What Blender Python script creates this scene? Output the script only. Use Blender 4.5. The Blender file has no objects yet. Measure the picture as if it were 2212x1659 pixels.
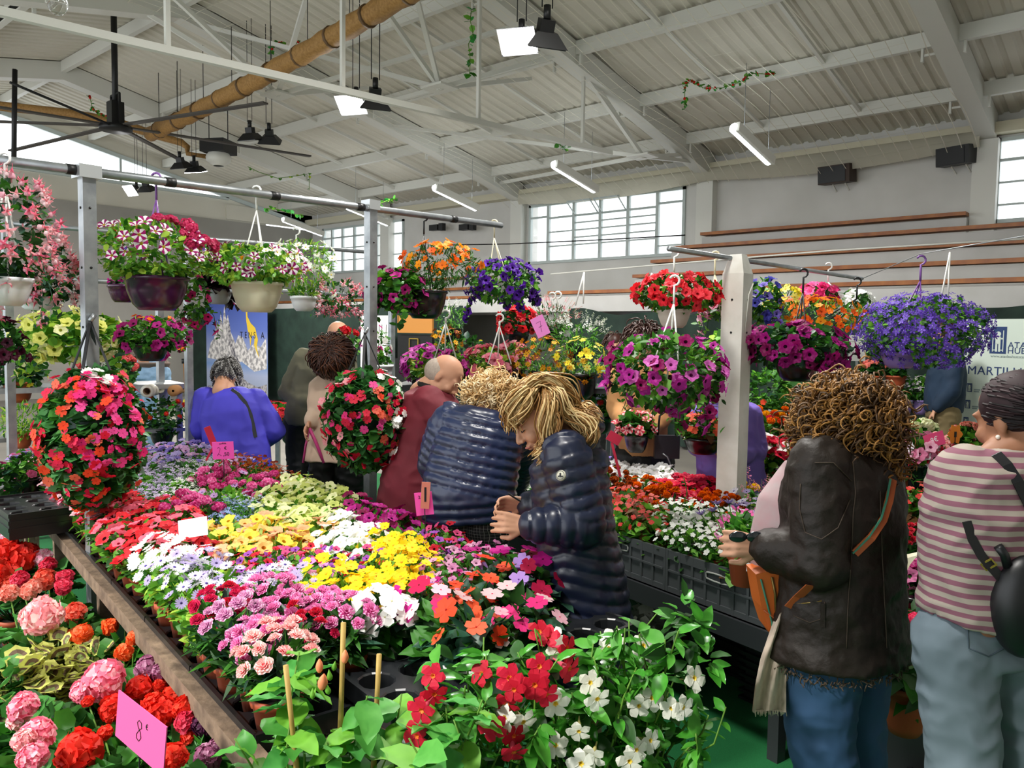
import bpy, math, random
import numpy as np
from math import sin, cos, pi, radians, sqrt, atan2
from mathutils import Matrix, Vector, Euler
SC = bpy.context.scene
COL = SC.collection
rnd = random.Random(11)
NR = np.random.RandomState(7)

# ------------------------------------------------------------ camera
F = 1703.0; YAW = radians(41); PITCH = radians(-3.7); ROLL = radians(0.8); CH = 1.7
fw = np.array([-sin(YAW)*cos(PITCH), cos(YAW)*cos(PITCH), sin(PITCH)])
_r = np.array([cos(YAW), sin(YAW), 0.0]); _u = np.cross(_r, fw)
rt = _r*cos(ROLL)+_u*sin(ROLL); up = -_r*sin(ROLL)+_u*cos(ROLL)
CAM = np.array([0, 0, CH])
def ray(x, y): return fw+rt*(x-1106)/F+up*(829.5-y)/F
def P(x, y, d): return CAM+ray(x, y)*d
def G(x, y, z):
    r = ray(x, y); return CAM+r*((z-CH)/r[2])
def PX(x, y, X): r = ray(x, y); return CAM+r*(X/r[0])
def PY(x, y, Y): r = ray(x, y); return CAM+r*(Y/r[1])
def proj(p):
    v = np.array(p)-CAM; d = v@fw
    return 1106+F*(v@rt)/d, 829.5-F*(v@up)/d, d
cd = bpy.data.cameras.new('camera'); cam = bpy.data.objects.new('camera', cd); COL.objects.link(cam)
cam.matrix_world = Matrix(((rt[0], up[0], -fw[0], 0), (rt[1], up[1], -fw[1], 0), (rt[2], up[2], -fw[2], CH), (0, 0, 0, 1)))
cd.sensor_fit = 'HORIZONTAL'; cd.sensor_width = 36; cd.lens = 36*F/2212; cd.clip_start = 0.05; cd.clip_end = 200
SC.camera = cam

# ------------------------------------------------------------ world, sun, exposure
w = bpy.data.worlds.new('world'); SC.world = w; w.use_nodes = True
w.node_tree.nodes['Background'].inputs[0].default_value = (0.93, 0.97, 1.0, 1)
w.node_tree.nodes['Background'].inputs[1].default_value = 1.9
sl = bpy.data.lights.new('sun', 'SUN'); sl.energy = 3.5; sl.angle = radians(6); sl.color = (1.0, 0.97, 0.9)
so = bpy.data.objects.new('sun', sl); COL.objects.link(so)
so.rotation_euler = Vector((-0.22, -0.95, 0.80)).to_track_quat('Z', 'Y').to_euler()
SC.view_settings.view_transform = 'Standard'; SC.view_settings.look = 'None'
SC.view_settings.gamma = 1; SC.view_settings.use_curve_mapping = False
SC.view_settings.exposure = 0.45

# ------------------------------------------------------------ materials
def lin(c):
    if isinstance(c, str):
        c = [int(c[i:i+2], 16)/255 for i in (0, 2, 4)]
        c = [x/12.92 if x <= 0.04045 else ((x+0.055)/1.055)**2.4 for x in c]
    return (c[0], c[1], c[2], 1)
MATS = {}
def mat(name, color, rough=0.6, metal=0.0, spec=0.4, trans=0.0, noise=None, emit=None, bump=None, coat=0):
    """noise=(scale, colour2[, detail, contrast]); trans=share of translucent light"""
    if name in MATS: return MATS[name]
    m = bpy.data.materials.new(name); m.use_nodes = True; nt = m.node_tree; b = nt.nodes['Principled BSDF']
    b.inputs['Base Color'].default_value = lin(color); b.inputs['Roughness'].default_value = rough
    b.inputs['Metallic'].default_value = metal; b.inputs['Specular IOR Level'].default_value = spec
    if coat: b.inputs['Coat Weight'].default_value = coat
    src = None
    if noise or bump:
        tc = nt.nodes.new('ShaderNodeTexCoord')
    if noise:
        n = nt.nodes.new('ShaderNodeTexNoise'); n.inputs['Scale'].default_value = noise[0]
        n.inputs['Detail'].default_value = noise[2] if len(noise) > 2 else 3
        nt.links.new(tc.outputs['Object'], n.inputs['Vector'])
        r = nt.nodes.new('ShaderNodeValToRGB'); k = noise[3] if len(noise) > 3 else 0.15
        r.color_ramp.elements[0].position = 0.5-k; r.color_ramp.elements[1].position = 0.5+k
        r.color_ramp.elements[0].color = lin(color); r.color_ramp.elements[1].color = lin(noise[1])
        nt.links.new(n.outputs['Fac'], r.inputs['Fac']); nt.links.new(r.outputs['Color'], b.inputs['Base Color']); src = r
    if bump:
        n2 = nt.nodes.new('ShaderNodeTexNoise'); n2.inputs['Scale'].default_value = bump[0]; n2.inputs['Detail'].default_value = 5
        nt.links.new(tc.outputs['Object'], n2.inputs['Vector'])
        bp = nt.nodes.new('ShaderNodeBump'); bp.inputs['Strength'].default_value = bump[1]; bp.inputs['Distance'].default_value = 0.01
        nt.links.new(n2.outputs['Fac'], bp.inputs['Height']); nt.links.new(bp.outputs['Normal'], b.inputs['Normal'])
    if trans:
        t = nt.nodes.new('ShaderNodeBsdfTranslucent'); t.inputs['Color'].default_value = lin(color)
        if src: nt.links.new(src.outputs['Color'], t.inputs['Color'])
        mx = nt.nodes.new('ShaderNodeMixShader'); mx.inputs[0].default_value = trans
        out = nt.nodes['Material Output']
        nt.links.new(b.outputs[0], mx.inputs[1]); nt.links.new(t.outputs[0], mx.inputs[2]); nt.links.new(mx.outputs[0], out.inputs['Surface'])
    if emit:
        b.inputs['Emission Color'].default_value = lin(emit[0]); b.inputs['Emission Strength'].default_value = emit[1]
    MATS[name] = m
    return m

# ------------------------------------------------------------ mesh building
class MB:
    def __init__(s): s.v = []; s.f = []; s.m = []; s.n = 0; s.smooth = []
    def add(s, verts, faces, mi=0, smooth=False):
        verts = np.asarray(verts, float).reshape(-1, 3)
        s.v.append(verts)
        n = s.n
        s.f.extend([tuple(i+n for i in f) for f in faces])
        if isinstance(mi, (list, tuple, np.ndarray)): s.m.extend(list(mi))
        else: s.m.extend([mi]*len(faces))
        s.smooth.extend([smooth]*len(faces))
        s.n += len(verts); return s
    def box(s, c, d, mi=0, rz=0, R=None):
        x, y, z = np.array(d)/2
        v = np.array([(a*x, b*y, e*z) for a in (-1, 1) for b in (-1, 1) for e in (-1, 1)])
        if rz: v = v@rotz(rz).T
        if R is not None: v = v@np.array(R).T
        return s.add(v+np.array(c), [(0, 1, 3, 2), (4, 6, 7, 5), (0, 4, 5, 1), (2, 3, 7, 6), (0, 2, 6, 4), (1, 5, 7, 3)], mi)
    def bar(s, a, b, w, h=None, mi=0, upv=(0, 0, 1)):
        """rectangular bar from a to b"""
        a = np.array(a, float); b = np.array(b, float); h = h or w
        d = b-a; L = np.linalg.norm(d); d /= L
        u = np.array(upv, float)
        if abs(d@u) > .99: u = np.array([1., 0, 0])
        sx = np.cross(d, u); sx /= np.linalg.norm(sx); sz = np.cross(sx, d)
        v = [a+sx*w/2*i+sz*h/2*j+d*L*k for i in (-1, 1) for j in (-1, 1) for k in (0, 1)]
        return s.add(v, [(0, 1, 3, 2), (4, 6, 7, 5), (0, 4, 5, 1), (2, 3, 7, 6), (0, 2, 6, 4), (1, 5, 7, 3)], mi)
    def tube(s, pts, r, n=8, mi=0, cap=True, closed=False, smooth=True):
        pts = [np.array(p, float) for p in pts]; N = len(pts)
        if not hasattr(r, '__len__'): r = [r]*N
        V = []; prev = None
        for i in range(N):
            if closed: d = pts[(i+1) % N]-pts[i-1]
            else: d = pts[min(i+1, N-1)]-pts[max(i-1, 0)]
            L = np.linalg.norm(d); d = d/L if L > 1e-9 else np.array([0, 0, 1.])
            if prev is None:
                a = np.array([0, 0, 1.]) if abs(d[2]) < .9 else np.array([1., 0, 0])
            else: a = prev
            x = a-d*(a@d); x /= max(np.linalg.norm(x), 1e-9); y = np.cross(d, x); prev = x
            for k in range(n):
                t = 2*pi*k/n; V.append(pts[i]+(x*cos(t)+y*sin(t))*r[i])
        Fc = []
        for i in range(N if closed else N-1):
            j = (i+1) % N
            for k in range(n):
                Fc.append((i*n+k, i*n+(k+1) % n, j*n+(k+1) % n, j*n+k))
        if cap and not closed:
            Fc.append(tuple(range(n))[::-1]); Fc.append(tuple((N-1)*n+k for k in range(n)))
        return s.add(V, Fc, mi, smooth)
    def cyl(s, a, b, r, n=12, mi=0): return s.tube([a, b], r, n, mi, smooth=n > 6)
    def lathe(s, prof, n=20, c=(0, 0, 0), mi=0, R=None, smooth=True):
        V = []
        for (r, z) in prof:
            for k in range(n):
                t = 2*pi*k/n; V.append((r*cos(t), r*sin(t), z))
        V = np.array(V)
        if R is not None: V = V@np.array(R).T
        Fc = [(i*n+k, i*n+(k+1) % n, (i+1)*n+(k+1) % n, (i+1)*n+k) for i in range(len(prof)-1) for k in range(n)]
        return s.add(V+np.array(c), Fc, mi, smooth)
    def ball(s, c, r, nu=10, nv=7, mi=0, R=None):
        if not hasattr(r, '__len__'): r = (r, r, r)
        V = [(0, 0, -1)]
        for i in range(1, nv):
            a = -pi/2+pi*i/nv
            for k in range(nu):
                t = 2*pi*k/nu; V.append((cos(a)*cos(t), cos(a)*sin(t), sin(a)))
        V.append((0, 0, 1)); V = np.array(V)*np.array(r)
        if R is not None: V = V@np.array(R).T
        Fc = [(0, 1+(k+1) % nu, 1+k) for k in range(nu)]
        for i in range(nv-2):
            for k in range(nu):
                a = 1+i*nu; b = a+nu
                Fc.append((a+k, a+(k+1) % nu, b+(k+1) % nu, b+k))
        a = 1+(nv-2)*nu; L = len(V)-1
        Fc += [(a+k, a+(k+1) % nu, L) for k in range(nu)]
        return s.add(V+np.array(c), Fc, mi, True)
    def prism(s, poly, h, mi=0, M=None, mis=None):
        """polygon in the xy plane extruded by h along z, M: (3x3, origin)"""
        n = len(poly); V = [(x, y, 0) for x, y in poly]+[(x, y, h) for x, y in poly]
        V = np.array(V, float)
        if M is not None: V = V@np.array(M[0]).T+np.array(M[1])
        Fc = [tuple(range(n))[::-1], tuple(range(n, 2*n))]+[(i, (i+1) % n, n+(i+1) % n, n+i) for i in range(n)]
        return s.add(V, Fc, mi)
    def mesh(s, name, mats):
        V = np.concatenate(s.v) if s.v else np.zeros((0, 3))
        me = bpy.data.meshes.new(name)
        me.from_pydata(V.tolist(), [], s.f)
        for m in (mats if isinstance(mats, (list, tuple)) else [mats]): me.materials.append(m)
        me.polygons.foreach_set('material_index', np.array(s.m, dtype=np.int32))
        me.polygons.foreach_set('use_smooth', np.array(s.smooth, dtype=bool))
        me.update()
        return me
def rotz(a): return np.array([[cos(a), -sin(a), 0], [sin(a), cos(a), 0], [0, 0, 1]])
def rotx(a): return np.array([[1, 0, 0], [0, cos(a), -sin(a)], [0, sin(a), cos(a)]])
def roty(a): return np.array([[cos(a), 0, sin(a)], [0, 1, 0], [-sin(a), 0, cos(a)]])
def frame(z, x=None):
    """3x3 whose columns are x,y,z axes with z along the given vector"""
    z = np.array(z, float); z /= np.linalg.norm(z)
    x = np.array(x if x is not None else ((1, 0, 0) if abs(z[0]) < .9 else (0, 1, 0)), float)
    x = x-z*(x@z); x /= np.linalg.norm(x); return np.column_stack([x, np.cross(z, x), z])

def link(name, me, parent=None, loc=None, R=None, s=1.0):
    o = bpy.data.objects.new(name, me); COL.objects.link(o)
    if parent is not None: o.parent = parent
    if loc is not None or R is not None:
        M = np.eye(4)
        if R is not None: M[:3, :3] = np.array(R)
        sc = np.array(s if hasattr(s, '__len__') else (s, s, s))
        M[:3, :3] = M[:3, :3]*sc
        if loc is not None: M[:3, 3] = loc
        o.matrix_basis = Matrix(M.tolist())
    return o
def tag(o, label=None, cat=None, group=None, kind=None):
    if label: o['label'] = label
    if cat: o['category'] = cat
    if group: o['group'] = group
    if kind: o['kind'] = kind
    return o
def thing(name, loc, label, cat, group=None, R=None, s=1.0):
    return tag(link(name, None, None, loc, R if R is not None else np.eye(3), s), label, cat, group)
def part(name, mb, mats, parent, label=None, loc=None, R=None):
    o = link(name, mb.mesh(name, mats), parent, loc, R)
    if label: o['label'] = label
    return o
def struct(name, mb, mats, parent=None):
    o = link(name, mb.mesh(name, mats), parent)
    if parent is None: o['kind'] = 'structure'
    return o
def text_mesh(txt, size, font_space=1.0, depth=0.002):
    c = bpy.data.curves.new('txt', 'FONT'); c.body = txt; c.size = size; c.align_x = 'CENTER'; c.align_y = 'CENTER'
    c.extrude = depth/2; c.space_character = font_space; c.resolution_u = 3
    o = bpy.data.objects.new('txt', c); COL.objects.link(o)
    bpy.context.view_layer.update()
    me = bpy.data.meshes.new_from_object(o.evaluated_get(bpy.context.evaluated_depsgraph_get()))
    bpy.data.objects.remove(o); bpy.data.curves.remove(c)
    return me
def lerp(a, b, t): return np.array(a, float)*(1-t)+np.array(b, float)*t
# ------------------------------------------------------------ materials of the hall
M_white = mat('white paint', 'd9d9d2', .6)
M_wall = mat('plaster wall', 'd4d3cf', .85, noise=(1.2, 'c9c8c3'))
M_roof = mat('painted roof sheet', 'd4d0c2', .7, noise=(.8, 'c6c2b4', 4, .25))
M_steel = mat('white painted steel', 'd0d0c8', .5)
M_galv = mat('galvanised steel', 'a9adb0', .38, .75, noise=(14, '8b9094', 4, .2))
M_dark = mat('black plastic', '121314', .45)
M_wood = mat('varnished bench wood', '8a4f2c', .45, noise=(6, 'a96a34', 4, .2))
M_timber = mat('weathered timber', '5b4b3e', .8, noise=(18, '85705c', 5, .2), bump=(40, .4))
M_alu = mat('window frame', 'b8c2c0', .4)
M_net = mat('white cord net', 'd8d4c4', .8)
M_brass = mat('tan duct cloth', '84602f', .7, noise=(30, 'a07a44', 4, .2))
M_glow = mat('tube diffuser', 'ffffff', .4, emit=('f4fbff', 9))
M_flood = mat('floodlight glass', 'ffffff', .4, emit=('ffffff', 40))
M_carpet = mat('green carpet', '0b5528', .95, noise=(260, '106e38', 6, .2), bump=(500, .5))
gl = bpy.data.materials.new('window glass'); gl.use_nodes = True
_n = gl.node_tree; _n.nodes.remove(_n.nodes['Principled BSDF'])
_a = _n.nodes.new('ShaderNodeBsdfTransparent'); _b = _n.nodes.new('ShaderNodeBsdfGlossy'); _b.inputs['Roughness'].default_value = .05
_m = _n.nodes.new('ShaderNodeMixShader'); _m.inputs[0].default_value = .05
_n.links.new(_a.outputs[0], _m.inputs[1]); _n.links.new(_b.outputs[0], _m.inputs[2]); _n.links.new(_m.outputs[0], _n.nodes['Material Output'].inputs[0])
M_glass = gl

YW = 14.25; YR = 6.0; ZE = 4.8; ZR = 6.45; YS = -2.4; XL = -20.5; XR = 3.2
def zraf(Y): return ZE+(ZR-ZE)*(1-abs(Y-YR)/(YW-YR))       # underside of the rafters
# ------------------------------------------------------------ floor, roof
mb = MB(); mb.box((-8.5, 5.8, -.05), (26, 18.5, .1)); struct('floor', mb, mat('worn grey sports floor', '6e6a64', .7, noise=(2, '7a766e')))
mb = MB(); mb.box((-3.2, 2.2, .004), (9.5, 7.6, .008)); tag(link('carpet', mb.mesh('carpet', M_carpet)), 'bright green carpet laid under the flower stalls', 'carpet')
mb = MB()
per = .22; xs = []
x = XL-1
while x < XR:
    xs += [(x, 0), (x+per*.5, 0), (x+per*.62, .03), (x+per*.88, .03)]; x += per
for (ya, yb) in ((YS-.2, YR), (YR, YW+.3)):
    V = []; Fc = []
    for i, (X, h) in enumerate(xs):
        for Y in (ya, yb): V.append((X, Y, zraf(Y)+.36+h))
        if i: Fc.append((2*i-2, 2*i-1, 2*i+1, 2*i))
    mb.add(V, Fc)
# outer skin above, so that no sky shows at the seams
struct('ceiling', mb, M_roof)
mb = MB()
for (ya, yb) in ((YS-.2, YR), (YR, YW+.3)):
    mb.add([(XL-1, ya, zraf(ya)+.5), (XR, ya, zraf(ya)+.5), (XR, yb, zraf(yb)+.5), (XL-1, yb, zraf(yb)+.5)], [(0, 1, 2, 3)])
struct('trim_1', mb, M_roof)

# ------------------------------------------------------------ window wall
WINS = [(-19.95, -17.9, 3.38, 4.72), (-17.5, -16.3, 3.38, 4.72), (-11.91, -7.86, 3.30, 4.66), (-2.52, 1.9, 3.5, 4.8)]
mb = MB()
wx = [XL-.3, ]
edges = sorted([(a, b, c, d) for a, b, c, d in WINS])
x0 = XL-.3
for (a, b, c, d) in edges:
    mb.box(((x0+a)/2, YW+.15, 2.7), (a-x0, .3, 5.4)); x0 = b
    mb.box(((a+b)/2, YW+.15, c/2), (b-a, .3, c)); mb.box(((a+b)/2, YW+.15, (d+5.4)/2), (b-a, .3, 5.4-d))
mb.box(((x0+XR)/2, YW+.15, 2.7), (XR-x0, .3, 5.4))
struct('wall_back', mb, M_wall)
# pilasters under the rafters and the eaves beam
for i, X in enumerate((-16.9, -12.17, -7.36, -2.64)):
    mb = MB(); mb.box((X, YW-.09, 2.4), (.34, .22, 4.75)); struct('trim_%d' % (i+2), mb, M_white)
mb = MB(); mb.box((-8.6, YW-.1, 4.92), (24, .32, .16)); struct('trim_6', mb, mat('cream eaves', 'c9c4ad', .8))
def window(n, a, b, c, d, cols, rows, vent=()):
    mb = MB()
    for X in (a+.03, b-.03): mb.box((X, YW, (c+d)/2), (.06, .08, d-c))
    for Z in (c+.03, d-.03): mb.box(((a+b)/2, YW, Z), (b-a, .08, .06))
    o = struct('window_%d' % n, mb, M_alu); 
    m2 = MB()
    for X in cols: m2.box((X, YW, (c+d)/2), (.07, .07, d-c-.06))
    for (xa, xb, zs) in rows:
        for Z in zs: m2.box(((xa+xb)/2, YW, Z), (xb-xa, .05, .045 if Z > d-.5 else .03))
    part('glazing_bars', m2, M_alu, o)
    m3 = MB(); m3.box(((a+b)/2, YW+.02, (c+d)/2), (b-a-.06, .006, d-c-.06)); part('pane', m3, M_glass, o)
    for (xa, xb, z) in vent:
        m4 = MB()
        for X in (xa, xb): m4.bar((X, YW-.03, z), (X, YW-.35, z-.0-.05), .03)
        m4.bar((xa, YW-.35, z-.05), (xb, YW-.35, z-.05), .035)
        m4.bar((xa, YW-.35, z-.05), (xa, YW-.03, z-.3), .02); m4.bar((xb, YW-.35, z-.05), (xb, YW-.03, z-.3), .02)
        part('vent_sash', m4, M_alu, o)
cx = [float(PY(x, 500, YW)[0]) for x in (1185, 1240, 1297, 1357, 1420)]
window(3, *WINS[2], cx, [(WINS[2][0], cx[0], (4.36,)), (cx[0], cx[4], (3.68, 4.0, 4.32)), (cx[1], cx[4], (3.84, 4.16)), (cx[4], WINS[2][1], (4.38, 3.52))],
       vent=((cx[1]+.05, cx[2]-.05, 4.62), (cx[2]+.05, cx[3]-.05, 4.62)))
window(1, *WINS[0], [-19.5, -19.0, -18.45], [(WINS[0][0], WINS[0][1], (3.75, 4.1, 4.42))])
window(2, *WINS[1], [-16.95], [(WINS[1][0], WINS[1][1], (3.8, 4.35))])
window(4, *WINS[3], [-1.9, -1.2, -.4, .4, 1.2], [(WINS[3][0], WINS[3][1], (3.78, 4.12, 4.46))])
# ------------------------------------------------------------ gable end
mb = MB()
zc = 5.2
mb.box((XL-.1, 6, zc/2-.25), (.2, 17, zc-.5+.0))
struct('wall_left', mb, mat('grey end wall', '9c9992', .85, noise=(1.2, '94918a')))
mb = MB()                              # sheeted band under the glazing, then sheeting outside of it
mb.box((XL-.1, 6, 4.88), (.06, 13.4, .84))
struct('trim_7', mb, M_roof)
mb = MB(); y1, y2 = -1.2, 11.6
for s in (0, 1):
    for y in (1.5, 8.6): 
        z2 = zraf(y)+.0
        mb.box((XL, y, (5.3+z2)/2), (.05, .05, z2-5.3))
    break
mb.box((XL, 6, 5.3), (.08, 11, .07))
mb.bar((XL, -1.0, zraf(-1)), (XL, YR, ZR+.02), .08, .1); mb.bar((XL, YR, ZR+.02), (XL, YW, zraf(YW)), .08, .1)
o = struct('window_5', mb, M_alu)
mb = MB(); mb.add([(XL-.03, 1.5, 5.3), (XL-.03, 1.5, zraf(1.5)), (XL-.03, YR, ZR), (XL-.03, 11.2, zraf(11.2)), (XL-.03, 11.2, 5.3)], [(0, 1, 2, 3, 4)])
part('pane', mb, M_glass, o)
mb = MB(); mb.bar((XL-.05, YR, ZR+.3), (XL-.05, YW, zraf(YW)+.3), .06, .45); mb.bar((XL-.05, YS, zraf(YS)+.3), (XL-.05, YR, ZR+.3), .06, .45)
mb.box((XL-.05, 12.9, 4.95), (.06, 2.9, .4)); mb.box((XL-.05, -.9, 4.95), (.06, 3.2, .4)); struct('trim_8', mb, M_roof)

# unseen walls behind the visitor, added to cut daylight from the right; left open
mb = MB(); mb.box((XR+.1, 6, 3.2), (.2, 17, 6.6)); struct('unseen_wall_right', mb, M_wall)
mb = MB(); mb.box(((-.6+XR)/2, YS-.1, 2.5), (XR+.6, .2, 5)); mb.box((-10, YS-.1, 4.85), (24, .2, .3)); struct('unseen_wall_front', mb, M_wall)

# ------------------------------------------------------------ rafters, purlins, bracing
RX = [-16.9, -12.17, -7.36, -2.64, 2.0]
for i, X in enumerate(RX):
    r = tag(link('roof_rafter', None, None, (X, YW-.2, ZE), np.eye(3)),
        'white steel rafter, ' + ('farthest one, near the gable window', 'ending left of the large window', 'ending right of the large window', 'at the top right, ending above the black loudspeaker', 'one over the camera')[i], 'beam', 'roof rafters')
    mb = MB()
    for (ya, yb) in ((YW-.1, YR), (YS, YR)):
        sgn = 1 if ya > yb else -1
        A = [(X-.14, ya, zraf(ya)-.02), (X+.14, ya, zraf(ya)-.02)]
        segs = [(ya, .06, .34), (ya-sgn*2.6, -.0, .34), (yb, .0, .34)]
        V = []
        for (y, lo, hi) in segs:
            z = zraf(y); V += [(X-.13, y, z-lo), (X+.13, y, z-lo), (X+.13, y, z+hi), (X-.13, y, z+hi)]
        Fc = []
        for k in range(2): 
            a = 4*k; b = a+4
            Fc += [(a+j, a+(j+1) % 4, b+(j+1) % 4, b+j) for j in range(4)]
        Fc += [(0, 1, 2, 3), (11, 10, 9, 8)]
        mb.add(np.array(V)-np.array((X, YW-.2, ZE)), Fc)
    part('beam', mb, M_steel, r)
    for y in (7.9, 9.7, 11.5, 13.1, 4.1, 2.3, .5):
        mb = MB(); z = zraf(y)
        for dz in (.05, .16, .27): mb.box((-.2, y-(YW-.2), z+dz-ZE), (.16, .02, .03))
        mb.box((-.3, y-(YW-.2), z+.14-ZE), (.03, .05, .34)); mb.box((.2, y-(YW-.2), z+.14-ZE), (.03, .05, .3))
        part('cleat', mb, M_steel, r)
for Y in (13.1, 11.5, 9.7, 7.9, 6.0, 4.1, 2.3, .5):
    mb = MB(); z = zraf(Y)+.24; mb.box((0, 0, 0), (RX[-1]-XL, .09, .2))
    o = link('roof_purlin', mb.mesh('purlin', M_steel), None, ((RX[-1]+XL)/2, Y, z), np.eye(3))
    tag(o, {13.1: 'lowest grey purlin running along the roof just above the tube lights', 11.5: 'second grey purlin up from the windows', 9.7: 'third grey purlin up from the windows', 7.9: 'fourth grey purlin up, next below the ridge',
            6.0: 'purlin under the ridge of the roof'}.get(Y, 'purlin under the far side of the roof at %s place from the ridge' % {4.1: 'first', 2.3: 'second', .5: 'third'}.get(Y, '')), 'beam', 'roof purlins')
SAG = [(x+dx, a, b) for x, nx in zip(RX[:-1], RX[1:]) for dx in (1.57, 3.15) for a, b in ((13.1, 11.5), (11.5, 9.7), (9.7, 7.9))]
for i, (x, a, b) in enumerate(SAG):
    mb = MB(); mb.bar((0, 0, 0), (0, b-a, zraf(b)-zraf(a)), .05, .05)
    _row = ('lowest', 'middle', 'upper')[i % 3]; _o = ('first', 'second', 'third', 'fourth', 'fifth', 'sixth', 'seventh', 'eighth')[i//3]
    tag(link('sag_bar', mb.mesh('sag_bar', M_steel), None, (x, a, zraf(a)+.22), np.eye(3)), '%s thin white bar from the left between the %s pair of purlins' % (_o, _row), 'bar', 'bars between the purlins')
# star shaped bracing nodes between the rafters
for j, (q, zz, lab) in enumerate((((950, 190), 5.15, 'white bracing struts meeting in a star at the top centre of the roof'), ((1388, 338), 4.75, 'white bracing struts meeting in a star above the large window'), ((600, 205), 5.35, 'white bracing struts meeting in a star behind the tan duct'))):
    n = G(q[0], q[1], zz); X0 = [x for x in RX if x < n[0]][-1]; X1 = [x for x in RX if x > n[0]][0]
    mb = MB(); mb.box((0, 0, 0), (.42, .36, .03)); 
    for (tx, ty) in ((X0, n[1]-1.6), (X0, n[1]+1.6), (X1, n[1]-1.6), (X1, n[1]+1.6), (n[0], n[1]+2.0), (n[0], n[1]-1.8)):
        if ty > YW-.2: ty = YW-.3
        mb.bar((0, 0, 0), (tx-n[0], ty-n[1], zraf(ty)+.1-n[2]), .06, .06)
    tag(link('roof_brace', mb.mesh('roof_brace', M_steel), None, n, np.eye(3)), lab, 'bracing', 'star bracings of the roof')
# tie bar with hangers in the plane of one rafter
t0 = PX(0, 25, -7.36); t1 = PX(1330, 331, -7.36)
zt = 4.36
tb = thing('tie_bar', (-7.36, t0[1], zt), 'long thin white horizontal bar hung from the rafter across the hall, with four thin uprights', 'bar')
ta = PX(0, 25, -7.36); tz = PX(1320, 330, -7.36)
d = (tz-ta); a0 = ta-d*.25
o0 = np.array((-7.36, t0[1], zt))
mb = MB(); mb.bar(a0-o0, tz-o0, .07, .07); part('bar', mb, M_steel, tb)
for px, py in ((362, 105), (740, 188), (1033, 262), (1258, 313)):
    q = PX(px, py, -7.36); mb = MB(); mb.bar(q-o0, (0, q[1]-o0[1], zraf(q[1])+.02-o0[2]), .045, .045); part('hanger', mb, M_steel, tb)

# ------------------------------------------------------------ net under the roof
mb = MB()
def netz(x, y):
    u = (x+12.2)/9.6; v = (y-5.2)/(13.7-5.2)
    return zraf(max(y, YR))-.02-.10*math.sin(pi*(u*2 % 1))**2-.28*math.sin(pi*v)**2*.6-(.25 if y > 12.9 else 0)*(y-12.9)
xs2 = np.arange(-12.2, -2.6, .21); ys2 = np.arange(5.2, 13.95, .3)
def ribbon(p, w, ax):
    V = []; Fc = []
    for i, q in enumerate(p):
        q = np.array(q); V += [q-ax*w/2, q+ax*w/2]
        if i: Fc.append((2*i-2, 2*i-1, 2*i+1, 2*i))
    mb.add(V, Fc)
for X in xs2: ribbon([(X+.05*math.sin(y*1.7+X), y, netz(X, y)) for y in ys2], .011, np.array([1., 0, 0]))
for Y in np.arange(5.2, 13.9, .42): ribbon([(x, Y+.1*math.sin(x*1.3), netz(x, Y)) for x in np.arange(-12.2, -2.6, .42)], .009, np.array([0, 1., 0]))
tag(link('ceiling_net', mb.mesh('net', M_net)), 'fine white cord net stretched below the corrugated roof', 'net')
# swag of netting cloth above the wall
mb = MB(); V = []; Fc = []; N = 90
for i in range(N+1):
    x = -12.0+9.3*i/N; s = abs(math.sin(pi*(x+12.0)/4.72))
    V += [(x, YW-.27, 4.9), (x, YW-.33-.02*sin(i*.9), 4.84), (x, YW-.33, 4.72-.06*s+.01*sin(i*.7)), (x, YW-.3, 4.66-.12*s)]
    if i:
        a = 4*i-4; b = 4*i
        for k in range(3): Fc.append((a+k, a+k+1, b+k+1, b+k))
mb.add(V, Fc, 0, True)
tag(link('net_swag', mb.mesh('net_swag', mat('cream gauze', 'cdc9b8', .9, trans=.4))), 'cream gathered netting hanging in swags along the eaves above the windows', 'net')

# ------------------------------------------------------------ bleachers
rows = [(13.9, 3.64, 1515, 2088), (13.2, 3.33, 1450, 2600), (12.5, 3.02, 1410, 2600), (11.8, 2.71, 1372, 2600), (11.1, 2.42, 1190, 2600)]
M_riser = mat('painted concrete', 'c6c5c3', .8, noise=(2, 'bcbbb8'))
for i, (Y, z, pa, pb) in enumerate(rows):
    xa = float(PY(pa, 560, Y)[0]); xb = min(float(PY(pb, 470, Y)[0]), 2.0) if pb < 2500 else 2.0
    zb = rows[i+1][1] if i < 4 else 2.1
    mb = MB(); mb.box(((xa+xb)/2, Y+.35, (z-.06+zb-.1)/2), (xb-xa, .7, z-.06-zb+.1)); 
    struct('trim_%d' % (9+i), mb, M_riser)
    ln = ('top', 'second', 'third', 'fourth', 'lowest')[i]
    mb = MB(); mb.box((0, 0, 0), (xb-xa, .24, .055)); 
    tag(link('bleacher_bench', mb.mesh('bench_board', M_wood), None, ((xa+xb)/2, Y+.04, z), np.eye(3)), 'long brown wooden seat board on the %s step of the white grandstand' % ln, 'bench', 'grandstand benches')
mb = MB(); xa = -20.3; mb.box(((xa+2)/2, 11.6, 2.2), (2-xa, 1.7, .25)); struct('trim_14', mb, M_riser)
for i, (Y, z, xa, xb) in enumerate(((13.6, 3.0, -16.2, -12.6), (13.0, 2.7, -16.0, -12.2), (12.2, 2.45, -20.0, -11.0))):
    mb = MB(); mb.box(((xa+xb)/2, Y+.35, (z+2.2)/2-.04), (xb-xa, .6, z-2.2)); struct('trim_%d' % (15+i), mb, M_riser)
    mb = MB(); mb.box((0, 0, 0), (xb-xa, .24, .055)); tag(link('bleacher_bench', mb.mesh('bench_board', M_wood), None, ((xa+xb)/2, Y+.04, z), np.eye(3)), 'short brown seat board left of the large window, %s of three' % ('top', 'middle', 'lowest')[i], 'bench', 'grandstand benches left of the window')
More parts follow.
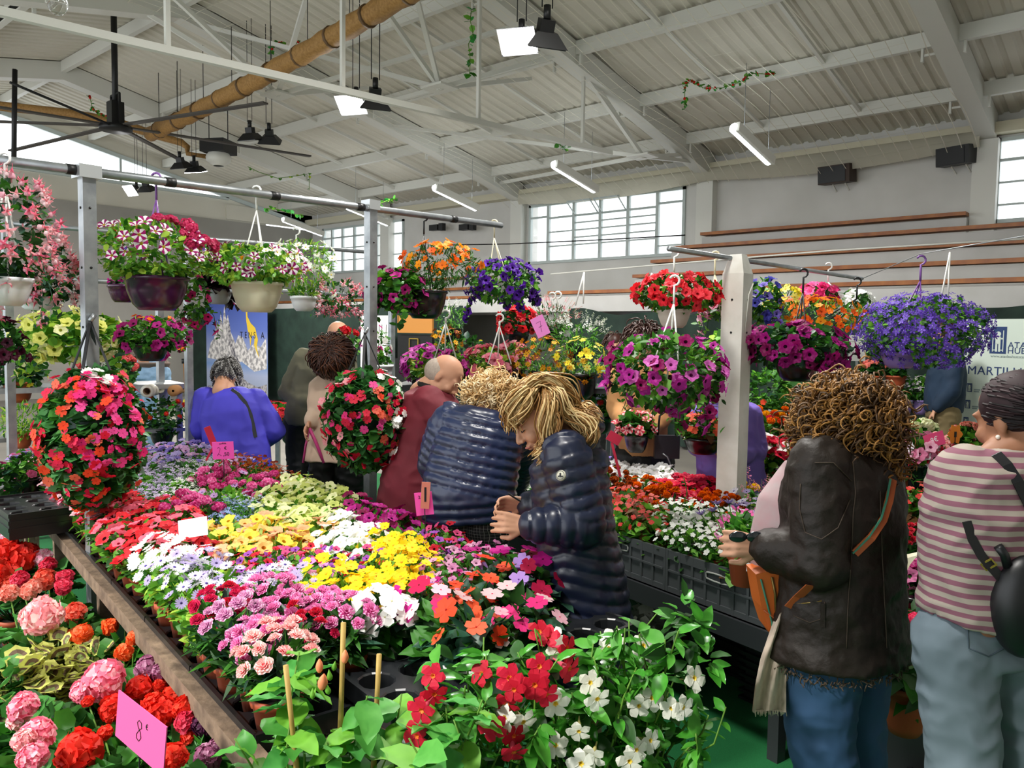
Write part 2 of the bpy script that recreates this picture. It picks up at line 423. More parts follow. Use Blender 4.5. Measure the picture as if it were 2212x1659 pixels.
# cable across the window, rope along the stand
mb = MB(); mb.tube([PY(930, 530, 13.2), PY(1100, 527, 13.2), PY(1300, 518, 13.2), PY(1480, 508, 13.2)], .012, 6)
tag(link('cable', mb.mesh('cable', M_dark)), 'thin dark cable strung across the large window', 'cable')
mb = MB(); mb.tube([PY(1190, 592, 10.8), PY(1400, 574, 10.8), PY(1800, 541, 10.8), PY(2212, 516, 10.8)], .012, 6)
tag(link('rail', mb.mesh('rail', M_white)), 'thin white handrail in front of the grandstand steps', 'rail')

# ------------------------------------------------------------ netting tarpaulins at the back
M_tarp = mat('dark green netting', '12241d', .8, noise=(3, '21382e', 6, .2), bump=(6, .6))
def tarp(name, pa, pb, Y, zt, zb, label, waves=9, amp=.06, drop=0.0):
    A = PY(pa, 700, Y); B = PY(pb, 700, Y); N = 60; V = []; Fc = []
    for i in range(N+1):
        t = i/N; x = A[0]+(B[0]-A[0])*t
        for j in range(7):
            u = j/6; V.append((x-(A[0]+B[0])/2, amp*sin(t*waves*2*pi+u*2.0)*(.3+u), (zb-zt)*u-drop*sin(pi*t)*(1-u)+.03*sin(t*17)*(1-u)))
        if i:
            for j in range(6): a = 7*i-7+j; Fc.append((a, a+1, a+8, a+7))
    mb = MB(); mb.add(V, Fc, 0, True)
    return tag(link(name, mb.mesh(name, M_tarp), None, ((A[0]+B[0])/2, Y, zt), np.eye(3)), label, 'netting')
tarp('netting_screen', 200, 1000, 10.4, 2.22, .05, 'tall dark green netting screen behind the mountain banner')
tarp('netting_screen', 1230, 1640, 10.6, 2.12, .05, 'dark green netting hung below the stand behind the red petunia basket', 5, .12, .1)
tarp('netting_screen', 1640, 2500, 10.6, 2.1, .05, 'dark green netting below the stand behind the white logo banner', 12, .05)

# ------------------------------------------------------------ lights of the hall
for i, (x, y) in enumerate(((1625, 313), (1242, 383), (985, 428), (795, 465), (655, 490))):
    c = G(x, y, 4.32); L = 1.25
    dv = np.array((0, .975, -.2)); R = frame(dv)
    t = thing('tube_light', c, ('white tube light below the roof, right of the large window and nearest of the row', 'white tube light over the large window, with green sprigs beside it', 'white tube light over the left end of the large window', 'white tube light behind the upright post of the rail', 'farthest white tube light of the row, above the far left window')[i], 'lamp', 'tube lights below the eaves', R)
    mb = MB(); mb.tube([(0, 0, -L/2), (0, 0, -L/2+.05), (0, 0, L/2-.05), (0, 0, L/2)], [.035, .07, .07, .035], 12); part('diffuser', mb, M_glow, t)
    mb = MB(); mb.box((.06, 0, 0), (.05, .12, L*.96)); part('housing', mb, M_steel, t)
    mb = MB()
    for s in (-.4, .4): mb.tube([np.array((.06, 0, s)), np.array((.06, 0, s))+R.T@np.array((0, 0, .9))], .004, 4)
    part('hanging_wire', mb, M_galv, t)
def flood(px, py, z, on, label, rz, tilt=1.0, s=1.0):
    c = G(px, py, z)
    R = rotz(rz)@rotx(tilt)
    t = thing('floodlight', c, label, 'lamp', 'pairs of hanging floodlights', R, s)
    mb = MB()
    V = [(-.1, -.08, .12), (.1, -.08, .12), (.1, .08, .12), (-.1, .08, .12), (-.2, -.15, 0), (.2, -.15, 0), (.2, .15, 0), (-.2, .15, 0)]
    mb.add(V, [(0, 1, 2, 3), (0, 4, 5, 1), (1, 5, 6, 2), (2, 6, 7, 3), (3, 7, 4, 0)]); mb.box((0, 0, .17), (.14, .1, .1))
    part('housing', mb, M_dark, t)
    mb = MB(); mb.box((0, 0, 0), (.37, .27, .02)); part('glass', mb, M_flood if on else mat('dark lamp glass', '2a2c2e', .15), t)
    mb = MB(); up_ = R.T@np.array((0, 0, 1.)); k = np.array((0, 0, .22))
    mb.tube([k, k+up_*.12], .035, 8); top = zraf(c[1])+.3-c[2]
    for s2 in (-.05, .05): mb.tube([k+up_*.1+np.array((s2, 0, 0)), k+np.array((s2, 0, 0))+up_*top/s], .006, 4)
    part('hanging_chain', mb, M_dark, t)
    return c
for (x, y, on, lab, rz, tl, sc_) in (
    (1118, 90, 1, 'lit floodlight with a glaring square face at the top centre of the hall', radians(25), -.75, 1.0),
    (1172, 97, 0, 'unlit black floodlight hanging beside the glaring one at the top centre', radians(60), .5, 1.15),
    (758, 227, 1, 'lit floodlight behind the white tie bar, left of centre', radians(25), -.75, 1.0),
    (808, 230, 0, 'unlit black floodlight beside the lit one behind the white tie bar', radians(60), .5, 1.1),
    (543, 303, 0, 'unlit black floodlight, left one of the dark pair below the tan duct', radians(20), .2, .9),
    (583, 307, 0, 'unlit black floodlight, right one of the dark pair below the tan duct', radians(50), .5, .9),
    (393, 363, 0, 'black floodlight just left of the small lit one above the hanging rail', radians(20), .3, .9),
    (423, 371, 1, 'small lit floodlight above the hanging rail of baskets', radians(30), .3, .9),
    (281, 412, 1, 'small lit floodlight seen just below the hanging rail', radians(10), -.9, .9),
    (318, 412, 0, 'unlit black floodlight seen just below the hanging rail', radians(30), .4, .9)):
    flood(x, y, 4.75, on, lab, rz, tl, sc_)
for i, (x, y, z) in enumerate(((-1.6, 1.6, 5.0), (-3.2, 5.2, 5.2), (-9.0, 6.6, 4.5), (-14.5, 7.2, 4.4))):  # first lamp has no fixture: unseen top light added over the stalls
    l = bpy.data.lights.new('flood_and_fill', 'AREA'); l.energy = (130, 230, 280, 260)[i]; l.size = .6; l.color = (1, .97, .92)
    o = bpy.data.objects.new('flood_and_fill', l); COL.objects.link(o); o.location = (x, y, z)

# ------------------------------------------------------------ duct, pipes, fan, heater, speakers
mb = MB(); A = G(930, -45, 5.45); B = G(325, 290, 5.05); n = 40
pts = [lerp(A, B, i/n)+np.array((0, 0, -.06*sin(pi*i/n))) for i in range(n+1)]
dt = thing('air_duct', A, 'long tan cloth duct tube running under the roof ridge at the top left', 'duct')
mb.tube([p-A for p in pts], [.115+.01*((i*7) % 3) for i in range(n+1)], 12); part('duct', mb, M_brass, dt)
for i in range(2, n, 4):
    p = pts[i]-A; dirn = (B-A)/np.linalg.norm(B-A)
    mb = MB(); mb.tube([p-dirn*.02, p+dirn*.02], .138, 12); part('band', mb, mat('brown strap', '5d4426', .6), dt)
mb = MB()
for i in (3, 8, 13, 18, 24, 29, 34, 38):
    p = pts[i]-A; mb.tube([p, p+np.array((0, 0, .95))], .006, 4)
part('hanging_wire', mb, M_dark, dt)
fc = PX(250, 272, -13.5)
fan = thing('ceiling_fan', fc, 'very large industrial ceiling fan with long dark thin blades on a black pole', 'fan')
mb = MB(); mb.tube([(0, 0, .1), (0, 0, 1.9)], .05, 8); part('pole', mb, M_dark, fan)
mb = MB()
for s in (-.16, .16): mb.bar((s, 0, .0), (s, 0, .5), .03)
mb.bar((-.16, 0, .5), (.16, 0, .5), .03); mb.box((0, 0, .2), (.2, .2, .36)); part('motor_housing', mb, M_dark, fan)
mb = MB(); mb.lathe([(0, -.08), (.25, -.08), (.25, 0), (0, 0)], 16); part('hub', mb, M_dark, fan)
for (x, y, m) in ((0, 232, 0), (-20, 262, 0), (458, 240, 0), (590, 325, 0), (402, 352, 0), (140, 298, 0)):
    q = G(x, y, fc[2]-.02)-fc; q = q/np.linalg.norm(q)*3.3 if x > 0 else q/np.linalg.norm(q)*3.6
    mb = MB(); mb.bar(q*.06, q, .10, .025); part('blade', mb, mat('dark fan blade', '45413c', .5), fan)
mb = MB(); pp = PX(32, 150, -13.0); mb.tube([pp, PX(30, 345, -13.0)], .035, 6)
tag(link('drop_pole', mb.mesh('pole', M_dark)), 'thin dark pole hanging below the roof at the left edge', 'pole')
mb = MB(); mb.tube([PX(22, 178, -12.8), PX(235, 268, -13.3)], .02, 6); tag(link('guy_wire', mb.mesh('guy_wire', M_dark)), 'thin dark brace running from the left pole to the fan hub', 'wire')
mb = MB(); mb.tube([P(-40, 70, 11), P(85, -30, 11)], .04, 6); tag(link('brace_pole', mb.mesh('brace_pole', M_dark)), 'dark slanting pole crossing the top left corner', 'pole')
# brown pipe to the heater and heater
mb = MB(); z = 4.9
pl = [P(-30, 226, 15), P(150, 245, 15.3), P(255, 265, 15.5), P(330, 290, 15.6), P(392, 308, 15.5), P(405, 318, 15.5), P(405, 332, 15.5), P(445, 338, 15.4)]
mb.tube(pl, [.09, .09, .09, .08, .07, .06, .045, .045], 8); tag(link('heating_pipe', mb.mesh('pipe', M_brass)), 'brown pipe bending down to the grey heater unit', 'pipe')
hc = P(472, 318, 15.3)
ht = thing('heater_unit', hc, 'dark boxy hanging heater with a pale curved nozzle below', 'heater', None, rotz(radians(30)))
mb = MB(); mb.box((0, 0, 0), (.5, .5, .24)); part('case', mb, M_dark, ht)
mb = MB(); mb.lathe([(.2, -.12), (.24, -.2), (.22, -.28), (.1, -.36)], 12); part('nozzle', mb, M_steel, ht)
mb = MB()
for s in (-.2, .2): mb.tube([(s, 0, .1), (s, 0, 1.2)], .01, 4)
part('hanging_rod', mb, M_dark, ht)
for (px, py, sx, sz, rz, lab) in ((1808, 377, .55, .3, -.1, 'black rectangular loudspeaker box high on the white wall'), (2066, 337, .5, .28, -.25, 'black loudspeaker mounted beside the right pilaster')):
    c = PY(px, py, 14.0); t = thing('loudspeaker', c, lab, 'loudspeaker', None, rotz(rz)@rotx(.1))
    mb = MB(); mb.box((0, 0, 0), (sx, .28, sz)); part('cabinet', mb, mat('speaker side', '3a2a20', .6) if px < 2000 else M_dark, t)
    mb = MB(); mb.box((-.03, -.145, 0), (sx*.86, .012, sz*.88)); part('grille', mb, M_dark, t)
    mb = MB(); 
    for s in (-.1, .12): mb.bar((s, .05, -sz/2), (s, .2, -sz/2-.12), .02)
    part('bracket', mb, M_steel, t)
for (px, py, lab) in ((940, 492, 'small dark floodlight on the wall left of the two-box one'), (1005, 491, 'small dark twin floodlight on the far wall')):
    c = PY(px, py, 13.9); t = thing('wall_spotlight', c, lab, 'lamp'); mb = MB(); mb.box((0, 0, 0), (.3, .15, .14)); mb.box((.25, 0, 0), (.14, .12, .18)); part('case', mb, M_dark, t)
    mb = MB(); mb.bar((0, 0, 0), (0, .35, .1), .03); part('bracket', mb, M_dark, t)
# glass bulb at the top left
bq = P(124, 8, 4.5); t = thing('glass_bulb', bq, 'large clear glass bulb hanging in the top left corner', 'bulb')
mb = MB(); mb.ball((0, 0, 0), (.055, .055, .065), 16, 10)
gm = bpy.data.materials.new('clear glass'); gm.use_nodes = True; b_ = gm.node_tree.nodes['Principled BSDF']
b_.inputs['Transmission Weight'].default_value = 1; b_.inputs['Roughness'].default_value = .02; b_.inputs['IOR'].default_value = 1.3
part('globe', mb, gm, t)
mb = MB(); mb.tube([(0, 0, .06), (0, 0, 1.2)], .003, 4); part('thread', mb, M_net, t)
# ============================================================ plant library
def leafmat(n, a, b, tr=.3, rough=.5, spec=.35): return mat(n, a, rough, spec=spec, trans=tr, noise=(28, b, 2, .3))
L_mid = leafmat('leaf mid green', '2f6a1c', '3f7f26'); L_bright = leafmat('leaf bright green', '5d9a2a', '74b23a')
L_dark = leafmat('leaf dark green', '1d4416', '2a5a1f'); L_blue = leafmat('leaf blue green', '1c3d2c', '2c5440', .15, .4)
L_lime = leafmat('leaf lime', '8fb52e', 'a9c84a'); L_black = leafmat('leaf purple black', '160c12', '261420', .1, .35)
L_gloss = leafmat('glossy vine leaf', '2d7a1e', '4f9a34', .25, .25, .6); L_grey = leafmat('leaf silver grey', '8f9686', 'aeb3a3', .1, .8)
L_rose = leafmat('rose leaf', '3f8a34', '62a94c', .3, .4); L_stem = leafmat('green stem', '55802c', '6d9838')
L_yel = mat('leaf yellow margin', 'c9cc6a', .6, trans=.25); L_brown = mat('leaf brown zone', '6d5646', .6, trans=.2)
M_pot = mat('terracotta plastic', 'a24a2a', .6); M_potb = mat('black pot', '17181a', .45); M_potw = mat('white pot', 'dedede', .35)
M_soil = mat('potting soil', '1c130d', .95)
FM = {}
def fm(c, tr=.35):
    if c not in FM: FM[c] = mat('petal '+c, c, .55, spec=.25, trans=tr)
    return FM[c]

def T_leaf(w=.3, fold=.1, droop=.2, pt=1.0):
    V = [(0, 0, 0)]
    for t, ww in ((.3, w), (.68, w*.85)):
        V += [(0, t, -droop*t*t-fold*w), (-ww, t, -droop*t*t+fold*w), (ww, t, -droop*t*t+fold*w)]
    V.append((0, pt, -droop))
    return np.array(V, float), [(0, 2, 1), (0, 1, 3), (2, 5, 4, 1), (1, 4, 6, 3), (5, 7, 4), (4, 7, 6)]
def T_leaf5(w=.3, fold=.08, droop=.25, wave=.02):
    V = [(0, 0, 0)]; Fc = []
    for i, t in enumerate((.14, .32, .52, .72, .88)):
        ww = w*sin(pi*t**.8)**.8
        V += [(0, t, -droop*t*t-fold*w), (-ww, t, -droop*t*t+fold*w+wave*(-1)**i), (ww, t, -droop*t*t+fold*w-wave*(-1)**i)]
    V.append((0, 1.02, -droop)); Fc += [(0, 2, 1), (0, 1, 3)]
    for i in range(4): a = 1+3*i; Fc += [(a+1, a+4, a+3, a), (a, a+3, a+5, a+2)]
    Fc += [(14, 16, 13), (13, 16, 15)]
    return np.array(V, float), Fc
def T_disc(n=12, scal=.08, cup=.15):
    V = [(0, .5, -.08)]
    for k in range(n):
        t = 2*pi*k/n+pi/n-pi/2; r = .5*(1+scal*(-1)**k)
        if k in (0, n-1): r *= .55
        V.append((r*cos(t), .5+r*sin(t), cup*(1+.5*sin(3*t))*.5))
    return np.array(V, float), [(0, 1+k, 1+(k+1) % n) for k in range(n)]
def rand_rot(rs, D, jit=.5, roll=True):
    """N frames whose y axis follows D and z axis faces roughly up/out"""
    N = len(D); Y = D+rs.normal(0, jit, (N, 3)); Y /= np.linalg.norm(Y, axis=1)[:, None]
    Z = np.tile(np.array([0, 0, 1.]), (N, 1))+rs.normal(0, .35, (N, 3))+D*.5
    Xx = np.cross(Y, Z); Xx /= np.maximum(np.linalg.norm(Xx, axis=1), 1e-6)[:, None]; Z = np.cross(Xx, Y)
    return np.stack([Xx, Y, Z], axis=2)
def scatter(mb, tpl, Rm, pos, size, mis):
    V, Fc = tpl; N = len(pos); n = len(V)
    W = np.einsum('nij,kj->nki', Rm, V)*np.asarray(size).reshape(-1, 1, 1)+pos[:, None, :]
    W = W.reshape(-1, 3); b = mb.n; mb.v.append(W)
    for i in range(N):
        o = b+i*n
        mb.f.extend([tuple(o+j for j in f) for f in Fc])
        mb.m.extend([int(mis[i])]*len(Fc)); mb.smooth.extend([True]*len(Fc))
    mb.n += N*n
def sphere_dirs(rs, N, zmin=-1, zmax=1):
    z = rs.uniform(zmin, zmax, N); t = rs.uniform(0, 2*pi, N); q = np.sqrt(1-z*z)
    return np.stack([q*np.cos(t), q*np.sin(t), z], 1)
def foliage(seed, N, rx, rz, c, size, tpl, nm=3, zmin=-.2, inner=.45, jit=.5, ry=None, upb=.35, stems=0):
    rs = np.random.RandomState(seed); mb = MB(); D = sphere_dirs(rs, N, zmin, 1); ry = ry or rx
    rad = rs.uniform(inner, 1, N)**.7; pos = D*rad[:, None]*np.array([rx, ry, rz])+np.array(c)
    Dn = D+np.array([0, 0, upb]); Dn /= np.linalg.norm(Dn, axis=1)[:, None]
    Rm = rand_rot(rs, Dn, jit); sz = size*rs.uniform(.65, 1.25, N)
    pos = pos-Rm[:, :, 1]*sz[:, None]*.5
    scatter(mb, tpl, Rm, pos, sz, rs.choice(nm, N, p=([.5, .3, .2] if nm == 3 else [1/nm]*nm)))
    for i in range(stems):
        p = pos[i]; mb.tube([(0, 0, 0), (p[0]*.6, p[1]*.6, p[2]*.5), p], .0018, 3, nm-1)
    return mb
# ---- flowers: unit radius, facing +z
def f_petunia(c, throat=None, stripe=None, ruf=.07, lobes=5, deep=.55):
    mb = MB(); n = 20; mats = [fm(c), fm(throat or c), fm(stripe or c)]
    R_ = [(.07, -deep*1.5), (.12, -deep*.9), (.26, -.22), (.62, 0), (1, .06)]
    V = []
    for i, (r, z) in enumerate(R_):
        for k in range(n):
            t = 2*pi*k/n; q = r*(1+(.13 if i > 3 else .05 if i == 3 else 0)*cos(lobes*t)); V.append((q*cos(t), q*sin(t), z+(ruf*cos(2*lobes*t+i)+.04*sin(t*3) if i > 3 else 0)))
    Fc = []; M = []
    for i in range(4):
        for k in range(n):
            Fc.append((i*n+k, i*n+(k+1) % n, (i+1)*n+(k+1) % n, (i+1)*n+k))
            M.append(1 if i < 2 else (2 if stripe and (k+2) % 4 < 2 else 0))
    mb.add(V, Fc, M, False); return mb.mesh('petunia_bloom', mats)
def petal(mb, ang, L, wd, z0=0., z1=.1, mi=0, r0=.08, tip=.6, curl=0.):
    V = []
    for (t, q, z) in ((0, .25, 0), (.4, .9, .4), (.75, 1, .8), (1, tip, 1)):
        r = r0+(L-r0)*t; zz = z0+(z1-z0)*z-curl*t*t
        V += [(r, -wd*q, zz+.02), (r, 0, zz), (r, wd*q, zz+.02)]
    V = np.array(V)@rotz(ang).T
    Fc = []
    for i in range(3):
        a = 3*i; Fc += [(a, a+1, a+4, a+3), (a+1, a+2, a+5, a+4)]
    mb.add(V, Fc, mi)
def f_daisy(c, eye, n=14, wd=.16, z1=.12, curl=0, eyer=.2, back=None):
    mb = MB()
    for k in range(n): petal(mb, 2*pi*k/n+.05*(k % 3), 1, wd, 0, z1*(1+.4*(k % 2)), 0, .1, .45, curl)
    mb.ball((0, 0, .03), (eyer, eyer, .1), 8, 4, 1); return mb.mesh('daisy_bloom', [fm(c), fm(eye, .05)])
def f_five(c, eye=None, n=5, wd=.42, z1=.05, tip=.75, c2=None):
    mb = MB()
    for k in range(n): petal(mb, 2*pi*k/n, 1, wd*(1.1 if k == 0 else 1), .01*k, z1+.04*(k % 2), 0 if not c2 or k % 2 else 2, .05, tip)
    mb.ball((0, 0, .03), (.1, .1, .06), 6, 4, 1); return mb.mesh('five_petal_bloom', [fm(c), fm(eye or c), fm(c2 or c)])
def f_carnation(c, edge, core):
    mb = MB(); rs = np.random.RandomState(3)
    for L, (r, z, tl) in enumerate(((1, 0, .05), (.82, .1, .16), (.58, .2, .28), (.34, .28, .38))):
        n = 22; V = [(0, 0, z-.12)]
        for ring, q in ((0, .6), (1, 1)):
            for k in range(n):
                t = 2*pi*k/n+L*.4; s = q*r*(1+.08*cos(5*t+L)); V.append((s*cos(t), s*sin(t), z*q+(tl+.09*(-1)**k*q+.05*sin(5*t))*ring*.8))
        Fc = [(0, 1+k, 1+(k+1) % n) for k in range(n)]+[(1+k, 1+n+k, 1+n+(k+1) % n, 1+(k+1) % n) for k in range(n)]
        mb.add(V, Fc, [2]*n+[1 if k % 2 else 0 for k in range(n)])
    return mb.mesh('carnation_bloom', [fm(c), fm(edge), fm(core)])
def f_umbel(c, c2=None, N=34, fl=.34, flat=.62, seed=1, zmin=-.35, bud=True):
    mb = MB(); rs = np.random.RandomState(seed)
    base = MB()
    for k in range(5): petal(base, 2*pi*k/5, 1, .5, 0, .1, k % 2, .05, .8)
    bv = np.concatenate(base.v); bf = base.f; bm_ = base.m
    g = (1+5**.5)/2
    for i in range(N):
        z = 1-(i+.5)/N*(1-zmin); t = 2*pi*i/g; q = sqrt(max(0, 1-z*z)); D = np.array((q*cos(t), q*sin(t), z))
        Rm = frame(D+rs.normal(0, .2, 3))@rotz(rs.uniform(0, 6)); p = D*np.array((1-fl*.4, 1-fl*.4, flat))*rs.uniform(.85, 1.02)
        mb.add(bv@Rm.T*fl*rs.uniform(.85, 1.15)+p, bf, bm_)
    mb.ball((0, 0, 0), (.62, .62, .62*flat), 8, 5, 1)
    return mb.mesh('flower_head', [fm(c), fm(c2 or c)])
def f_pompom(c, c2):
    mb = MB(); rs = np.random.RandomState(5)
    for i in range(46):
        z = 1-(i+.5)/46*1.15; t = 2*pi*i/1.618; q = sqrt(max(0, 1-z*z)); D = np.array((q*cos(t), q*sin(t), z))
        Rm = frame(D); V = np.array([(0, 0, -.3), (.22, -.05, .02), (.12, .2, .08), (-.12, .2, .02), (-.22, -.05, .08)])
        mb.add(V@Rm.T+D*np.array((.85, .85, .62)), [(0, 1, 2), (0, 2, 3), (0, 3, 4), (0, 4, 1)], i % 2)
    mb.ball((0, 0, 0), (.75, .75, .5), 8, 5, 1); return mb.mesh('pompom_bloom', [fm(c), fm(c2)])
def f_mandevilla(c, throat, tubec):
    mb = MB()
    for k in range(5):
        V = []
        a = 2*pi*k/5
        for (t, l, r, z) in ((.0, -.12, .12, 0), (.35, -.3, .38, .06), (.7, -.28, .5, .1), (1.0, .02, .2, .0)):
            rr = .14+.86*t; V += [(rr, l, z-.03), (rr, (l+r)/2, z), (rr, r, z+.05)]
        V = np.array(V)@rotz(a).T; Fc = []
        for i in range(3): q = 3*i; Fc += [(q, q+1, q+4, q+3), (q+1, q+2, q+5, q+4)]
        mb.add(V, Fc, 0)
    mb.lathe([(.05, -1.5), (.07, -1.1), (.17, -.7), (.2, -.35), (.17, 0)], 8, mi=2); mb.lathe([(.2, .02), (.1, -.05), (.02, -.3)], 8, mi=1)
    return mb.mesh('trumpet_bloom', [fm(c), fm(throat), fm(tubec)])
def f_fuchsia(c, skirt):
    mb = MB()
    mb.tube([(0, 0, 1.6), (0, 0, 1.2), (.02, 0, .7), (0, 0, .45)], [.03, .03, .16, .2], 6, 0)
    for k in range(4):
        a = 2*pi*k/4; V = np.array([(.15, -.1, .5), (.15, .1, .5), (.75, -.2, .45), (.75, .2, .45), (1.1, 0, .85)])@rotz(a).T; mb.add(V, [(0, 1, 3, 2), (2, 3, 4)], 0)
    mb.lathe([(.12, .5), (.36, .25), (.48, -.15), (.4, -.3)], 10, mi=1)
    for k in range(4): mb.tube([(0, 0, .1), (.12*cos(k*1.6), .12*sin(k*1.6), -.9)], .02, 3, 0)
    return mb.mesh('fuchsia_bloom', [fm(c), fm(skirt)])
def f_star(c, eye, n=5):
    mb = MB()
    for k in range(n): petal(mb, 2*pi*k/n, 1, .26, -.15, .12, 0, .05, .2)
    mb.ball((0, 0, 0), (.13, .13, .12), 5, 3, 1); return mb.mesh('star_bloom', [fm(c), fm(eye)])
def f_spike(c, N=16):
    mb = MB(); mb.tube([(0, 0, 0), (0, 0, 4)], .04, 4, 1)
    rs = np.random.RandomState(4)
    for i in range(N):
        t = rs.uniform(0, 6.28); z = 1.2+2.8*i/N
        V = np.array([(0, 0, 0), (.5, -.18, .15), (.62, 0, .1), (.5, .18, .15)])@rotz(t).T*(1.1-.5*i/N)+np.array((0, 0, z)); mb.add(V, [(0, 1, 2, 3)], 0)
    return mb.mesh('flower_spike', [fm(c), L_stem])
def bloom_mass(fmesh_fn, seed, N, rx, rz, c, size, zmin=.1, facing=.6):
    """many tiny blooms as one mesh"""
    rs = np.random.RandomState(seed); me = fmesh_fn
    V = np.array([v.co[:] for v in me.vertices]); Fc = [tuple(p.vertices) for p in me.polygons]; M = [p.material_index for p in me.polygons]
    mb = MB(); D = sphere_dirs(rs, N, zmin, 1)
    for i in range(N):
        Rm = frame(D[i]+np.array((0, 0, facing))+rs.normal(0, .25, 3))@rotz(rs.uniform(0, 6))
        mb.add(V@Rm.T*size*rs.uniform(.7, 1.2)+D[i]*np.array((rx, rx, rz))*rs.uniform(.85, 1.05)+np.array(c), Fc, M)
    return mb.mesh('blooms', list(me.materials))

LEAF = T_leaf(.3); LEAFW = T_leaf(.42, .08, .25); LEAFN = T_leaf(.09, .1, .15); DISC = T_disc()
POTS = {}
def pot_mesh(kind, r=.055, h=.1):
    k = (kind, r, h)
    if k not in POTS:
        mb = MB(); mb.lathe([(0, 0), (r*.72, 0), (r*.95, h*.82), (r*1.05, h*.83), (r*1.05, h), (r*.96, h), (r*.93, h*.9), (0, h*.88)], 14)
        f = mb.f; mb.m = [0]*(len(f)-14)+[1]*14
        POTS[k] = mb.mesh('pot', [{'t': M_pot, 'b': M_potb, 'w': M_potw}[kind], M_soil])
    return POTS[k]
SPEC = {}
PN = dict(petunia='petunia_plant', verbena='verbena_plant', calibrachoa='calibrachoa_plant', diascia='diascia_plant', osteo='cape_daisy_plant', green='leafy_plant', bidens='bidens_plant', alyssum='alyssum_plant', lobelia='lobelia_plant', dianthus='carnation_plant', impatiens='busy_lizzie_plant', begonia='begonia_plant', marigold='marigold_plant', white='white_flowered_plant', cyclamen='pink_flowered_plant', primula='primrose_plant', antirrhinum='snapdragon_plant', zinnia='zinnia_plant', silver='silver_leaved_plant')
def species(key, noun, flowers, nfl, fsize, leafm, leaf=LEAF, lsize=.045, nleaf=110, rx=.085, rz=.09, ch=.15, mass=None, zmin=.25, pot='t', spread=.25, lift=0.0):
    """mass: number of tiny blooms in one mesh instead of separate flowers"""
    fol = [foliage(hash(key) % 1000+i if False else sum(map(ord, key))*7+i, nleaf, rx, rz, (0, 0, ch-.03), lsize, leaf, 3, -.5).mesh('foliage', leafm) for i in range(3)]
    mm = None
    if mass: mm = [bloom_mass(flowers[i % len(flowers)], 50+i, mass, rx*1.02, rz*1.02, (0, 0, ch-.02), fsize) for i in range(3)]
    SPEC[key] = dict(noun=noun, fl=flowers, n=nfl, fs=fsize, fol=fol, rx=rx, rz=rz, ch=ch, mm=mm, zmin=zmin, pot=pot, lift=lift)
def grow(key, loc, label, group, s=1.0, seed=0, potted=True):
    S = SPEC[key]; rs = np.random.RandomState(seed+13); ra = rs.uniform(0, 6.28); sun_ = rotz(-ra)@(np.array((.25, -.6, 0)) if 'impatiens' not in key else np.array((.3, -.55, 0)))*(.6 if 'impatiens' in key else .35)
    t = thing(PN.get(key.split('_')[0], 'flowering_plant'), loc, label, 'plant', group, rotz(ra), s)
    if potted: link('pot', pot_mesh(S['pot']), t)
    link('foliage', S['fol'][seed % 3], t)
    if S['mm']:
        o = link('blooms', S['mm'][(seed//3) % 3], t); o['kind'] = 'stuff'
    else:
        n = max(2, int(S['n']*rs.uniform(.75, 1.25))); g0 = rs.uniform(0, 6)
        for i in range(n):
            z = S['zmin']+(1-S['zmin'])*(1-(i+rs.uniform(0, 1))/n); a = g0+i*2.4; q = sqrt(max(0, 1-z*z))
            D = np.array((q*cos(a), q*sin(a), z)); p = D*np.array((S['rx'], S['rx'], S['rz']))*rs.uniform(.98, 1.15)+np.array((0, 0, S['ch']-.02+S['lift']*rs.uniform(.3, 1)))
            link('flower', S['fl'][rs.randint(len(S['fl']))], t, p, frame(D*.6+np.array((0, 0, .6))+sun_+rs.normal(0, .3, 3))@rotz(rs.uniform(0, 6)), S['fs']*rs.uniform(.8, 1.15))
    return t
Lm = [L_mid, L_bright, L_dark]; Ld = [L_dark, L_mid, L_blue]; Lb = [L_bright, L_lime, L_mid]
species('petunia_red', 'red petunia plant', [f_petunia('c01522', '5a0510'), f_petunia('d42a35', '3a0208'), f_petunia('e86a80', 'a01030')], 13, .0260, Lm)
species('petunia_pinkvein', 'pink petunia plant', [f_petunia('e889a0', '8a1040'), f_petunia('f0c0cc', 'c04070'), f_petunia('d83a5c', '5a0818')], 14, .0218, Lm)
species('petunia_apricot', 'apricot yellow petunia plant', [f_petunia('f0c070', 'c07018'), f_petunia('e8b088', 'b06030'), f_petunia('f4dc50', 'c89010')], 13, .0269, Lb)
species('petunia_white', 'white petunia plant', [f_petunia('f4f4f0', 'c8d0a0'), f_petunia('ffffff', 'd8e0c0')], 17, .0252, Lm)
species('petunia_lime', 'pale lime petunia plant', [f_petunia('dbe08c', '6f8a20'), f_petunia('c6d070', '58731a'), f_petunia('e9ecb4', '7c9a2a')], 14, .0260, Lb)
species('petunia_magenta', 'magenta petunia plant', [f_petunia('a0106c', '2a0420'), f_petunia('8a0f4a', '200212'), f_petunia('c02a92', '40063a')], 13, .0244, Lm)
species('petunia_lilac', 'lilac petunia plant', [f_petunia('8a78c8', '3a2a78'), f_petunia('b8a8dc', '5a4a90'), f_petunia('d8a8d0', '90508a')], 12, .0235, Lm)
species('petunia_violet', 'violet petunia plant', [f_petunia('7a48c0', '2a1060'), f_petunia('a088e0', '4a2a90')], 14, .0269, Lm)
species('verbena_lavender', 'pale lavender plant', [f_star('c0b2d0', '8a7aa0'), f_star('d8d0dc', 'a898b0')], 0, .012, Lm, mass=60)
species('calibrachoa_red', 'small crimson calibrachoa plant', [f_petunia('c4142e', '50040e'), f_petunia('d84a80', '701040'), f_petunia('9a4ab0', '401050')], 17, .0143, Lm, lsize=.03, nleaf=150)
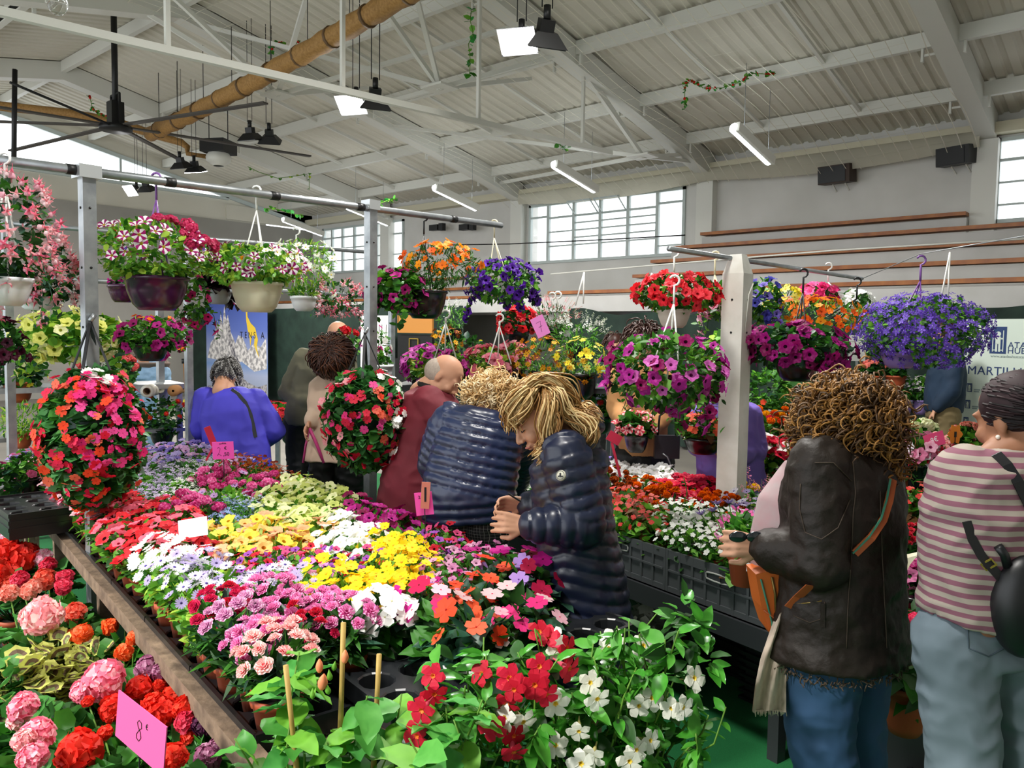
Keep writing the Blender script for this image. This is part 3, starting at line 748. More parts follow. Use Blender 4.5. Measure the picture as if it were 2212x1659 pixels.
species('calibrachoa_lilac', 'small pink and violet calibrachoa plant', [f_petunia('c86ac0', '60206a'), f_petunia('e090c8', '903070'), f_petunia('7a3aa8', '2a0a50')], 19, .0143, Lm, lsize=.03, nleaf=150)
species('diascia_pink', 'dusky pink small flowered plant', [f_petunia('c880ac', '80406a'), f_petunia('b8107c', '500436'), f_petunia('d8a0c0', '905078')], 19, .0143, Lm, lsize=.03, nleaf=150)
species('osteo', 'white and lilac cape daisy plant', [f_daisy('cfc6de', '3a2a6a', 16, .13, .1), f_daisy('b4a4d4', '34245c', 16, .13, .1), f_daisy('dcd8e4', '4a3a88', 16, .13, .1)], 15, .0203, Lb, lsize=.04, lift=.03)
species('osteo_white', 'pure white cape daisy plant', [f_daisy('f8f8f8', 'd8d8b0', 14, .17, .2)], 18, .0210, Lb, lift=.03)
species('green_only', 'leafy plant not yet in bloom', [f_daisy('c8a0d8', '503070', 12)], 1, .02, Lb, lsize=.05, nleaf=160)
species('bidens', 'bright yellow flowered plant', [f_daisy('f8cc08', 'c88a00', 8, .3, .15), f_daisy('ffe020', 'd89a00', 8, .3, .1)], 22, .0203, [L_bright, L_mid, L_lime], LEAFN, .05, 170, lift=.03)
species('bidens_rust', 'rust orange flowered plant', [f_daisy('a8381a', 'd88a20', 8, .28), f_daisy('c86018', '8a2a08', 8, .28), f_daisy('8a2414', 'e0a030', 8, .28)], 22, .0126, [L_mid, L_dark, L_bright], LEAFN, .045, 170, lift=.03)
species('verbena_pink', 'hot pink verbena plant', [f_umbel('e0509a', 'f090c0', 22, .3, .5, 2), f_umbel('c82878', 'e060a0', 22, .3, .5, 3)], 7, .0286, Lm)
species('alyssum', 'white alyssum plant', [f_star('f4f6f0', 'd0d8b0', 4)], 0, .008, Lm, mass=150, rz=.07)
species('lobelia', 'pale blue lobelia plant', [f_star('8aa0d0', 'e0e0f0'), f_star('b8c4e0', 'f0f0f0')], 0, .009, Lm, LEAFN, .04, 150, mass=60)
species('dianthus_pink', 'pink carnation plant', [f_carnation('e070b4', 'f0a8d0', 'c83a88'), f_carnation('d860a8', 'f4bcdc', 'b82a78')], 20, .0208, Ld, LEAFN, .09, 150, rz=.085, ch=.17, lift=.02)
species('dianthus_rose', 'pale salmon carnation plant', [f_carnation('f0a0a0', 'fcdcd8', 'd84a58'), f_carnation('f4b4b0', 'ffe8e4', 'e06068')], 22, .0192, Ld, LEAFN, .09, 150, rz=.085, ch=.17, lift=.02)
species('dianthus_mauve', 'mauve carnation plant', [f_carnation('d088b8', 'ecc4dc', 'a04888')], 17, .0200, Ld, LEAFN, .09, 150, rz=.085, ch=.17, lift=.02)
species('dianthus_crimson', 'crimson carnation plant', [f_carnation('b8122c', 'd02040', '80061a'), f_carnation('c81850', 'd83060', '900a38')], 19, .0176, Ld, LEAFN, .08, 150, rz=.085, ch=.17, lift=.02)
species('dianthus_red', 'small red carnation plant', [f_carnation('d01c30', 'e0405a', '8a0616')], 24, .0144, Ld, LEAFN, .07, 150, lift=.01)
NGL = [L_blue, L_dark, L_mid]; LG = T_leaf5(.24, .14, .35)
species('impatiens_white', 'white busy lizzie plant', [f_five('fbfbf8', 'e0e0b0')], 11, .0342, [L_mid, L_dark, L_blue], LG, .085, 60, pot='w', ch=.16)
species('impatiens_orange', 'orange red busy lizzie plant', [f_five('f0421c', 'a01808'), f_five('ee5a34', 'b82010')], 6, .0300, NGL, LG, .09, 60, pot='w', ch=.16)
species('impatiens_pink', 'blush and pink busy lizzie plant', [f_five('f0b8c8', 'd03060'), f_five('e0307c', '901040'), f_five('f4d0d4', 'e05070')], 6, .0300, NGL, LG, .085, 60, pot='w', ch=.16)
species('impatiens_mag', 'magenta and lilac busy lizzie plant', [f_five('c8188c', '60083c'), f_five('b890dc', '6a3a9a'), f_five('d01c50', '70081c')], 6, .0300, NGL, LG, .085, 60, pot='w', ch=.16)
species('begonia', 'coral red begonia plant', [f_five('d8403c', 'e8c040', 4, .5), f_five('e06058', 'e8c040', 4, .5)], 20, .0109, [L_bright, L_mid, leafmat('bronze leaf', '5a3a1c', '74502a')], LEAFW, .05, 90, lift=.02)
species('marigold_orange', 'orange marigold plant', [f_pompom('ee7a08', 'd85a04'), f_pompom('f08c10', 'c84a04')], 12, .0185, Ld, LEAFN, .05, 150, lift=.02)
species('marigold_rust', 'rust coloured marigold plant', [f_pompom('c05a18', '7a2a0a')], 12, .0176, Ld, LEAFN, .05, 150, lift=.02)
species('marigold_yellow', 'yellow marigold plant', [f_pompom('f8d80c', 'e0b400')], 10, .0218, Ld, LEAFN, .05, 150, lift=.02)
species('white_small', 'small white flowered plant', [f_five('f2f4ee', 'd8dcb8', 5, .4)], 29, .0118, Lm, LEAF, .03, 130)
species('white_dense', 'dense white flowered plant', [f_petunia('ffffff', 'e8e8d8')], 29, .0227, Lm)
species('petunia_crimson', 'crimson rose petunia plant', [f_petunia('d4103c', '80061c'), f_petunia('e0305a', '90102c')], 20, .0260, Lm)
species('cyclamen_pink', 'pink upright flowered plant', [f_five('f06ab8', 'c02a80', 5, .3, .7), f_five('f8a0d0', 'd04a98', 5, .3, .7)], 16, .0218, Lm, lift=.03)
species('primula_orange', 'orange red flowered plant', [f_five('f0481c', 'f0b020'), f_five('e83070', 'f0d040')], 14, .0218, Lm)
species('antirrhinum_pink', 'pale pink spiky flowered plant', [f_spike('f0a0b4'), f_spike('e888a8')], 7, .02, Lm, lift=0)
species('zinnia_mix', 'orange and yellow zinnia plant', [f_pompom('f08a10', 'e06808'), f_pompom('f4c010', 'e09808'), f_pompom('e83a5c', 'c01c3c'), f_pompom('e85a20', 'c83a10')], 12, .0218, Lm, lift=.02)
species('petunia_redwhite', 'red and white petunia plant', [f_petunia('f6f4f2', 'e0e0c0'), f_petunia('d8183c', '800818')], 13, .0286, Lm)
species('petunia_rosestar', 'pink veined petunia plant', [f_petunia('e890b8', '901058', 'f8e0ec'), f_petunia('f4f0f4', 'c898c0')], 14, .0252, Lm)
species('silver', 'silver grey leaved plant', [f_star('d8d8c8', 'b0b0a0')], 0, .008, [L_grey, L_grey, leafmat('pale silver leaf', 'b4b8aa', 'c8ccbe', .1, .8)], DISC, .05, 120, mass=10)

# ============================================================ tables
OO = np.array((-1.83, 1.08)); SA = np.array((-.984, .178)); TA = np.array((.178, .984)); TANG = atan2(.178, .984)*-1
def st(s, t, z=0): p = OO+SA*s+TA*t; return np.array((p[0], p[1], z))
AZ = math.atan2(SA[1], SA[0])+pi      # rotation of a box whose x runs along the tables
def sbox(mb, s, t, z, ls, lt, h, mi=0, o=(0, 0, 0)): mb.box(st(s, t, z)-np.array(o), (ls, lt, h), mi, rz=AZ)
ZT = .56
b = thing('plant_bench', st(2.2, .62, 0), 'long low wooden display bench with weathered front rail, covered in flower trays', 'bench', None, rotz(AZ))
# local frame: x = -(s-2.2), y = t-.62
def bl(s, t, z): return (-(s-2.2), -(t-.62)*-1, z)
mb = MB()
for t in np.arange(.07, 1.25, .117): mb.box(bl(2.2, t, ZT-.03), (4.5, .085, .025))
part('slatted_top', mb, M_timber, b)
mb = MB(); mb.box(bl(2.2, .0, ZT), (4.6, .055, .06)); part('front_rail', mb, M_timber, b)
mb = MB(); mb.box(bl(2.2, 1.25, ZT), (4.6, .055, .06)); part('back_rail', mb, M_timber, b)
for s in (-.05, .9, 2.0, 3.2, 4.4):
    for t in (.05, 1.2):
        mb = MB(); mb.box(bl(s, t, (ZT-.04)/2), (.06, .06, ZT-.04)); part('leg', mb, M_timber, b)
for s in (.2, 1.5, 2.8, 4.2):
    mb = MB(); mb.box(bl(s, .62, ZT-.07), (.05, 1.2, .05)); part('cross_beam', mb, M_timber, b)
# trays: shallow black carrying trays full of pots
M_tray = mat('black tray plastic', '191b1e', .3, spec=.6)
def tray_mesh(nx, ny, cell, deep=.05, rim=.012):
    mb = MB(); n = 12; W = nx*cell; D = ny*cell
    for i in range(nx):
        for j in range(ny):
            cx = (i+.5)*cell-W/2; cy = (j+.5)*cell-D/2; V = []
            for k in range(n):
                t = 2*pi*k/n+pi/n; q = max(abs(cos(t)), abs(sin(t))); V.append((cx+cell/2*cos(t)/q, cy+cell/2*sin(t)/q, 0))
            for (r, z) in ((.42, 0), (.38, -.004), (.32, -deep), (.2, -deep)):
                for k in range(n): t = 2*pi*k/n+pi/n; V.append((cx+cell*r*cos(t), cy+cell*r*sin(t), z))
            Fc = [(q*n+k, q*n+(k+1) % n, (q+1)*n+(k+1) % n, (q+1)*n+k) for q in range(4) for k in range(n)]
            mb.add(V, Fc, 0, False)
    P_ = [(-W/2, -D/2), (W/2, -D/2), (W/2, D/2), (-W/2, D/2)]
    for k in range(4):
        a = P_[k]; c_ = P_[(k+1) % 4]
        mb.bar((a[0], a[1], .0), (c_[0], c_[1], .0), .014, .02); mb.bar((a[0]*1.01, a[1]*1.01, -deep/2), (c_[0]*1.01, c_[1]*1.01, -deep/2), .004, deep)
    return mb.mesh('tray', M_tray)
TR43 = tray_mesh(4, 3, .135, .05); TR_EMPTY = tray_mesh(3, 2, .14, .05)

SEEDS1 = []
def seeds(lst, out):
    for key, place, pts in lst:
        for p in pts: out.append((p[0], p[1], key, place))
seeds([
 ('petunia_red', 'in the red patch around the left post of the bench', [(240, 1140), (330, 1095), (300, 1135), (215, 1190), (280, 1185), (380, 1130), (330, 1160), (250, 1080), (420, 1105)]),
 ('petunia_pinkvein', 'at the outer left edge of the near bench', [(165, 1130), (180, 1070)]),
 ('verbena_pink', 'in the pink row left of the white sign', [(400, 1075), (430, 1080), (450, 1030), (475, 1030)]),
 ('verbena_pink', 'beside the lime petunias', [(560, 1045)]),
 ('osteo_white', 'left of the lilac daisies', [(290, 1205), (330, 1195)]),
 ('osteo', 'in the patch at the white sign foot', [(300, 1235), (380, 1215), (450, 1215), (520, 1215), (580, 1225), (610, 1245), (420, 1245), (520, 1245), (350, 1245)]),
 ('green_only', 'in front of the daisy patch', [(330, 1290), (420, 1295), (370, 1270), (450, 1280)]),
 ('petunia_apricot', 'in the apricot and yellow patch behind the daisies', [(480, 1135), (540, 1140), (600, 1130), (650, 1135), (560, 1170), (500, 1175)]),
 ('petunia_white', 'in the small white clump in mid bench', [(735, 1150), (765, 1160), (780, 1150)]),
 ('calibrachoa_red', 'in the crimson strip behind the yellow flowers', [(600, 1190), (660, 1180), (720, 1185), (770, 1185), (760, 1210), (540, 1195)]),
 ('calibrachoa_lilac', 'between daisies and yellow flowers', [(660, 1210), (690, 1200), (640, 1225)]),
 ('bidens', 'in the bright yellow patch at the bench centre', [(820, 1160), (870, 1180), (740, 1230), (800, 1225), (860, 1225), (910, 1215), (690, 1255), (760, 1260), (830, 1260), (700, 1240), (880, 1250), (770, 1290)]),
 ('petunia_lime', 'in the pale lime patch behind the apricot ones', [(600, 1050), (640, 1050), (680, 1060), (740, 1050), (700, 1080), (620, 1085), (660, 1100)]),
 ('petunia_magenta', 'in the dark magenta patch below the second post', [(780, 1085), (830, 1075), (860, 1105), (800, 1110), (860, 1065)]),
 ('green_only', 'beside the pink price card', [(900, 1115), (880, 1130), (930, 1110)]),
 ('calibrachoa_red', 'at the right edge of the bench by the checked trousers', [(970, 1140), (1020, 1145), (950, 1160)]),
 ('diascia_pink', 'in the dusky pink patch right of the yellow flowers', [(960, 1195), (1000, 1205), (940, 1225), (1030, 1190), (970, 1230)]),
 ('bidens_rust', 'in the rust brown patch far down the bench', [(600, 1000), (650, 980), (700, 985), (740, 980), (560, 985), (680, 1010)]),
 ('petunia_lilac', 'in the lilac patch by the blue jacket', [(520, 960), (560, 945), (430, 935), (400, 965), (370, 980), (490, 930), (540, 965)]),
 ('verbena_lavender', 'in the pale lavender patch right of the first post', [(350, 1030), (310, 1050), (420, 1000), (390, 1010), (300, 1010)]),
 ('alyssum', 'in the thin white strip beside the lavender patch', [(390, 1035), (420, 1025)]),
 ('lobelia', 'in the pale blue patch left of the lime petunias', [(540, 1090), (510, 1075), (500, 1095), (470, 1100)]),
 ('green_only', 'between the blue and pink patches', [(490, 1050), (520, 1040), (450, 1060)]),
 ('dianthus_pink', 'in the pink carnation block near the bench corner', [(540, 1300), (600, 1295), (660, 1300), (700, 1310), (740, 1320), (560, 1345), (620, 1350)]),
 ('dianthus_mauve', 'at the outer corner of the carnation block', [(480, 1360), (450, 1380), (500, 1340), (530, 1370)]),
 ('dianthus_crimson', 'in the crimson centre of the carnation block', [(590, 1320), (540, 1325), (650, 1335), (450, 1320)]),
 ('dianthus_rose', 'on the near side of the carnation block', [(680, 1365), (740, 1350), (760, 1380), (640, 1395), (700, 1400), (580, 1400), (720, 1420)]),
 ('impatiens_white', 'in the white group in front of the yellow flowers', [(870, 1300), (905, 1290), (940, 1385), (990, 1395), (840, 1290), (930, 1330), (800, 1340), (850, 1330), (900, 1350), (820, 1380), (940, 1360), (880, 1320)]),
 ('impatiens_orange', 'in the orange group by the dark quilted coat', [(985, 1255), (1010, 1285), (1035, 1350), (1065, 1215)]),
 ('impatiens_pink', 'in the pale pink group at the bench corner', [(920, 1315), (1110, 1300), (1100, 1260), (1080, 1270), (1050, 1290), (1140, 1310)]),
 ('impatiens_mag', 'in the magenta group nearest the quilted coat', [(890, 1285), (1130, 1230), (1190, 1290), (1200, 1250), (1160, 1210), (1210, 1220)]),
], SEEDS1)
def nearest(seedlist, x, y):
    return min(seedlist, key=lambda s: (s[0]-x)**2+((s[1]-y)*1.6)**2)
def place_label(a, b): return a+', '+b if len((a+' '+b).split()) <= 16 else a
cnt = 0; sp = .137
rs_ = np.random.RandomState(21)
for i in range(-1, 33):
    for j in range(9):
        s = .09+i*sp; t = .10+j*sp
        if s > 4.45 or (i < 0 and t < .55): continue
        p = st(s+rs_.uniform(-.015, .015), t+rs_.uniform(-.015, .015), ZT+.0)
        x, y, d = proj(p+np.array((0, 0, .27)))
        if s < .15 and .2 < t < .58: continue     # empty tray
        if s < .15 and t > 1.0: continue
        k = nearest(SEEDS1, x, y); lb = place_label(SPEC[k[2]]['noun']+' '+k[3], ('rail side', 'centre row', 'aisle side')[0 if t < .42 else 1 if t < .85 else 2])
        grow(k[2], p+np.array((0, 0, .0)), lb, SPEC[k[2]]['noun']+'s '+k[3], 1.18*rs_.uniform(.92, 1.1), cnt); cnt += 1
ti = 0
for i in range(8):
    for j in range(3):
        if i == 0 and j > 0: continue
        o = link('plant_tray', TR43, None, st(.30+i*.55, .22+j*.41, ZT+.045), rotz(AZ))
        tag(o, 'black plastic tray holding pots on the low bench, ' + ('in the row along the front rail' if j == 0 else 'in the middle row' if j == 1 else 'in the row beside the aisle'), 'tray', 'pot trays on the low bench, row %s' % ('by the rail', 'in the middle', 'by the aisle')[j])
for (s, t, lab) in ((.02, .45, 'empty black tray with round pockets in front of the white busy lizzies'), (.06, 1.18, 'empty black tray with round pockets beside the quilted coat')):
    tag(link('plant_tray', TR_EMPTY, None, st(s, t, ZT+.11), rotz(AZ+(0 if t < 1 else .1))), lab, 'tray')

# ---- second bench, behind the aisle
RO = np.array((-2.17, 3.23)); RS = np.array((-.97, .243)); RT = np.array((.243, .97)); RA = math.atan2(RS[1], RS[0])+pi
def rp(s, t, z=0): p = RO+RS*s+RT*t; return np.array((p[0], p[1], z))
ZB = .54
b = thing('plant_table', rp(.2, .56, 0), 'dark metal plant table carrying grey crates of flowers beyond the aisle', 'table', None, rotz(RA))
M_dmet = mat('dark grey metal', '3a3d40', .5, .3)
mb = MB(); mb.box((0, 0, ZB-.02), (2.5, 1.14, .03)); part('tabletop', mb, M_dmet, b)
mb = MB(); mb.box((0, -.57, ZB-.05), (2.5, .03, .09)); part('front_edge', mb, M_dmet, b)
for x in (-1.2, 0, 1.2):
    for y in (-.53, .53):
        mb = MB(); mb.box((x, y, ZB/2-.02), (.05, .05, ZB-.04)); part('leg', mb, M_dmet, b)
M_crate = mat('grey crate plastic', '4c5052', .5)
def crate_mesh(L=.6, W=.4, H=.19):
    mb = MB()
    for sx in (-1, 1):
        for z, h in ((.012, .024), (H-.02, .04)): mb.box((0, sx*W/2, z), (L, .012, h)); mb.box((sx*L/2, 0, z), (.012, W, h))
        mb.box((0, sx*(W/2-.004), H*.45), (L, .005, H*.75)); mb.box((sx*(L/2-.004), 0, H*.45), (.005, W, H*.75))
        for x in np.linspace(-L/2, L/2, 9): mb.box((x, sx*W/2, H/2), (.012, .014, H))
        for y in np.linspace(-W/2, W/2, 6): mb.box((sx*L/2, y, H/2), (.014, .012, H))
        mb.box((0, sx*(W/2+.006), H*.52), (L*.97, .006, .008))
        # oval hand grip
        n = 14; V = [(.065*(1 if cos(a) > 0 else -1)*min(1, abs(cos(a))*1.5), sx*(W/2+.012), H*.72+.017*sin(a)) for a in np.linspace(0, 2*pi, n, False)]
        mb.tube(V, .0045, 4, 1, closed=True)
    mb.box((0, 0, .004), (L, W, .006))
    return mb.mesh('crate', [M_crate, mat('crate grip', '9a9d98', .5)])
CR = crate_mesh()
for i in range(4):
    s = 1.15-i*.615
    if s > 2.0: continue
    o = link('crate', CR, None, rp(s-.02, .2, ZB), rotz(RA))
    tag(o, ('grey plastic crate, first in the front row behind the quilted jackets', 'grey plastic crate of begonias, beside the dark quilted coat', 'grey plastic crate with oval grip, holding the white flowers beside the aisle', 'grey plastic crate behind the terracotta pot with red flowers', 'grey plastic crate hidden by the brown leather jacket', 'grey plastic crate between the leather and striped backs', 'last grey plastic crate at the right end of the table')[i], 'crate', 'crates in the front row')
SEEDS2 = []
seeds([
 ('begonia', 'in the coral patch beside the quilted coat', [(1330, 1100), (1400, 1110), (1380, 1080), (1320, 1060), (1420, 1130), (1300, 1110)]),
 ('marigold_rust', 'in the rust row behind the begonias', [(1320, 1035), (1360, 1040)]),
 ('marigold_orange', 'in the orange row on the second table', [(1400, 1050), (1450, 1060), (1520, 1065), (1550, 1075)]),
 ('white_dense', 'in the brilliant white block on the second table', [(1350, 1015), (1400, 1010), (1430, 1020), (1380, 1025)]),
 ('petunia_crimson', 'in the crimson block left of the white post', [(1450, 1040), (1500, 1030), (1520, 1045), (1480, 1055), (1550, 1040)]),
 ('white_small', 'in the white block over the front crate', [(1420, 1170), (1460, 1150), (1500, 1130), (1530, 1150), (1480, 1100), (1560, 1110), (1440, 1120), (1520, 1090)]),
 ('petunia_violet', 'in the violet patch below the magenta basket', [(1290, 985), (1330, 980), (1370, 985)]),
 ('petunia_rosestar', 'beside the violet petunias', [(1300, 1010)]),
 ('white_small', 'seen between the two quilted jackets', [(1120, 1030), (1110, 1060), (1130, 1000), (1100, 1000)]),
 ('cyclamen_pink', 'in the pink patch right of the white post foot', [(1610, 1120), (1640, 1110), (1600, 1140)]),
 ('primula_orange', 'beside the leather jacket', [(1660, 1130), (1670, 1150), (1650, 1160)]),
 ('osteo', 'in the row behind the pink patch', [(1600, 1090), (1640, 1085), (1690, 1080)]),
 ('marigold_yellow', 'in the yellow row right of the white post', [(1620, 1040), (1660, 1045), (1700, 1045)]),
 ('antirrhinum_pink', 'in front of the yellow marigolds', [(1640, 1065), (1690, 1065)]),
 ('begonia', 'over the second crate', [(1530, 1190), (1560, 1200), (1590, 1210), (1620, 1190)]),
 ('dianthus_rose', 'seen right of the curly hair', [(1970, 1000), (2020, 1020), (2050, 1010)]),
 ('dianthus_red', 'in the red patch right of the curly hair', [(1960, 1050), (2010, 1050), (2040, 1040)]),
 ('petunia_magenta', 'behind the leather jacket shoulder', [(1950, 980), (1960, 1010)]),
 ('dianthus_red', 'behind the leather jacket', [(1950, 1110), (1900, 1150), (2000, 1150)]),
], SEEDS2)
cnt2 = 0
for i in range(17):
    for j in range(8):
        s = 1.38-i*.145; t = .09+j*.138
        if s < -1.0: continue
        p = rp(s+rs_.uniform(-.015, .015), t+rs_.uniform(-.015, .015), ZB+.03)
        if np.hypot(p[0]+1.95, p[1]-4.14) < .1: continue
        x, y, d = proj(p+np.array((0, 0, .27)))
        if x > 2330 or d < 1.2: continue
        k = nearest(SEEDS2, x, y); lb = place_label(SPEC[k[2]]['noun']+' '+k[3], ('front crate', 'middle', 'far side')[0 if t < .42 else 1 if t < .75 else 2])
        grow(k[2], p, lb, SPEC[k[2]]['noun']+'s '+k[3], 1.22*rs_.uniform(.92, 1.1), 500+cnt2); cnt2 += 1
print('plants', cnt, cnt2)
# ============================================================ stall frames
def mpost(name, x, y, z0, z1, w, label, m=M_galv, holes=True, cap=None, nm='pole'):
    t = thing(name, (x, y, z0), label, 'post')
    mb = MB(); mb.box((0, 0, (z1-z0)/2), (w, w, z1-z0)); part(nm, mb, m, t)
    if holes:
        for z in np.arange(.3, z1-z0-.1, .28):
            mb = MB(); mb.cyl((w/2-.002, 0, z), (w/2+.003, 0, z), .006, 8); part('bolt_hole', mb, M_dark, t); mb = MB(); mb.cyl((0, -w/2-.003, z), (0, -w/2+.002, z), .006, 8); part('bolt_hole', mb, M_dark, t)
    if cap: 
        mb = MB(); mb.box((0, 0, z1-z0-.0), cap); part('clamp', mb, mat('bright steel', 'c4c8ca', .3, .6), t)
    return t
def rail(name, a, b, r, label, m=M_galv, tape=()):
    a = np.array(a, float); b = np.array(b, float); t = thing(name, a, label, 'rail')
    mb = MB(); mb.tube([(0, 0, 0), b-a], r, 10); part('pipe', mb, m, t)
    for f in tape:
        p = (b-a)*f; q = (b-a)*(f+.015); mb = MB(); mb.tube([p, q], r*1.12, 10); part('tape', mb, M_dark, t)
    return t
XR1 = -4.0
rail('hanging_rail', PX(-160, 325, XR1), PX(1083, 487, XR1), .022, 'long round metal rail carrying the front row of hanging baskets', tape=(.15, .28, .45, .62, .85))
q = PX(187, 368, XR1); mpost('rail_post', XR1, q[1], 0, q[2]-.01, .06, 'square galvanised post at the left edge of the near bench', cap=(.1, .1, .06))
# lower leg of the post painted brown wood, with white foot plate
q2 = PX(801, 440, XR1)
mpost('rail_post', XR1, q2[1], 0, q2[2]-.01, .06, 'square galvanised post in mid picture behind the impatiens ball', cap=(.085, .085, .06))
XR2 = -6.0
rail('hanging_rail', PX(-60, 476, XR2), PX(800, 545, XR2), .018, 'upper round rail of the second frame behind the striped petunias')
rail('hanging_rail', PX(-60, 592, XR2), PX(800, 640, XR2), .018, 'lower round rail of the second frame at pot height')
for px, lab, pyt in ((15, 'galvanised post at the left edge of the picture', 560), (405, 'galvanised post right of the film rolls beside the broom handle', 560), (345, 'thin galvanised post behind the magenta basket', 700)):
    q = PX(px, pyt, XR2 if px != 345 else -6.6); mpost('rail_post', q[0], q[1], 0, 2.4 if px != 345 else 1.9, .05, lab, holes=False)
qq = PX(846, 700, -6.0); mpost('rail_post', qq[0], qq[1], 0, 2.0, .05, 'thin galvanised post in front of the white jewellery board', holes=False)
qq = PX(1262, 850, -4.2); mpost('rail_post', qq[0], qq[1], 0, 1.45, .03, 'thin pale post below the black pot of yellow flowers', holes=False)
# white wooden post of the second stall
wp = thing('white_post', (-1.95, 4.14, 0), 'thick white painted wooden post with chamfered top, carrying a rail', 'post')
mb = MB(); w_ = .062
mb.box((0, 0, 1.02), (w_*2, w_*2, 2.04)); 
mb.prism([(-w_, -w_), (w_, -w_), (w_, w_), (-w_, w_)], .005, M=(np.eye(3), (0, 0, 2.04)))
V = [(-w_, -w_, 2.04), (w_, -w_, 2.04), (w_, w_, 2.04), (-w_, w_, 2.04), (-w_*.55, -w_*.55, 2.15), (w_*.55, -w_*.55, 2.15), (w_*.55, w_*.55, 2.15), (-w_*.55, w_*.55, 2.15)]
mb.add(V, [(0, 1, 5, 4), (1, 2, 6, 5), (2, 3, 7, 6), (3, 0, 4, 7), (4, 5, 6, 7)])
part('post', mb, mat('white gloss wood', 'e2e1da', .45, noise=(6, 'd0cec4', 4, .12)), wp)
for z in (1.9, 1.72):
    mb = MB(); mb.cyl((.0, -w_-.003, z), (.0, -w_+.002, z), .006, 8); mb.cyl((w_-.002, 0, z), (w_+.003, 0, z), .006, 8); part('screw', mb, M_dark, wp)
mb = MB(); mb.tube([(w_+.004, -.03, 1.72), (w_+.006, 0, 1.93), (w_+.02, .02, 1.99)], .004, 6); part('cable_tie', mb, M_steel, wp)
XR3 = -1.98
rail('hanging_rail', PX(1445, 537, XR3), PX(1862, 602, XR3), .014, 'thin round rail through the top of the white wooden post')

# ============================================================ hanging baskets
M_hook = {'w': mat('white plastic hanger', 'e8e8e4', .4), 'p': mat('purple plastic hanger', '7a4f96', .4), 'b': mat('black plastic hanger', '1a1b1d', .4), 'c': mat('cream plastic hanger', 'd8cfae', .4), 'g': mat('dark green hanger', '143a2c', .4)}
M_bowl = {'purple': mat('aubergine glossy pot', '3a0f36', .22, spec=.6), 'cream': mat('cream glossy pot', 'cfcdb4', .3, spec=.5), 'white': mat('white glossy pot', 'dfe3e6', .3, spec=.5), 'black': mat('black glossy pot', '0e0f11', .25, spec=.6), 'beige': mat('beige pot', 'c6bcae', .45), 'grey': mat('grey pot', '8d949a', .4), 'green': mat('dark green pot', '1c4034', .4), 'lilac': mat('lilac pot', '8f78b8', .4), 'terra': M_pot}
def ell_foliage(mb, rs, n, c, r, leafT, size, nm=3, zmin=-1., inner=.55, tocam=False):
    D = sphere_dirs(rs, n, zmin, 1); rad = rs.uniform(inner, 1, n)**.6
    pos = D*rad[:, None]*np.array(r)+np.array(c); Dn = D+np.array([0, 0, .15]); Dn /= np.linalg.norm(Dn, axis=1)[:, None]
    Rm = rand_rot(rs, Dn, .6); sz = size*rs.uniform(.6, 1.3, n)
    scatter(mb, leafT, Rm, pos-Rm[:, :, 1]*sz[:, None]*.5, sz, rs.choice(nm, n, p=([.5, .3, .2] if nm == 3 else None)))
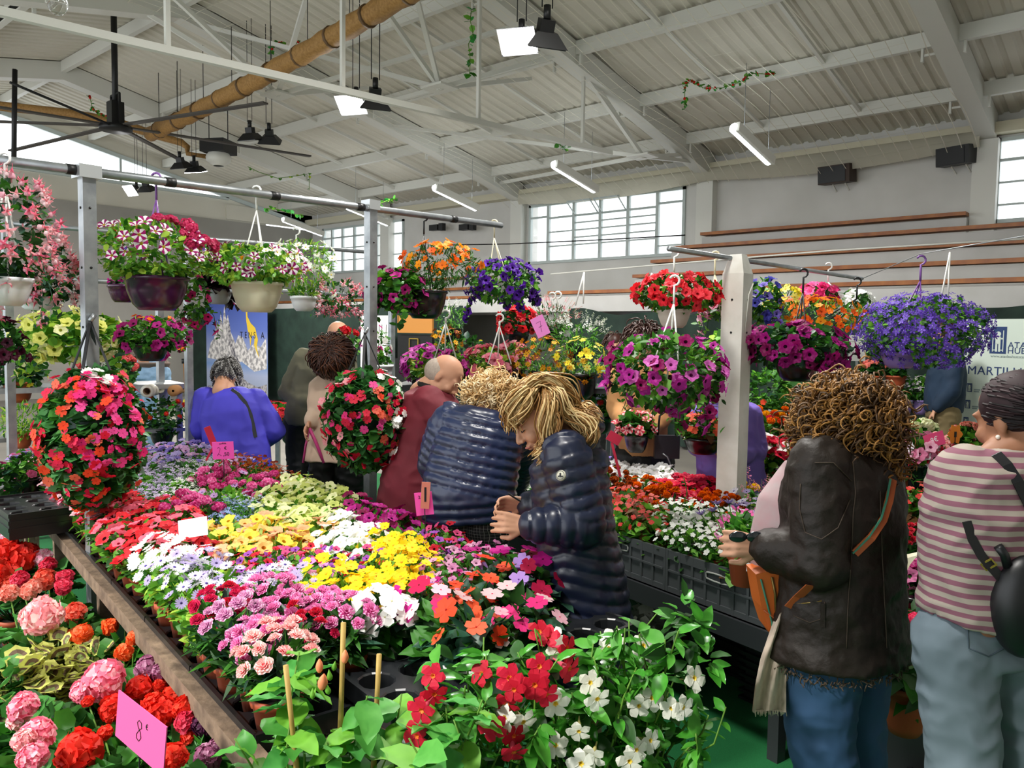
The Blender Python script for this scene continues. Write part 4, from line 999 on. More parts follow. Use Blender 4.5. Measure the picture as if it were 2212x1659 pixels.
def basket(name, px, py, d, rx, rz, pot, hang, leafs, leafT, lsize, nleaf, fls, label, group=None, trail=0, seed=0, cat='hanging basket', ry=None):
    """pot=(colour,top px y,half width px,height px,px x) or None; hang=(hook px,py,colour,strap foot half-width px) or None; fls=[(meshes,n,size,zmin,zmax,azbias)]"""
    rs = np.random.RandomState(seed+int(px)); k = d/F
    c = P(px, py, d); Rx, Rz = rx*k, rz*k; Ry = (ry or rx)*k
    t = thing(name, c, label, cat, group)
    mb = MB(); ell_foliage(mb, rs, int(nleaf), (0, 0, 0), (Rx, Ry, Rz), leafT, lsize)
    if pot:
        pc = P(pot[4], pot[1], d)-c; r = pot[2]*k; h = pot[3]*k
        ell_foliage(mb, rs, int(nleaf*.25), pc+np.array((0, 0, .02)), (r*1.1, r*1.1, .05), leafT, lsize, zmin=-.3)
    tr_f = []
    for i in range(trail):
        a = rs.uniform(0, 2*pi); L = rs.uniform(.3, .9)*Rz*1.6; p = np.array((Rx*.85*cos(a), Ry*.85*sin(a), -.2*Rz)); pts = [p]
        for j in range(5): p = p+np.array((cos(a)*.25*L/5, sin(a)*.25*L/5, -L/5))+rs.normal(0, .006, 3); pts.append(p)
        mb.tube(pts, .002, 3, 2); q = np.array(pts[1:]); n = len(q)*3; q = np.repeat(q, 3, 0)+rs.normal(0, .015, (n, 3)); D = rs.normal(0, 1, (n, 3)); D /= np.linalg.norm(D, axis=1)[:, None]
        scatter(mb, leafT, rand_rot(rs, D, .2), q, lsize*rs.uniform(.6, 1, n), rs.randint(0, 3, n)); tr_f += pts[2:]
    part('foliage', mb, leafs, t)
    for (ms, n, size, z0, z1, az) in fls:
        g0 = rs.uniform(0, 6)
        n = int(n*1.3) if n > 15 else n; size *= .84
        for i in range(n):
            z = rs.uniform(z0, z1)
            a = g0+i*2.39996+rs.uniform(-.4, .4)
            if az is not None: a = az[0]+rs.uniform(-az[1], az[1])
            q = sqrt(max(0, 1-z*z)); D = np.array((q*cos(a), q*sin(a), z)); p = D*np.array((Rx, Ry, Rz))*rs.uniform(.95, 1.14)
            if az is None and trail and i % 6 == 0 and tr_f: p = tr_f[rs.randint(len(tr_f))]+rs.normal(0, .015, 3); D = p/np.linalg.norm(p)
            link('flower', ms[rs.randint(len(ms))], t, p, frame(D+np.array((0, 0, .25))+rs.normal(0, .3, 3))@rotz(rs.uniform(0, 6)), size*rs.uniform(.8, 1.18))
    if pot:
        mb = MB(); r = pot[2]*k; h = pot[3]*k
        mb.lathe([(0, -h), (r*.55, -h), (r*.74, -h*.82), (r*.9, -h*.45), (r*.97, -.02), (r*1.03, -.018), (r*1.03, 0), (r*.95, 0), (r*.9, -.03), (0, -.03)], 24, pc)
        mb.m = [0]*(len(mb.f)-24)+[1]*24
        part('pot', mb, [M_bowl[pot[0]], M_soil], t)
    if hang:
        hk = P(hang[0], hang[1], d)-c; m = M_hook[hang[2]]; hw = hang[3]*k; foot = (pc if pot else np.array((0, 0, -.1)))
        hub = hk+np.array((0, 0, -.11)); top = hk
        mb = MB(); cr = .024; pts = [hub, hub+np.array((0, 0, .05))]
        for a in np.linspace(-pi*.5, pi*.85, 8): pts.append(hk+rt*cr*cos(a)+np.array((0, 0, 1))*cr*sin(a)+rt*(-.0)*1-np.array((0, 0, 0)))
        mb.tube(pts, .006, 6); part('hook', mb, m, t)
        for j in range(3):
            a = pi/2+2*pi*j/3+.4; e = foot+np.array((hw*cos(a), hw*sin(a), 0)); mb = MB(); mb.tube([hub, e], .0042, 5); part('hanger_strap', mb, m, t)
    return t
PT = lambda *c: [f_petunia(*x) for x in c]
stripe_pet = [f_petunia('f4eef4', 'c8b040', 'a0186c'), f_petunia('f0e8f0', 'c8a838', '8a1260')]
mag_pet = PT(('8e0c5c', '280318'), ('a81478', '34042a'), ('c02a8c', '4a083a'))
mag2_pet = PT(('c032a0', '5a0a48'), ('a8208c', '3c0630'), ('d868c0', '701858'), ('8c0e58', '2a0418'))
red_pet = PT(('e0242c', '8a0a12'), ('d01a2a', '70060e'), ('ea3c48', '9c1018'))
pur_pet = PT(('4a1a8c', '180430'), ('5c28a8', '1c0638'), ('401478', '10022a'))
yel_pet = PT(('eeec9c', 'a8b030'), ('e4e478', '98a028'), ('f4f2b8', 'b8bc48'))
pink_pet = PT(('ee8098', 'b83058'), ('f49cae', 'c04468'), ('e46a84', 'a82048'))
orange_bid = [f_daisy('f07810', 'c05008', 6, .34), f_daisy('f49a18', 'd06a08', 6, .34), f_daisy('ea5a18', 'a83c08', 6, .34)]
yel_bid = [f_daisy('f6e03c', 'd8a010', 6, .34), f_daisy('f8ec78', 'd8a010', 6, .3)]
blk_bid = [f_daisy('c87a10', '5a1408', 7, .24), f_daisy('6a2408', 'e0a018', 7, .24), f_daisy('e0a820', '6a2008', 7, .24)]
white_bid = [f_daisy('f6f6ee', 'd8c040', 6, .34)]
verb_red = [f_umbel('c02858', 'd84a78', 22, .3, .5, 2), f_umbel('a81c48', 'cc3868', 22, .3, .5, 3)]
fuch = [f_fuchsia('f0a8b0', 'f6e0e4'), f_fuchsia('ea8090', 'f0ccd4'), f_fuchsia('e46a88', 'f0b8c8')]
imp_r = [f_five('e02850', '800c20'), f_five('d81c3c', '70081a')]; imp_p = [f_five('ec4a98', '901050'), f_five('e02a78', '80083c')]
imp_o = [f_five('f04a28', 'a01c08'), f_five('ea6a50', 'b03018')]; imp_w = [f_five('f6f6f2', 'd0d8b0')]; imp_s = [f_five('f0a0a8', 'd03858')]
camp = [f_star('6a48b8', 'd0c8f0'), f_star('7c5ccc', 'e0d8f8'), f_star('5636a0', 'b8a8e8')]
spk_w = [f_spike('f2f0ec')]; spk_p = [f_spike('e890a0')]
Lm3 = [L_mid, L_bright, L_dark]
# front rail
def dR(px, py=450): return proj(PX(px, py, XR1))[2]
basket('hanging_basket', 20, 500, 3.45, 85, 125, ('white', 600, 55, 60, 10), (10, 342, 'w', 40), Ld, LEAF, .045, 420, [(fuch, 125, .034, -1, 1, None)], 'hanging basket of pale pink fuchsias in a white pot at the far left edge', 'fuchsia baskets', trail=8)
basket('hanging_basket', 112, 590, 3.9, 55, 65, ('white', 640, 38, 30, 80), (80, 470, 'w', 25), Ld, LEAF, .04, 300, [(fuch, 85, .032, -1, 1, None)], 'second pink fuchsia basket, lower and right of the first one', 'fuchsia baskets', trail=8)
b1 = basket('hanging_basket', 330, 545, 4.0, 118, 72, ('purple', 598, 66, 72, 338), (337, 384, 'p', 40), Lb, LEAF, .042, 900,
    [(stripe_pet, 34, .036, -.3, .9, None), (verb_red, 22, .04, .2, 1, (0.9, .9)), ([f_umbel('e8481c', None, 18, .34)], 3, .03, .5, .7, (3.4, .5)), ([f_star('4a3aa8', 'b0a8e0')], 8, .012, -.4, .2, None)], 'hanging basket with aubergine pot, striped petunias and crimson verbena on the front rail')
basket('hanging_basket', 545, 575, 4.42, 110, 48, ('cream', 610, 55, 64, 555), (554, 411, 'w', 40), Lb, LEAF, .045, 650,
    [(stripe_pet, 34, .036, -.5, .9, None), (white_bid, 14, .026, .1, 1, (.3, .8)), (orange_bid, 6, .02, .1, .8, (3.3, .6))], 'hanging basket with cream pot of striped petunias and white daisies on the front rail')
basket('hanging_basket', 470, 590, 4.7, 42, 45, ('grey', 625, 28, 32, 472), None, [L_black, L_black, L_black], LEAFW, .09, 120,
    [([f_petunia('c01868', '500428')], 6, .03, -1, .6, None)], 'basket of nearly black trailing leaves between the aubergine and cream pots', trail=3)
basket('hanging_basket', 425, 650, 4.3, 30, 55, None, None, Lm3, LEAF, .04, 160, [(PT(('c01868', '500428'), ('a8125c', '3a0420')), 16, .026, -1, .7, None)], 'trailing stems of magenta petunias hanging left of the mountain banner', cat='trailing plant', trail=4)
basket('hanging_basket', 655, 570, 5.4, 70, 55, ('white', 640, 28, 32, 656), (640, 500, 'w', 20), Lb, LEAFN, .06, 600, [(white_bid, 30, .032, -.5, 1, None)], 'hanging basket of white daisies in a small white pot by the second rail', trail=6)
basket('hanging_basket', 730, 640, 5.8, 48, 40, None, None, Ld, LEAF, .04, 200, [(fuch, 60, .03, -1, .9, None)], 'pink fuchsia basket hanging just left of the mid post', 'fuchsia baskets', trail=5)
basket('hanging_basket', 262, 612, 4.9, 26, 14, ('purple', 615, 30, 38, 265), None, Ld, LEAF, .04, 60, [(mag_pet, 4, .026, 0, 1, None)], 'small dark aubergine pot behind the large one on the front rail')
basket('hanging_basket', 855, 625, 5.25, 62, 48, None, None, Lm3, LEAFW, .06, 420, [(mag_pet, 38, .042, -.9, .9, None)], 'dark magenta petunias spilling left beside the mid post', 'black pot basket flowers', trail=6, cat='trailing plant')
basket('hanging_basket', 955, 572, 5.35, 82, 46, ('black', 628, 48, 60, 918), (916, 470, 'b', 30), [L_dark, L_mid, L_dark], LEAFN, .06, 650, [(orange_bid, 62, .036, -.3, 1, None)], 'hanging basket of orange flowers in a large black bowl right of the mid post')
basket('hanging_basket', 1085, 610, 5.95, 80, 48, None, (1068, 482, 'c', 35), Lm3, LEAF, .05, 650, [(pur_pet, 85, .042, -.8, 1, None)], 'hanging basket of deep purple petunias at the right end of the front rail', trail=6)
# second frame, left
basket('hanging_basket', 155, 725, 4.9, 105, 55, ('white', 745, 38, 34, 170), None, Lb, LEAFW, .06, 600, [(yel_pet, 70, .042, -.9, 1, None)], 'basket of pale yellow petunias in a white pot at the left', trail=7)
basket('hanging_basket', 330, 722, 4.9, 72, 38, ('black', 740, 38, 40, 325), None, Lm3, LEAF, .05, 420, [(mag_pet, 34, .036, -.8, .8, None), (orange_bid, 14, .028, .6, 1, None)], 'basket of magenta petunias in a black pot under the aubergine one', trail=5)
basket('hanging_basket', 8, 735, 4.3, 34, 48, None, None, Ld, LEAF, .05, 200, [(PT(('3a0820', '14020a'), ('50102c', '1c0410')), 22, .036, -1, 1, None)], 'nearly black petunias at the left edge beside the yellow ones', trail=3)
basket('hanging_basket', 235, 790, 5.6, 50, 38, None, None, Ld, DISC, .06, 160, [([f_umbel('e86a6a', 'd84a50', 22, .3, .5, 5)], 12, .04, -.5, 1, None)], 'coral geranium behind the left post', cat='plant')
# impatiens balls on the posts
def ball(px, py, d, rx, rz, cols, label, seed):
    rs = np.random.RandomState(seed); k = d/F; c = P(px, py, d); t = thing('impatiens_ball', c, label, 'hanging basket', 'teardrop impatiens baskets')
    rx *= k; rz *= k; mb = MB()
    ell_foliage(mb, rs, 1500, (0, 0, 0), (rx, rx*.95, rz), LEAFW, .062, inner=.75)
    part('foliage', mb, [leafmat('impatiens leaf', '346e36', '4c8c4a'), L_dark, L_mid], t)
    mb = MB(); mb.lathe([(.01, -rz*.55), (rx*.5, -rz*.3), (rx*.55, rz*.5), (.03, rz*.78)], 14); part('planter_sleeve', mb, M_bowl['green'], t)
    for (ms, n, z0, z1, a0, da) in cols:
        n = int(n*1.35)
        for i in range(n):
            z = rs.uniform(z0, z1); a = a0+rs.uniform(-da, da); q = sqrt(1-z*z); D = np.array((q*cos(a), q*sin(a), z)); p = D*np.array((rx, rx*.95, rz))*rs.uniform(.98, 1.1)
            link('flower', ms[rs.randint(len(ms))], t, p, frame(D+rs.normal(0, .3, 3))@rotz(rs.uniform(0, 6)), .0235*rs.uniform(.75, 1.2))
    top = np.array((0, 0, rz*1.65)); 
    for j in range(4):
        a = pi/4+j*pi/2; mb = MB(); mb.bar(top, (rx*.45*cos(a), rx*.45*sin(a), rz*.8), .014, .006); part('hanger_strap', mb, M_hook['b'], t)
    mb = MB(); mb.tube([top, top+np.array((0, .02, .03))], .012, 6); part('ring', mb, M_galv, t)
    return t
fr = atan2(-fw[1], -fw[0])        # azimuth that faces the visitor
ball(200, 945, 3.75, 108, 152, [(imp_r, 60, -.9, .8, fr, 1.6), (imp_o, 46, -1, .9, fr-.5, 1.3), (imp_p, 40, -.3, .9, fr+.9, .7), (imp_w, 9, .75, .97, fr+.6, .5), (imp_r+imp_o, 50, -.9, .9, fr+pi, 1.6)],
     'large teardrop ball of red and pink impatiens hung on the left post', 5)
ball(788, 905, 4.5, 92, 112, [(imp_r, 50, -.9, .9, fr, 1.5), (imp_o, 18, -.6, .6, fr+.9, .5), (imp_w, 26, -.95, .95, fr+1.3, .45), (imp_s, 10, -.5, .9, fr-.8, .7), (imp_p, 16, -.7, .7, fr+.2, 1.2), (imp_r, 40, -.9, .9, fr+pi, 1.6)],
     'smaller teardrop ball of red impatiens with white edge hung on the mid post', 6)
# second stall
basket('hanging_basket', 1462, 635, 4.15, 88, 42, ('beige', 668, 36, 40, 1456), (1457, 545, 'w', 24), Lm3, LEAF, .045, 500, [(red_pet, 82, .034, -.7, 1, None)], 'hanging basket of bright red petunias in a beige pot left of the white post')
basket('hanging_basket', 1558, 650, 4.6, 40, 42, None, (1545, 552, 'c', 20), Lm3, LEAF, .045, 200, [(PT(('f0a8c8', 'a03070'), ('f4d8e4', 'b04080')), 36, .032, -1, .8, None)], 'hanging basket of pale pink petunias partly behind the white post', trail=3)
bb = basket('hanging_basket', 1435, 800, 3.75, 128, 84, None, (1457, 606, 'w', 45), Lm3, LEAF, .05, 900, [(mag2_pet, 95, .036, -1, .95, None)], 'large trailing basket of magenta and pink petunias below the red one', trail=12)
basket('hanging_basket', 1645, 650, 4.9, 42, 50, None, None, Lm3, LEAF, .05, 260, [(PT(('4a4ab0', '20205a'), ('7a6ac8', '302a70')), 30, .034, -.8, 1, None)], 'basket of blue violet petunias just right of the white post', trail=2)
basket('hanging_basket', 1712, 748, 4.5, 118, 50, ('black', 775, 48, 48, 1722), (1736, 590, 'b', 25), Ld, LEAFW, .05, 700, [(PT(('8a0c64', '2c0420'), ('9c1478', '380628'), ('7c0a50', '240318')), 110, .040, -.8, 1, None)], 'hanging basket of dense dark magenta petunias right of the white post', trail=4)
basket('hanging_basket', 1762, 682, 5.0, 100, 40, None, (1852, 608, 'b', 30), Lm3, LEAFN, .05, 500, [(orange_bid, 90, .032, -.7, 1, None)], 'basket of orange flowers above the dark magenta petunias', trail=3)
basket('hanging_basket', 1690, 645, 5.3, 36, 28, None, None, Lm3, LEAFN, .05, 160, [(yel_bid, 26, .034, -.5, 1, None)], 'basket of yellow flowers behind the orange ones')
basket('hanging_basket', 1768, 640, 5.6, 40, 28, None, None, Lm3, LEAF, .05, 160, [(PT(('e8307c', '901040'), ('f05a98', 'a02058')), 28, .042, -.5, 1, None)], 'basket of hot pink petunias behind the orange ones')
basket('hanging_basket', 1842, 655, 5.6, 42, 28, None, (1790, 575, 'w', 20), Lm3, LEAF, .05, 160, [(PT(('fafafa', 'd8e0c0')), 26, .046, -.6, 1, None)], 'basket of white petunias left of the purple bellflowers')
basket('hanging_basket', 1992, 715, 4.2, 128, 80, ('lilac', 760, 40, 35, 1945), (1990, 562, 'p', 45), Lm3, LEAF, .035, 1300, [(camp, 100, .021, -.95, 1, None)], 'huge round hanging basket of violet bellflowers on a purple hanger')
for i in range(3):                       # the same basket carries far more small bells than could be told apart
    o = link('small_blooms', bloom_mass(camp[i], 77+i, 260, 132*4.2/F, 84*4.2/F, (0, 0, 0), .019, -.95, .1), [x for x in COL.objects if x.get('label', '').startswith('huge round hanging')][0]); o['kind'] = 'stuff'
# cord that carries the bellflowers
mb = MB(); mb.tube([P(1862, 602, 5.9), P(1990, 548, 4.2), P(2240, 505, 3.4)], .003, 5); tag(link('cord', mb.mesh('cord', M_galv)), 'thin grey cord from which the purple hanger is hung', 'cord')
for (a, b_, lab) in (((2052, 545), (2030, 660), 'white strap of an empty hanger right of the purple one'), ((1262, 588), (1243, 660), 'white strap hanging left of the red petunia basket'), ((1408, 590), (1392, 660), 'white strap hanging behind the red petunia basket')):
    mb = MB(); p0 = P(a[0], a[1], 4.6); mb.tube([p0, P(b_[0], b_[1], 4.6)], .005, 5); mb.tube([p0, P(b_[0]+17, b_[1]-4, 4.6)], .005, 5)
    tag(link('hanger_strap', mb.mesh('hanger_strap', M_hook['w'])), lab, 'strap')

# ============================================================ raised shelf with baskets behind the bending people
def shelf(a, b, z, depth, name, label, cat, m=M_dmet, legs=True, th=.04):
    """a,b: (px,d) ends of the front edge"""
    A = P(a[0], 720, a[1]); B = P(b[0], 720, b[1]); A[2] = B[2] = 0; L = np.linalg.norm(B-A); ang = math.atan2(B[1]-A[1], B[0]-A[0])
    t = thing(name, (A+B)/2, label, cat, None, rotz(ang)); mb = MB(); mb.box((0, depth/2, z-th/2), (L, depth, th)); part('shelf_board', mb, m, t)
    if legs:
        for x in (-L/2+.05, L/2-.05):
            for y in (.04, depth-.04):
                mb = MB(); mb.box((x, y, (z-th)/2), (.04, .04, z-th)); part('leg', mb, M_galv, t)
    return t
def zat(py, d): return CH-(py-735)/F*d
shelf((850, 6.05), (1345, 5.95), zat(852, 6.0), .6, 'display_bench', 'raised grey bench carrying potted baskets behind the bending shoppers', 'bench')
def potted(px, py, d, rx, rz, leafs, leafT, lsize, nl, fls, label, potc='black', group=None, cat='plant', potr=.1, poth=.14, name='potted_flowers'):
    k = d/F
    return basket(name, px, py, d, rx, rz, (potc, py+rz*.55, potr/k, poth/k, px), None, leafs, leafT, lsize, nl, fls, label, group, 0, int(py), cat)
potted(915, 790, 6.10, 50, 42, Lb, LEAF, .05, 300, [(mag2_pet[:3], 40, .042, -.8, 1, None)], 'magenta petunia plant behind the bald man in maroon')
potted(975, 795, 6.00, 40, 36, Lb, LEAF, .05, 260, [(PT(('d018a0', '60064a'), ('e85ac0', '80186a')), 26, .042, -.8, 1, None)], 'vivid magenta petunia plant right of the bald head')
potted(1050, 785, 6.10, 52, 38, Lb, LEAF, .05, 300, [(pink_pet, 42, .044, -.8, 1, None)], 'rose pink petunia plant above the curly blonde head')
potted(1108, 775, 6.20, 34, 36, Lb, LEAF, .05, 200, [(pink_pet, 18, .042, -.5, 1, None)], 'rose pink petunia plant next to the yellow ones')
potted(1170, 775, 6.05, 60, 46, Lm3, LEAFN, .05, 420, [(blk_bid, 80, .028, -.9, 1, None)], 'plant with dark striped orange star flowers above the blonde head')
potted(1255, 780, 5.95, 58, 48, Lm3, LEAFN, .05, 420, [(yel_bid, 34, .034, -.4, 1, None), (blk_bid, 16, .03, -.8, .4, None)], 'yellow flowers in a black bowl with a paper tag', potr=.13, poth=.19)
potted(965, 740, 6.60, 34, 34, Lm3, LEAFN, .05, 200, [(blk_bid, 40, .026, -.9, 1, None)], 'dark striped orange star flowers left of the tall white hook')
potted(975, 690, 7.10, 34, 34, Lm3, LEAFN, .06, 200, [(spk_w, 22, .02, .2, 1, None)], 'white spiky plant left of the tall white hook')
potted(1245, 725, 6.70, 58, 30, Lm3, LEAFN, .06, 300, [(spk_w, 46, .028, .1, 1, None)], 'white spiky plant right of the pink price card')
potted(1195, 690, 7.00, 46, 36, [L_dark, leafmat('reddish leaf', '5a3a28', '704a34'), L_mid], LEAFN, .06, 300, [(spk_p, 30, .026, .0, 1, None)], 'pink spiky plant behind the pink price card')
potted(1118, 695, 6.60, 42, 34, Ld, LEAF, .05, 240, [(red_pet, 40, .044, -.7, 1, None)], 'red petunia plant left of the pink price card')
potted(1000, 760, 7.30, 60, 40, Ld, LEAF, .07, 260, [(yel_bid, 4, .02, 0, 1, None)], 'dark leafy plant behind the flower shelf', cat='plant')
potted(1300, 875, 6.3, 46, 42, Lm3, DISC, .06, 200, [([f_umbel('d02028', None, 20, .3)], 6, .04, -.2, 1, None)], 'red geranium under the black bowl of yellow flowers')
potted(1560, 790, 5.6, 44, 80, Lb, LEAFW, .08, 360, [(mag2_pet[:2], 6, .04, -.6, .6, None)], 'tall bright leafy plant left of the white post')
# unused tall white hooks standing among the plants
for (x, y0, y1, d, lab) in ((962, 672, 775, 5.85, 'white plastic hanger standing over the vivid magenta petunias'), (1078, 680, 780, 5.85, 'white plastic hanger standing over the rose pink petunias')):
    c = P(x, y1, d); t = thing('basket_hanger', c, lab, 'hanger', 'standing white hangers'); k = d/F; h = (y1-y0)*k
    mb = MB(); mb.tube([(0, 0, h*.75), (0, 0, h*.85)]+[rt*.03*cos(a)+np.array((0, 0, h*.93+.03*sin(a))) for a in np.linspace(-pi/2, pi*.85, 7)], .008, 6); part('hook', mb, M_hook['w'], t)
    for a in (.3, 2.4, 4.5):
        mb = MB(); mb.tube([(0, 0, h*.75), (.1*cos(a), .1*sin(a), -.02)], .005, 5); part('hanger_strap', mb, M_hook['w'], t)
for (x, y, lab) in ((1193, 648, 'white hook tags seen left of the stand, left one'), (1205, 646, 'white hook tags seen left of the stand, right one')):
    c = P(x, y, 6.0); mb = MB(); mb.tube([(0, 0, -.06), (0, 0, 0)]+[rt*.025*cos(a)+np.array((0, 0, .03+.025*sin(a))) for a in np.linspace(-pi/2, pi*.85, 7)], .008, 6)
    tag(link('hook', mb.mesh('hook', M_hook['w']), None, c, np.eye(3)), lab, 'hook')

# ============================================================ cards and signs
M_pink = mat('pink card', 'd8508c', .7); M_pinkb = mat('bright pink card', 'ea4fae', .7); M_red = mat('red plastic marker', 'c22a48', .5); M_ink = mat('black ink', '15101a', .8); M_wcard = mat('white card', 'f2f2f2', .6)
def basis_facing(yaw=0., tilt=0., rollz=0.):
    """x to the right in view, y up, z towards the visitor, then turned"""
    Z = -fw*np.array((1, 1, 0)); Z /= np.linalg.norm(Z); Y = np.array((0, 0, 1.)); X = np.cross(Y, Z)
    B = np.column_stack([X, Y, Z]); return B@roty(yaw)@rotx(tilt)@rotz(rollz)
def card(px, py, d, w, h, m, label, yaw=0, tilt=0, roll=0, text=(), stake=None, stm=None, stw=.004, pen=(), cat='price sign', name='price_sign'):
    k = d/F; c = P(px, py, d); B = basis_facing(yaw, tilt, roll); t = thing(name, c, label, cat, None, B); W, Hh = w*k, h*k
    mb = MB(); mb.box((0, 0, 0), (W, Hh, .003)); part('card', mb, m, t)
    for (s, x, y, size, inkm) in text: link('lettering', text_mesh(s, size*Hh, 1.0, .001), t, (x*W, y*Hh, .0022), rotz(.05)).data.materials.append(inkm)
    for ln in pen:
        mb = MB(); mb.tube([(x*W, y*Hh, .0025) for x, y in ln], .0075*Hh, 5); part('handwriting', mb, M_ink, t)
    if stake:
        e = B.T@(P(stake[0], stake[1], d)-c); mb = MB(); mb.bar((0, -Hh*.5, -.003), e, stw, .003); part('stake', mb, stm or M_dark, t)
    return t
card(303, 1580, 1.95, 235, 104, M_pink, 'large pink price card in front of the geraniums reading 8', yaw=-.72, tilt=-.08, roll=-.02, text=(('€', .14, .2, .16, M_ink),), pen=[[(.03, .2), (-.02, .22), (-.05, .16), (-.03, .08), (.02, .0), (.04, -.1), (0, -.2), (-.05, -.17), (-.05, -.08), (-.01, .02), (.04, .1), (.03, .2)]], stake=(300, 1690))
card(482, 973, 4.7, 46, 38, M_pinkb, 'pink price card reading 2,50 among the lavender flowers', roll=.05, text=(('€', .12, .12, .25, M_ink), (',50', .14, -.22, .3, M_ink), ('surfinia', 0, .4, .14, M_ink)), pen=[[(-.26, .12), (-.2, .2), (-.13, .12), (-.18, -.1), (-.28, -.28), (-.2, -.2), (-.08, -.3)]], stake=(484, 1040))
card(455, 942, 4.75, 14, 44, M_red, 'folded red plant marker seen edge on beside the blue jacket', roll=.35, yaw=.6, stake=(445, 995), stm=M_red, stw=.012, name='plant_marker', cat='marker')
card(417, 1140, 3.25, 62, 40, M_wcard, 'blank white price card on a pink stake over the daisies', roll=.18, tilt=-.3, stake=(434, 1275), stm=M_pink, stw=.02)
card(916, 1088, 3.4, 38, 50, M_pinkb, 'bright pink price card on a thin stake behind the yellow flowers', roll=.12, stake=(917, 1205), text=(('2,', -.2, .3, .2, M_ink),))
card(919, 1070, 3.38, 19, 58, mat('salmon card', 'c87868', .7), 'narrow salmon card with a dark clip standing on the bright pink card', roll=-.05, text=(('I', 0, 0, .8, M_ink),), name='card_holder', cat='marker', stake=(918, 1120))
card(1167, 705, 5.3, 30, 44, mat('lilac pink card', 'ea8ad0', .7), 'lilac pink diamond shaped price card showing 7 above the star flowers', roll=.45, yaw=.2, pen=[[(-.2, .22), (.16, .24), (0, -.05), (-.06, -.28)], [(-.14, -.02), (.14, .0)]], stake=(1160, 760))
card(1327, 946, 4.2, 30, 22, M_red, 'red plastic plant marker on a tall red stake over the violet petunias', roll=-.5, stake=(1340, 1030), stm=M_red, stw=.014, name='plant_marker', cat='marker')
card(2018, 950, 4.2, 44, 30, mat('rose card', 'e0487c', .7), 'tilted rose price card with white writing on a red stake at the right', roll=.3, text=(('8€', 0, 0, .5, M_wcard),), stake=(2027, 1010), stm=M_red, stw=.014)
card(1998, 1228, 3.2, 34, 44, M_pinkb, 'magenta price card in the dark plants right of the leather jacket', roll=.12, text=(('12€', 0, 0, .35, M_red),), stake=(2000, 1290))
card(1852, 752, 6.2, 36, 56, M_wcard, 'white paper notice behind the hanging baskets at the right', stake=(1852, 815), name='notice', cat='sign', stm=M_galv, stw=.02)
c = P(2063, 938, 4.3); t = thing('flower_tag', c, 'orange flower shaped tag with a dark centre beside the right basket', 'sign', None, basis_facing(0, 0, 0))
mb = MB(); n = 24; mb.prism([(.036*(1+.18*cos(6*a))*cos(a), .05*(1+.18*cos(6*a))*sin(a)) for a in np.linspace(0, 2*pi, n, False)], .003); part('card', mb, mat('orange card', 'f08a2a', .7), t)
mb = MB(); mb.box((0, .0, .005), (.012, .03, .002)); mb.bar((0, -.01, .004), (0, -.09, .004), .004, .003); part('stake', mb, M_dark, t)
# ---- mountain banner
bc = PY(509, 752, 10.0); k = proj(bc)[2]/F; W, Hh = 131*k/ .8, 200*k
t = thing('mountain_banner', bc, 'tall hanging banner printed with snowy rock peaks, blue sky and a yellow giraffe', 'banner', None, np.column_stack([(1, 0, 0), (0, 0, 1), (0, -1, 0)]))
W = float(PY(574, 752, 10.0)[0]-PY(443, 752, 10.0)[0])
mb = MB(); mb.box((0, 0, 0), (W, Hh, .01))
m = bpy.data.materials.new('banner print'); m.use_nodes = True; nt = m.node_tree; b_ = nt.nodes['Principled BSDF']; b_.inputs['Roughness'].default_value = .6
tc = nt.nodes.new('ShaderNodeTexCoord'); sx = nt.nodes.new('ShaderNodeSeparateXYZ'); rp_ = nt.nodes.new('ShaderNodeValToRGB'); mr = nt.nodes.new('ShaderNodeMapRange')
nt.links.new(tc.outputs['Object'], sx.inputs[0]); nt.links.new(sx.outputs['Y'], mr.inputs[0]); mr.inputs[1].default_value = -Hh/2; mr.inputs[2].default_value = Hh/2
nt.links.new(mr.outputs[0], rp_.inputs[0]); nt.links.new(rp_.outputs[0], b_.inputs['Base Color'])
els = rp_.color_ramp.elements; els[0].color = lin('8e98a8'); els[1].position = 1; els[1].color = lin('3a4f9c')
for p_, c_ in ((.22, '9aa4c0'), (.32, '6f8ec0'), (.42, '98a4c4'), (.7, '5468b0')): e = els.new(p_); e.color = lin(c_)
part('print', mb, m, t)
M_rock = mat('printed rock', '8c8a8c', .7, noise=(9, 'd8d4d2', 6, .08)); M_rock2 = mat('printed dark rock', '54535c', .7, noise=(14, 'b8b4b4', 6, .1))
def flat(poly, z, m, name='printed_rock', lab=None):
    mb = MB(); mb.add([(x*W, y*Hh, z) for x, y in poly], [tuple(range(len(poly)))]); return part(name, mb, m, t, lab)
flat([(-.48, -.12), (-.42, .05), (-.36, .1), (-.3, .3), (-.27, .22), (-.24, .38), (-.21, .25), (-.18, .46), (-.15, .3), (-.12, .36), (-.08, .18), (-.04, .12), (0, .05), (.05, .14), (.12, .12), (.2, -.02), (.3, .06), (.4, .02), (.48, .12), (.49, -.2), (.3, -.24), (.1, -.14), (-.1, -.2), (-.3, -.14)], .0065, M_rock)
flat([(-.1, .3), (-.06, .1), (.0, -.05), (.1, -.2), (.04, -.19), (-.06, -.05), (-.13, .1)], .0075, M_rock2)
flat([(-.49, -.44), (-.3, -.42), (-.1, -.38), (.0, -.3), (.05, -.2), (.09, -.3), (.2, -.36), (.35, -.4), (.49, -.36), (.49, -.495), (-.49, -.495)], .0065, M_rock2)
flat([(.17, .46), (.2, .47), (.2, .34), (.25, .27), (.32, .22), (.36, .1), (.34, .02), (.38, -.1), (.33, -.02), (.3, .04), (.31, .14), (.27, .14), (.24, .02), (.23, .12), (.2, .2), (.18, .3)], .009, mat('giraffe yellow', 'd8b838', .7), 'giraffe_logo')
